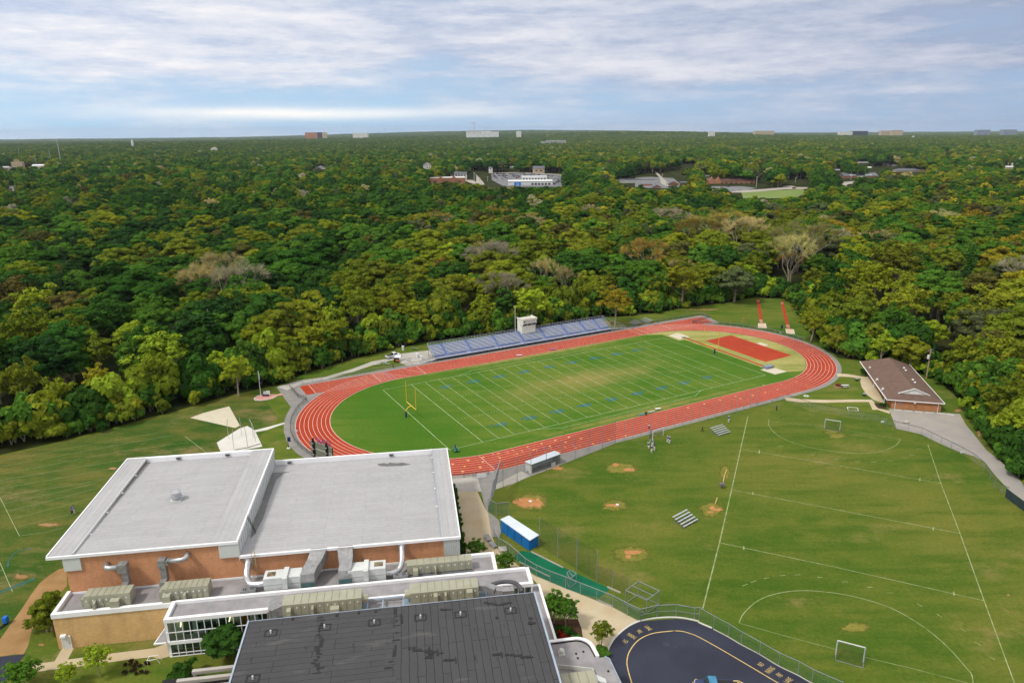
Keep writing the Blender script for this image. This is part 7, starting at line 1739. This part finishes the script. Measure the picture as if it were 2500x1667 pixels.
lone('bush_tree','tall leafy bush tree against the left end of the tan brick wing',31,(500,545),2.2,7.6,'tall0','olive')
lone('bush_tree','shorter olive bush tree in front of the tallest one by the tan wing',31,(455,560),1.9,5.0,'tall1','olive')
lone('young_tree','small young tree on the bare patch near the tan brick corner',31,(310,560),1.3,2.6,'open_young1','olive')
lone('shrub','dark round shrub at the back corner of the field house',7,(680,640),1.4,2.2,'bush1','deep','shrub')
lone('shrub','small dark shrub in the soil bed at the front corner of the field house',7,(832,885),.9,1.0,'bush2','dark','shrub')
lone('shrub','cone shaped dark shrub on the slope right of the field house, upper one',32,(1385,690),2.3,4.6,'bush1','dark','shrub')
lone('shrub','dark shrub on the slope right of the field house, lower one',32,(1495,790),2.2,4.0,'bush2','mid','shrub')
for i,(q,c) in enumerate((((640,1320),'rust'),((672,1290),'dark'),((700,1320),'deep'),((615,1280),'dark'),((725,1340),'mid'))):
    o=lone('shrub',['red shrub in the round mulch bed','dark shrub in the middle of the mulch bed','dark shrub at the right of the mulch bed','dark shrub at the left of the mulch bed','green shrub at the lower edge of the mulch bed'][i],3,q,1.1,1.3,'bush%d'%(i%3),c,'shrub','shrubs in the round mulch bed')
    if c=='rust':
        for ch in o.children: ch['tint']=[.36,.03,.02]
for i,q in enumerate(((855,1395),(880,1420),(850,1425))): lone('shrub',['green shrub behind the small birch by the kerb, upper','green shrub behind the small birch by the kerb, right','green shrub behind the small birch by the kerb, lower'][i],3,q,1.2,1.0,'bush%d'%i,'mid','shrub','low shrubs below the small birch')
hg=[]
for i in range(24):
    t=i/23; x,y=BF.w(7.6,138-t*30); hg.append(dict(x=x,y=y,z=0,k='bush%d'%(i%3),sx=.55,sz=.9+.3*rsn.random(),r=rsn.uniform(0,6),c=jit(PAL['dark'],rsn)))
def merged(name,pts,label,cat,tint):
    V=[]
    for p in pts:
        me=KINDS[p['k']][0]; a=np.empty(len(me.vertices)*3,np.float32); me.vertices.foreach_get('co',a); a=a.reshape(-1,3)*np.array([p['sx'],p['sx'],p['sz']]); c,s=math.cos(p['r']),math.sin(p['r'])
        V.append(np.stack([a[:,0]*c-a[:,1]*s+p['x'],a[:,0]*s+a[:,1]*c+p['y'],a[:,2]],1))
    V=np.vstack(V); o=bpy.data.objects.new(name,mesh_np(name,V,len(V)//4,[m_leaf])); COL.objects.link(o); o['tint']=list(tint); tag(o,label,cat); return o
merged('hedge',hg,'dark green hedge at the foot of the right sports hall wall','hedge',PAL['dark'])
rs2=[]
for i in range(16):
    x,y=W(31,1190+rsn.uniform(0,230),840+rsn.uniform(0,130)); rs2.append(dict(x=x,y=y,z=0,k='bush%d'%(i%3),sx=.22,sz=.25,r=rsn.uniform(0,6),c=jit(gcol(70,52,44),rsn)))
merged('plant_clump',rs2,'dark purplish plant clumps on the bottom lawn','plants',gcol(70,52,44))
# ================================================================== FAR BUILDINGS AND THINGS
def RAY(k,x,y,D):
    a,b,s=CR[k]; u,v=a+x*s-1250,b+y*s-833.5; X=(_cr*u+_sr*v)/FPX; Y=(-_sr*u+_cr*v)/FPX
    dy=_cp-Y*_sp; t=D/dy; return X*t, CAMH+(-_sp-Y*_cp)*t
m_fw=mat('far_white_wall',C(236,234,226),C(222,220,214),.05,2); m_fwr=mat('far_white_roof',C(240,240,240),C(226,228,230),.05,2)
m_fgr=mat('far_grey_roof',C(118,120,128),C(104,106,114),.05,2); m_fg2=mat('far_pale_roof',C(190,190,190),C(176,178,180),.05,2)
m_fbr=mat('far_brick',C(176,124,98),C(164,112,88),.05,2); m_fbrr=mat('far_brown_roof',C(120,92,84),C(108,82,76),.05,2)
m_ftan=mat('far_tan_wall',C(204,186,156),C(190,172,144),.05,2); m_fdk=mat('far_dark',C(70,76,90),C(60,66,80),.05,2)
m_fblu=mat('far_blue_grey',C(150,158,176),C(136,144,164),.05,2)
m_fwin=mat('far_window',C(70,78,90),C(58,66,78),.05,2,.3,.5); m_forg=mat('far_orange_brick',C(196,140,108),C(184,128,98),.05,2)
m_fas=mat('far_asphalt',C(112,114,120),C(128,128,130),.02,3); m_frd=mat('far_road',C(178,170,158),C(164,158,150),.02,3); m_fgrass=mat('far_grass',C(120,140,66),C(108,130,58),.02,3)
def block(name,label,k,x0,x1,yt,yb,D,wall,roof,depth=None,style='flat',cat='building',wins=0,pitch=.35,group=None,down=0):
    if D>5000: yt=yt+.5*(yb-yt)
    if D<400: D=W(k,(x0+x1)/2,yt,4.5)[1]
    X0,z0=RAY(k,x0,yb,D); X1,_=RAY(k,x1,yb,D); _,z1=RAY(k,(x0+x1)/2,yt,D)
    w=X1-X0; dp=depth or max(8,w*.4); gz_=hz((X0+X1)/2,D)-1; cx=(X0+X1)/2; base=min(z0,gz_)
    f=Frame(cx,D,0); t=thing(name,label,cat,(0,0,base),f,group)
    h=z1-base; vis=z1-z0
    if style=='flat': ze=z1-.04*vis
    else: ze=z1-pitch*vis
    g=MB(); g.box(-w/2,0,base,w/2,dp,ze); g.build('wall',wall,t)
    g=MB()
    if style=='flat': g.box(-w/2-.2,-.2,ze,w/2+.2,dp+.2,z1)
    elif style=='gable': # ridge along the picture
        v=[(-w/2-.4,-.6,ze),(w/2+.4,-.6,ze),(w/2+.4,dp+.6,ze),(-w/2-.4,dp+.6,ze),(-w/2-.4,dp/2,z1),(w/2+.4,dp/2,z1)]; g.add(v,[(0,1,5,4),(2,3,4,5),(1,2,5),(3,0,4),(3,2,1,0)])
    elif style=='front': # gable end to the camera
        v=[(-w/2-.4,-.6,ze),(w/2+.4,-.6,ze),(w/2+.4,dp+.6,ze),(-w/2-.4,dp+.6,ze),(0,-.6,z1),(0,dp+.6,z1)]; g.add(v,[(1,2,5,4),(3,0,4,5),(3,2,1,0)]); 
    elif style=='hip':
        i=min(w*.35,dp*.5); v=[(-w/2-.4,-.6,ze),(w/2+.4,-.6,ze),(w/2+.4,dp+.6,ze),(-w/2-.4,dp+.6,ze),(-w/2+i,dp/2,z1),(w/2-i,dp/2,z1)]; g.add(v,[(0,1,5,4),(1,2,5),(2,3,4,5),(3,0,4),(3,2,1,0)])
    g.build('roof',roof,t)
    if style=='front': g=MB(); g.add([(-w/2,-.05,ze),(w/2,-.05,ze),(0,-.05,z1-.2)],[(0,1,2)]); g.build('gable',wall,t)
    if wins:
        ww=w/(wins*2+1); hh=min(2.2,(ze-z0)*.45); zc=z0+(ze-z0)*.5
        for i in range(wins): g=MB(); a=-w/2+ww*(2*i+1); g.box(a,-.12,zc-hh/2,a+ww,-.02,zc+hh/2); g.build('window',m_fwin,t)
    return t,f,(w,dp,base,z0,ze,z1)
def fpole(label,k,x,yt,yb,D,m=None,r=.18,arm=True,cat='utility pole',nm='utility_pole',grp='far poles along the roads'):
    X,z0=RAY(k,x,yb,D); _,z1=RAY(k,x,yt,D); b=hz(X,D)-1; t=thing(nm,label,cat,(X,D,b),WF,grp); g=MB(); g.tube([(X,D,min(b,z0)),(X,D,z1)],[r*1.3,r],6); g.build('shaft',m or m_fg2,t)
    if arm: g=MB(); g.box(X-1.6,D-.1,z1-.9,X+1.6,D+.1,z1-.6); g.build('crossarm',m or m_fg2,t)
FB=[('house','small white roof right of the crossroads, half hidden',19,(795,850,163,200),1500,m_fw,m_fwr,'gable',0),
 ('house','pale roof just left of the orange brick school',19,(1150,1205,205,232),1160,m_fw,m_fwr,'gable',0),
 ('house','white gable above the big round tree of the avenue',19,(1735,1765,128,160),1560,m_fw,m_fwr,'front',0),
 ('house','white wall between trees above the avenue',19,(1748,1780,192,222),1250,m_fw,m_fw,'flat',0),
 ('house','pale roof deep in the wood above the zigzag shed',19,(1190,1225,92,106),2000,m_fw,m_fwr,'gable',0),
 ('house','small pale roof left of the town hall',20,(190,262,628,660),1300,m_fw,m_fg2,'gable',0),
 ('house','tiny white roof far behind the town hall',20,(1460,1495,452,468),2300,m_fw,m_fwr,'gable',0),
 ('house','tiny pale house in the far right wood',20,(1075,1095,245,262),4300,m_fw,m_fwr,'flat',0),
 ('house','pale roof far right above the dark roofed block',20,(1875,1900,560,590),1700,m_fw,m_fwr,'front',0),
 ('house','white low house below the pale roofed house above the town hall',20,(560,600,600,628),1400,m_fw,m_fwr,'gable',0),
 ('warehouse','pale low roof on the right far slope near the picture centre',9,(2170,2210,108,122),4800,m_fw,m_fwr,'flat',0),
 ('warehouse','pale low building on the far slope right of the centre',10,(425,560,110,124),5600,m_ftan,m_fg2,'flat',0),
 ('brick_school','long brick school with white flat roof and two gables, left of the far road',18,(70,615,1005,1128),1050,m_fbr,m_fwr,'flat',5),
 ('house','tall tan gabled house above the brick school',18,(388,525,820,950),1200,m_ftan,m_ftan,'front',2),
 ('house','white wing with grey roof right of the tall tan house',18,(450,650,915,998),1150,m_fw,m_fgr,'gable',4),
 ('house','white house half hidden by trees left of the tall tan house',18,(0,78,765,890),1290,m_fw,m_fgr,'front',2),
 ('house','small white house behind the far car lot, left',18,(1000,1062,835,880),1300,m_fw,m_fgr,'gable',1),
 ('house','small white roofed house behind the far car lot, middle',18,(1338,1405,828,858),1440,m_fw,m_fwr,'gable',0),
 ('house','tan house with dark roof behind the far car lot, right',18,(1705,1890,822,928),1280,m_ftan,m_fgr,'gable',2),
 ('long_hall','long pale grey hall standing alone in the distant wood',18,(1920,2232,412,466),3080,m_fg2,m_fg2,'flat',6),
 ('long_hall','low pale annex left of the long grey hall',18,(1828,1925,432,452),3090,m_fg2,m_fwr,'flat',0),
 ('hospital','large white block on the horizon, left part below the crane',18,(640,930,243,288),5380,m_fwr,m_fwr,'flat',0),
 ('hospital','large white block on the horizon, middle tower',18,(935,1035,232,290),5350,m_fwr,m_fwr,'flat',0),
 ('hospital','large white block on the horizon, right part with grey bays',18,(1035,1160,250,292),5390,m_fwr,m_fwr,'flat',3),
 ('warehouse','tiny white building right of the horizon hospital',18,(1440,1520,265,285),5000,m_fw,m_fw,'flat',0),
 ('shop_hall','grey flat roofed shop hall left of the far crossroads',19,(240,665,252,322),1040,m_fg2,m_fgr,'flat',0),
 ('chapel','small red brick gable with a round white window near the crossroads',19,(608,700,305,380),950,m_fbr,m_fgr,'front',0),
 ('brick_hall','pink brick wall building left of the small brick gable',19,(500,605,298,355),985,m_fbr,m_fgr,'flat',0),
 ('chapel','grey roofed brick pavilion right of the crossroads',19,(778,882,270,350),990,m_fbr,m_fgr,'front',1),
 ('house','dark roofed low house right of the brick pavilion',19,(900,985,272,318),1040,m_fg2,m_fgr,'gable',0),
 ('shop_hall','white flat shop beyond the crossroads',19,(505,635,198,222),1240,m_fw,m_fwr,'flat',0),
 ('shop_hall','pale low shop left of the white flat shop',19,(445,540,220,244),1200,m_ftan,m_fwr,'flat',0),
 ('brick_school','long orange brick school with brown roof and pointed gables',19,(1185,1680,238,318),1015,m_forg,m_fbrr,'gable',9),
 ('brick_hall','orange brick hall at the right end of the far road',19,(2035,2235,262,312),1075,m_forg,m_fdk,'flat',3),
 ('shed','white zigzag roofed shed deep in the wood',19,(915,1060,93,125),1880,m_fw,m_fwr,'gable',0),
 ('town_hall','grey roofed brick town hall with a white cupola',20,(280,668,672,765),1100,m_fbr,m_fgr,'gable',10),
 ('office_block','low building with a large dark roof right of the town hall',20,(880,1170,622,690),1250,m_ftan,m_fgr,'hip',5),
 ('office_block','small brick end block beside the large dark roof',20,(1140,1245,630,685),1262,m_fbr,m_fgr,'flat',2),
 ('house','pale roofed house above the town hall',20,(445,568,543,572),1600,m_fw,m_fg2,'gable',2),
 ('house','row house with white gables, left of the far right cluster',20,(735,835,528,600),1470,m_fw,m_fg2,'front',2),
 ('house','row house with grey roof, right of the far right cluster',20,(835,930,545,620),1450,m_fw,m_fgr,'gable',3),
 ('house','small tan roofed house between the town hall and the cluster',20,(572,640,632,665),1350,m_fw,m_ftan,'gable',1),
 ('house','small white gabled house right of the tan roofed one',20,(640,700,640,672),1340,m_fw,m_fwr,'front',1),
 ('house','long pale house behind the large dark roof',20,(700,820,642,668),1330,m_fw,m_fg2,'gable',3),
 ('church','white church with a small square tower at the right edge of the wood',20,(2135,2228,590,630),1340,m_fw,m_fwr,'gable',0),
 ('round_tower_block','round grey tower block on the right horizon',20,(2112,2270,138,205),6500,m_fblu,m_fwr,'flat',9),
 ('office_tower','bluish office slab on the horizon left of the round block',20,(1815,1965,158,192),6700,m_fblu,m_fwr,'flat',8),
 ('office_tower','tan block on the horizon with stepped roof',20,(835,965,165,195),6800,m_ftan,m_ftan,'flat',6),
 ('office_tower','pale long low block on the horizon left of the tan one',20,(710,835,176,196),6850,m_ftan,m_fg2,'flat',0),
 ('office_tower','dark slab with white roof on the right horizon',20,(385,560,172,205),6600,m_fdk,m_fwr,'flat',0),
 ('warehouse','white low warehouse left of the dark slab on the horizon',20,(240,385,190,205),6600,m_fw,m_fwr,'flat',0),
 ('house','pale building at the left picture edge in the wood',8,(0,62,330,356),1580,m_ftan,m_fg2,'hip',2),
 ('house','tan roofed low building near the left pylon',8,(72,140,302,325),1650,m_ftan,m_ftan,'flat',0),
 ('house','white low building just below the left pylon',8,(205,288,318,342),1640,m_fw,m_fwr,'gable',0),
 ('house','white van like hut by a pole at the left edge',8,(34,92,458,495),980,m_fw,m_fwr,'flat',2),
 ('house','white gabled house alone in the middle of the left wood',8,(2005,2078,326,358),1490,m_fw,m_fgr,'front',1),
 ('house','tiny white house far in the left wood',8,(1345,1382,208,234),2280,m_fw,m_fw,'front',0),
 ('office_tower','dark block on the left horizon',8,(2025,2055,103,124),6200,m_fdk,m_fdk,'flat',0),
 ('office_tower','tan block on the left horizon, right of the dark one',8,(2055,2085,104,124),6200,m_ftan,m_ftan,'flat',0),
 ('office_tower','reddish block on the left horizon',8,(1945,2022,105,124),6250,m_forg,m_forg,'flat',0),
 ('warehouse','pale row of low buildings on the left horizon',8,(2250,2345,112,124),6300,m_fw,m_fw,'flat',0),
 ('house','white house with grey roof between trees above the brick school',9,(348,398,303,352),1340,m_fw,m_fgr,'front',1),
 ('house','white roofed shed hidden in the near left wood',11,(1165,1252,515,575),233,m_fw,m_fwr,'flat',0),
 ('house','grey roofed house hidden in the wood at the right',12,(1835,2030,485,590),238,m_ftan,m_fgr,'hip',0),
 ('house','small grey roof glimpsed behind the grandstand wood, left',0,(838,872,592,612),330,m_fg2,m_fgr,'gable',0)]
for (nm,lb,k,(x0,x1,yt,yb),D,wm,rm_,st,wn) in FB:
    t,f,(w,dp,base,z0,ze,z1)=block(nm,lb,k,x0,x1,yt,yb,D,wm,rm_,style=st,wins=wn,depth=(9 if D<400 else None))
    if nm=='town_hall':
        g=MB(); g.box(-3,dp/2-3,z1-1.5,3,dp/2+3,z1+3.5); g.cyl(0,dp/2,z1+3.5,z1+7,1.8,8); g.cyl(0,dp/2,z1+7,z1+11,1.8,8,r2=.1); g.build('cupola',m_fwr,t)
        for i in range(4):
            a=(-.28,-.18,.18,.28)[i]*w; g=MB(); g.add([(a-1.6,-.4,ze+.2),(a+1.6,-.4,ze+.2),(a+1.6,-.4,ze+2.2),(a-1.6,-.4,ze+2.2),(a-1.6,3,ze+.4),(a+1.6,3,ze+.4),(a+1.6,3,ze+2.2),(a-1.6,3,ze+2.2)],[(0,1,2,3),(3,2,6,7),(0,3,7,4),(1,5,6,2)]); g.build('dormer',m_fwr,t)
        g=MB(); g.box(-6,-3,z0,6,0,ze-.2); g.build('porch',m_fwr,t)
    if nm=='brick_school':
        for a in ((-.12,.12) if k==18 else (-.42,-.28)):
            g=MB(); a*=w*(1.6 if k==18 else 1); hw=w*.06; g.add([(a-hw,-.8,base),(a+hw,-.8,base),(a+hw,-.8,ze),(a,-.8,z1+2.2),(a-hw,-.8,ze),(a-hw,3,base),(a+hw,3,base),(a+hw,3,ze),(a,3,z1+2.2),(a-hw,3,ze)],[(0,1,2,3,4),(1,6,7,2),(5,0,4,9),(2,7,8,3),(3,8,9,4)]); g.build('gable',wm,t)
        if k==19:
            for i in range(3): g=MB(); a=w*(-.35+.08*i); g.box(a-1.3,-1.0,z0,a+1.3,-.82,z0+3); g.build('entrance',m_fwr,t)
    if nm=='chapel': g=MB(); g.add([(2.0*math.cos(i*math.pi/8),-.25,(ze+z0)/2+2.0*math.sin(i*math.pi/8)) for i in range(16)],[tuple(range(16))]); g.build('round_window',m_fwr,t)
    if nm=='church': g=MB(); g.box(w/2-1,2,base,w/2+7,9,z1+5); g.build('tower',m_fwr,t); g=MB(); g.tube([(-w*.1,3,z1),(-w*.1,3,z1+6)],.3,5); g.build('spire',m_fwr,t)
    if nm=='hospital' and 'crane' in lb: g=MB(); g.box(w*.1,-2,z1,w*.35,10,z1+6); g.box(-w*.5,-2,z1-4,-w*.2,4,z1+1); g.build('upper_storey',m_fwr,t)
X,zt=RAY(18,765,118,5360); _,zb=RAY(18,765,245,5360); X2,_=RAY(18,680,125,5360); X3,_=RAY(18,798,125,5360)
cr_=thing('tower_crane','pale orange tower crane over the white hospital on the horizon','crane',(X,5360,hz(X,5360))); m_cr=mat('crane_orange',C(236,200,180),C(226,190,170))
g=MB(); g.bar((X,5360,zb-30),(X,5360,zt),3.4); g.build('mast',m_cr,cr_); g=MB(); g.bar((X2,5360,zt-4),(X3,5360,zt-4),2.6); g.build('jib',m_cr,cr_)
st_=thing('steeple','thin white church steeple far in the left wood','steeple',(*[RAY(8,845,183,2880)[0],2880],hz(-1000,2880)))
X,z0=RAY(8,845,183,2880); _,z1=RAY(8,845,152,2880); g=MB(); g.cyl(X,2880,z0-25,z0+3,4.5,8); g.build('tower',m_fwr,st_); g=MB(); g.cyl(X,2880,z0+3,z1,4.5,8,r2=.2); g.build('spire',m_fwr,st_)
for q in (('tall grey lattice mast in the left wood',8,383,165,275,1680,.9),('shorter grey pole left of the lattice mast',8,322,230,282,1740,.5),('thin pole further left of the lattice mast',8,228,262,300,1700,.4),('faint tall mast near the left picture edge',8,132,215,305,1900,.5),('pole in front of the white hut at the left edge',8,65,420,500,960,.3),('thin pole left of centre in the left wood',8,595,410,440,1100,.3),
  ('thick pale pole at the left side of the far road',18,770,925,1075,1080,.35),('white pole on the far road beside the thick one',18,805,965,1105,1060,.3),('thin white pole in the middle of the far road',18,855,1005,1090,1080,.25),('thin white pole right of the far road',18,983,985,1065,1100,.25),
  ('tallest white pole in front of the orange brick school lawn',19,1690,218,388,950,.35),('grey pole on the far road right of the lawn',19,2097,228,332,1020,.3),('short grey pole in the middle of the far road',19,1975,268,345,1010,.25),('grey pole behind the far road near the brick hall',19,2029,222,305,1080,.25),('far right pole near the orange brick hall',19,2275,215,285,1100,.25),
  ('pale pole left side of the crossroads street',19,655,85,135,1500,.3),('second pale pole along the crossroads street',19,683,125,185,1350,.3),('third pole along the crossroads street',19,710,190,285,1150,.25),('pole in front of the crossroads street',19,752,275,425,930,.35),('pole above the shop hall left of the crossroads',19,225,225,255,1080,.25),('pole at the top of the shop hall',19,370,225,255,1080,.25),
  ('white lamp pole in the right wood near the town hall',20,145,650,735,1080,.5),('flag pole in front of the town hall, left',20,358,655,790,1060,.2),('flag pole on the town hall roof',20,530,645,690,1090,.2)):
    fpole(q[0],*q[1:6],r=q[6],arm='lattice' not in q[0] and 'flag' not in q[0])
# roads, lots and lawns among the far trees
def gp(k,x,y):
    X,Y=W(k,x,y)
    for _ in range(4): X,Y=W(k,x,y,hz(X,Y))
    return X,Y
def fsheet(name,k,P,m,dz=.3):
    g=MB(); pts=[gp(k,*p) for p in P]
    V=[(x,y,hz(x,y)+dz) for x,y in pts]; n=len(pts)
    a=sum(pts[i][0]*pts[(i+1)%n][1]-pts[(i+1)%n][0]*pts[i][1] for i in range(n)); V=V if a>0 else V[::-1]
    g.add(V,[tuple(range(n))]); return struct(name,g,m)
fsheet('far_car_lot',18,[(1040,945),(1500,935),(2180,970),(2180,1160),(1250,1160),(1050,1050)],m_fas,.6)
fsheet('far_road',18,[(735,900),(790,945),(925,1095),(930,1125),(780,1125),(740,1050),(620,1045),(620,1060),(740,1085),(790,1125),(805,1080),(800,960)],m_frd,.5)
fsheet('far_shop_lot',19,[(430,232),(600,226),(830,240),(900,300),(880,345),(700,345),(430,338)],m_fas,.45)
fsheet('far_road_verge',18,[(1060,938),(1500,925),(2180,962),(2180,970),(1500,935),(1050,948)],m_frd,.7)
fsheet('far_meadow',19,[(1540,392),(1700,380),(2190,352),(2200,400),(2100,450),(1560,455)],m_fgrass,.5)
fsheet('far_avenue',19,[(1425,383),(1560,368),(1800,352),(1990,335),(2240,335),(2240,352),(2000,358),(1700,382),(1560,392),(1440,392)],m_frd,.6)
fsheet('far_avenue_branch',19,[(1960,325),(2050,318),(2110,330),(2000,340)],m_frd,.6)
fsheet('far_school_lot',19,[(1225,325),(1560,325),(1700,345),(1560,372),(1430,380),(1240,395)],m_fas,.55)
fsheet('far_street',19,[(620,165),(650,165),(720,240),(790,300),(770,330),(700,300),(690,240)],m_frd,.6)
fsheet('town_hall_drive',20,[(270,780),(460,765),(450,790),(330,805),(300,830),(268,820)],m_frd,.6)
# car dealer: two white halls, the blue sign block, the rows of cars
t,f,(w,dp,base,z0,ze,z1)=block('car_showroom','long white car showroom in front of the full car lot',18,1310,2022,1060,1140,1015,m_fwr,m_fwr,style='flat',wins=0,depth=26)
for i in range(6): g=MB(); a=w*(.02+.075*i); g.box(a,-.2,z0,a+w*.05,-.02,z0+(ze-z0)*.6); g.build('window',m_fwin,t)
g=MB(); g.box(-w/2-.3,-.25,ze-1.2,w/2+.3,-.02,ze-.9); g.build('green_band',mat('far_green_band',C(120,160,120),C(110,150,110)),t)
t,f,q_=block('car_showroom','second white hall behind the long car showroom',18,1525,1930,990,1062,1055,m_fwr,m_fwr,style='flat',wins=8,depth=18)
t,f,(w,dp,base,z0,ze,z1)=block('sign_block','bright blue cube sign with a pale letter at the car showroom',18,1407,1516,1085,1160,1005,mat('far_blue_sign',C(56,132,226),C(48,122,214)),mat('far_blue_sign',C(56,132,226)),style='flat',depth=6,cat='sign')
g=MB(); text_mb(g,'H',None,4.6,plane=((0,-.1,(z0+ze)/2+.8),(1,0,0),(0,0,1))); g.build('letter',m_fwr,t)
def car_mesh(m):
    g=MB(); g.add([(-2.2,-.9,.3),(2.2,-.9,.3),(2.2,.9,.3),(-2.2,.9,.3),(-2.2,-.88,.95),(2.2,-.85,.80),(2.2,.85,.80),(-2.2,.88,.95)],[(0,3,2,1),(4,5,6,7),(0,1,5,4),(1,2,6,5),(2,3,7,6),(3,0,4,7)],0)
    g.add([(-1.9,-.82,.94),(1.1,-.82,.86),(1.1,.82,.86),(-1.9,.82,.94),(-1.4,-.68,1.45),(.35,-.68,1.45),(.35,.68,1.45),(-1.4,.68,1.45)],[(4,5,6,7)],0)
    g.add([(-1.9,-.82,.94),(1.1,-.82,.86),(1.1,.82,.86),(-1.9,.82,.94),(-1.4,-.68,1.45),(.35,-.68,1.45),(.35,.68,1.45),(-1.4,.68,1.45)],[(0,1,5,4),(1,2,6,5),(2,3,7,6),(3,0,4,7)],1)
    for sx in (-1.4,1.4):
        for s in (-.86,.86): g.tube([(sx,s-.1,.32),(sx,s+.1,.32)],.32,8,mi=2)
    return g
cols={'white':m_cw,'silver':m_alu,'dark':mat('dark_car_paint',C(52,56,64),C(44,48,56),1,2,.3,.5),'blue':mat('mid_blue_car_paint',C(60,90,150),C(54,82,140),1,2,.3,.5),'red':mat('red_car_paint',C(160,50,50),C(150,44,44),1,2,.3,.5)}
protos={}
seqs=['white','silver','white','dark','white','silver','blue','white','silver','dark','white','red']
cnt=defaultdict(int); n=0
rows=[((1072,960),(1135,1050),9,'first'),((1140,952),(1225,1050),9,'second'),((1195,955),(1310,1050),9,'third'),((1240,955),(1360,1048),9,'fourth'),((1345,958),(1500,1045),9,'fifth'),((1390,955),(1520,1015),6,'sixth'),((1480,965),(1700,990),8,'back'),((1950,985),(2150,1010),9,'right back'),((1960,1020),(2150,1055),8,'right front'),((2030,1120),(2120,1075),5,'outer'),((1560,952),(1920,975),10,'upper')]
CARORD=ORD
for (a,b,m_,rn) in rows:
    for i in range(m_):
        t_=i/(m_-1); X,Y=gp(18,a[0]+(b[0]-a[0])*t_,a[1]+(b[1]-a[1])*t_); cn=seqs[(i*5+len(rn)*3)%12]
        if cn not in protos:
            o=car_mesh(cn).build('parked_car',[cols[cn],m_dglass,m_rub]); protos[cn]=o
        else: o=protos[cn].copy(); COL.objects.link(o)
        o.location=(X,Y,hz(X,Y)+.62); o.rotation_euler=(0,0,rsn.choice([.4,.45,.5])+(1.3 if rn in('back','upper') else 0)); o.scale=(1.15,1.15,1.15)
        tag(o,'%s car, %s of the %s row in the far lot'%(cn,ORD[m_-1-i],rn),'car','cars parked in the far car lot')
for lb,k,q,cn in (('dark red car driving on the far avenue beside the meadow',19,(2090,352),'red'),('white car at the left end of the far avenue',19,(1520,378),'white'),('red car parked before the orange brick school',19,(1330,330),'red'),('dark car parked before the orange brick school',19,(1400,332),'dark')):
    X,Y=gp(k,*q); o=protos[cn].copy(); COL.objects.link(o); o.location=(X,Y,hz(X,Y)+.7); o.rotation_euler=(0,0,.1); o.scale=(1.15,)*3; tag(o,lb,'car')
# ---- the air: one closed box round camera and scene
hb=MB(); hb.box(-22800,-22800,-102,22800,22800,150); hzo=hb.build('haze',bpy.data.materials.new('haze_air')); hzo['kind']='stuff'; hzo['label']='thin blue haze over the distant wood'
hm=hzo.data.materials[0]; ht=NT(hm); pv=ht.n('ShaderNodeVolumePrincipled'); pv.inputs['Color'].default_value=(.70,.82,1,1); pv.inputs['Density'].default_value=2.8e-5; pv.inputs['Anisotropy'].default_value=.2
ho=ht.n('ShaderNodeOutputMaterial'); ht.l(pv.outputs[0],ho.inputs['Volume'])
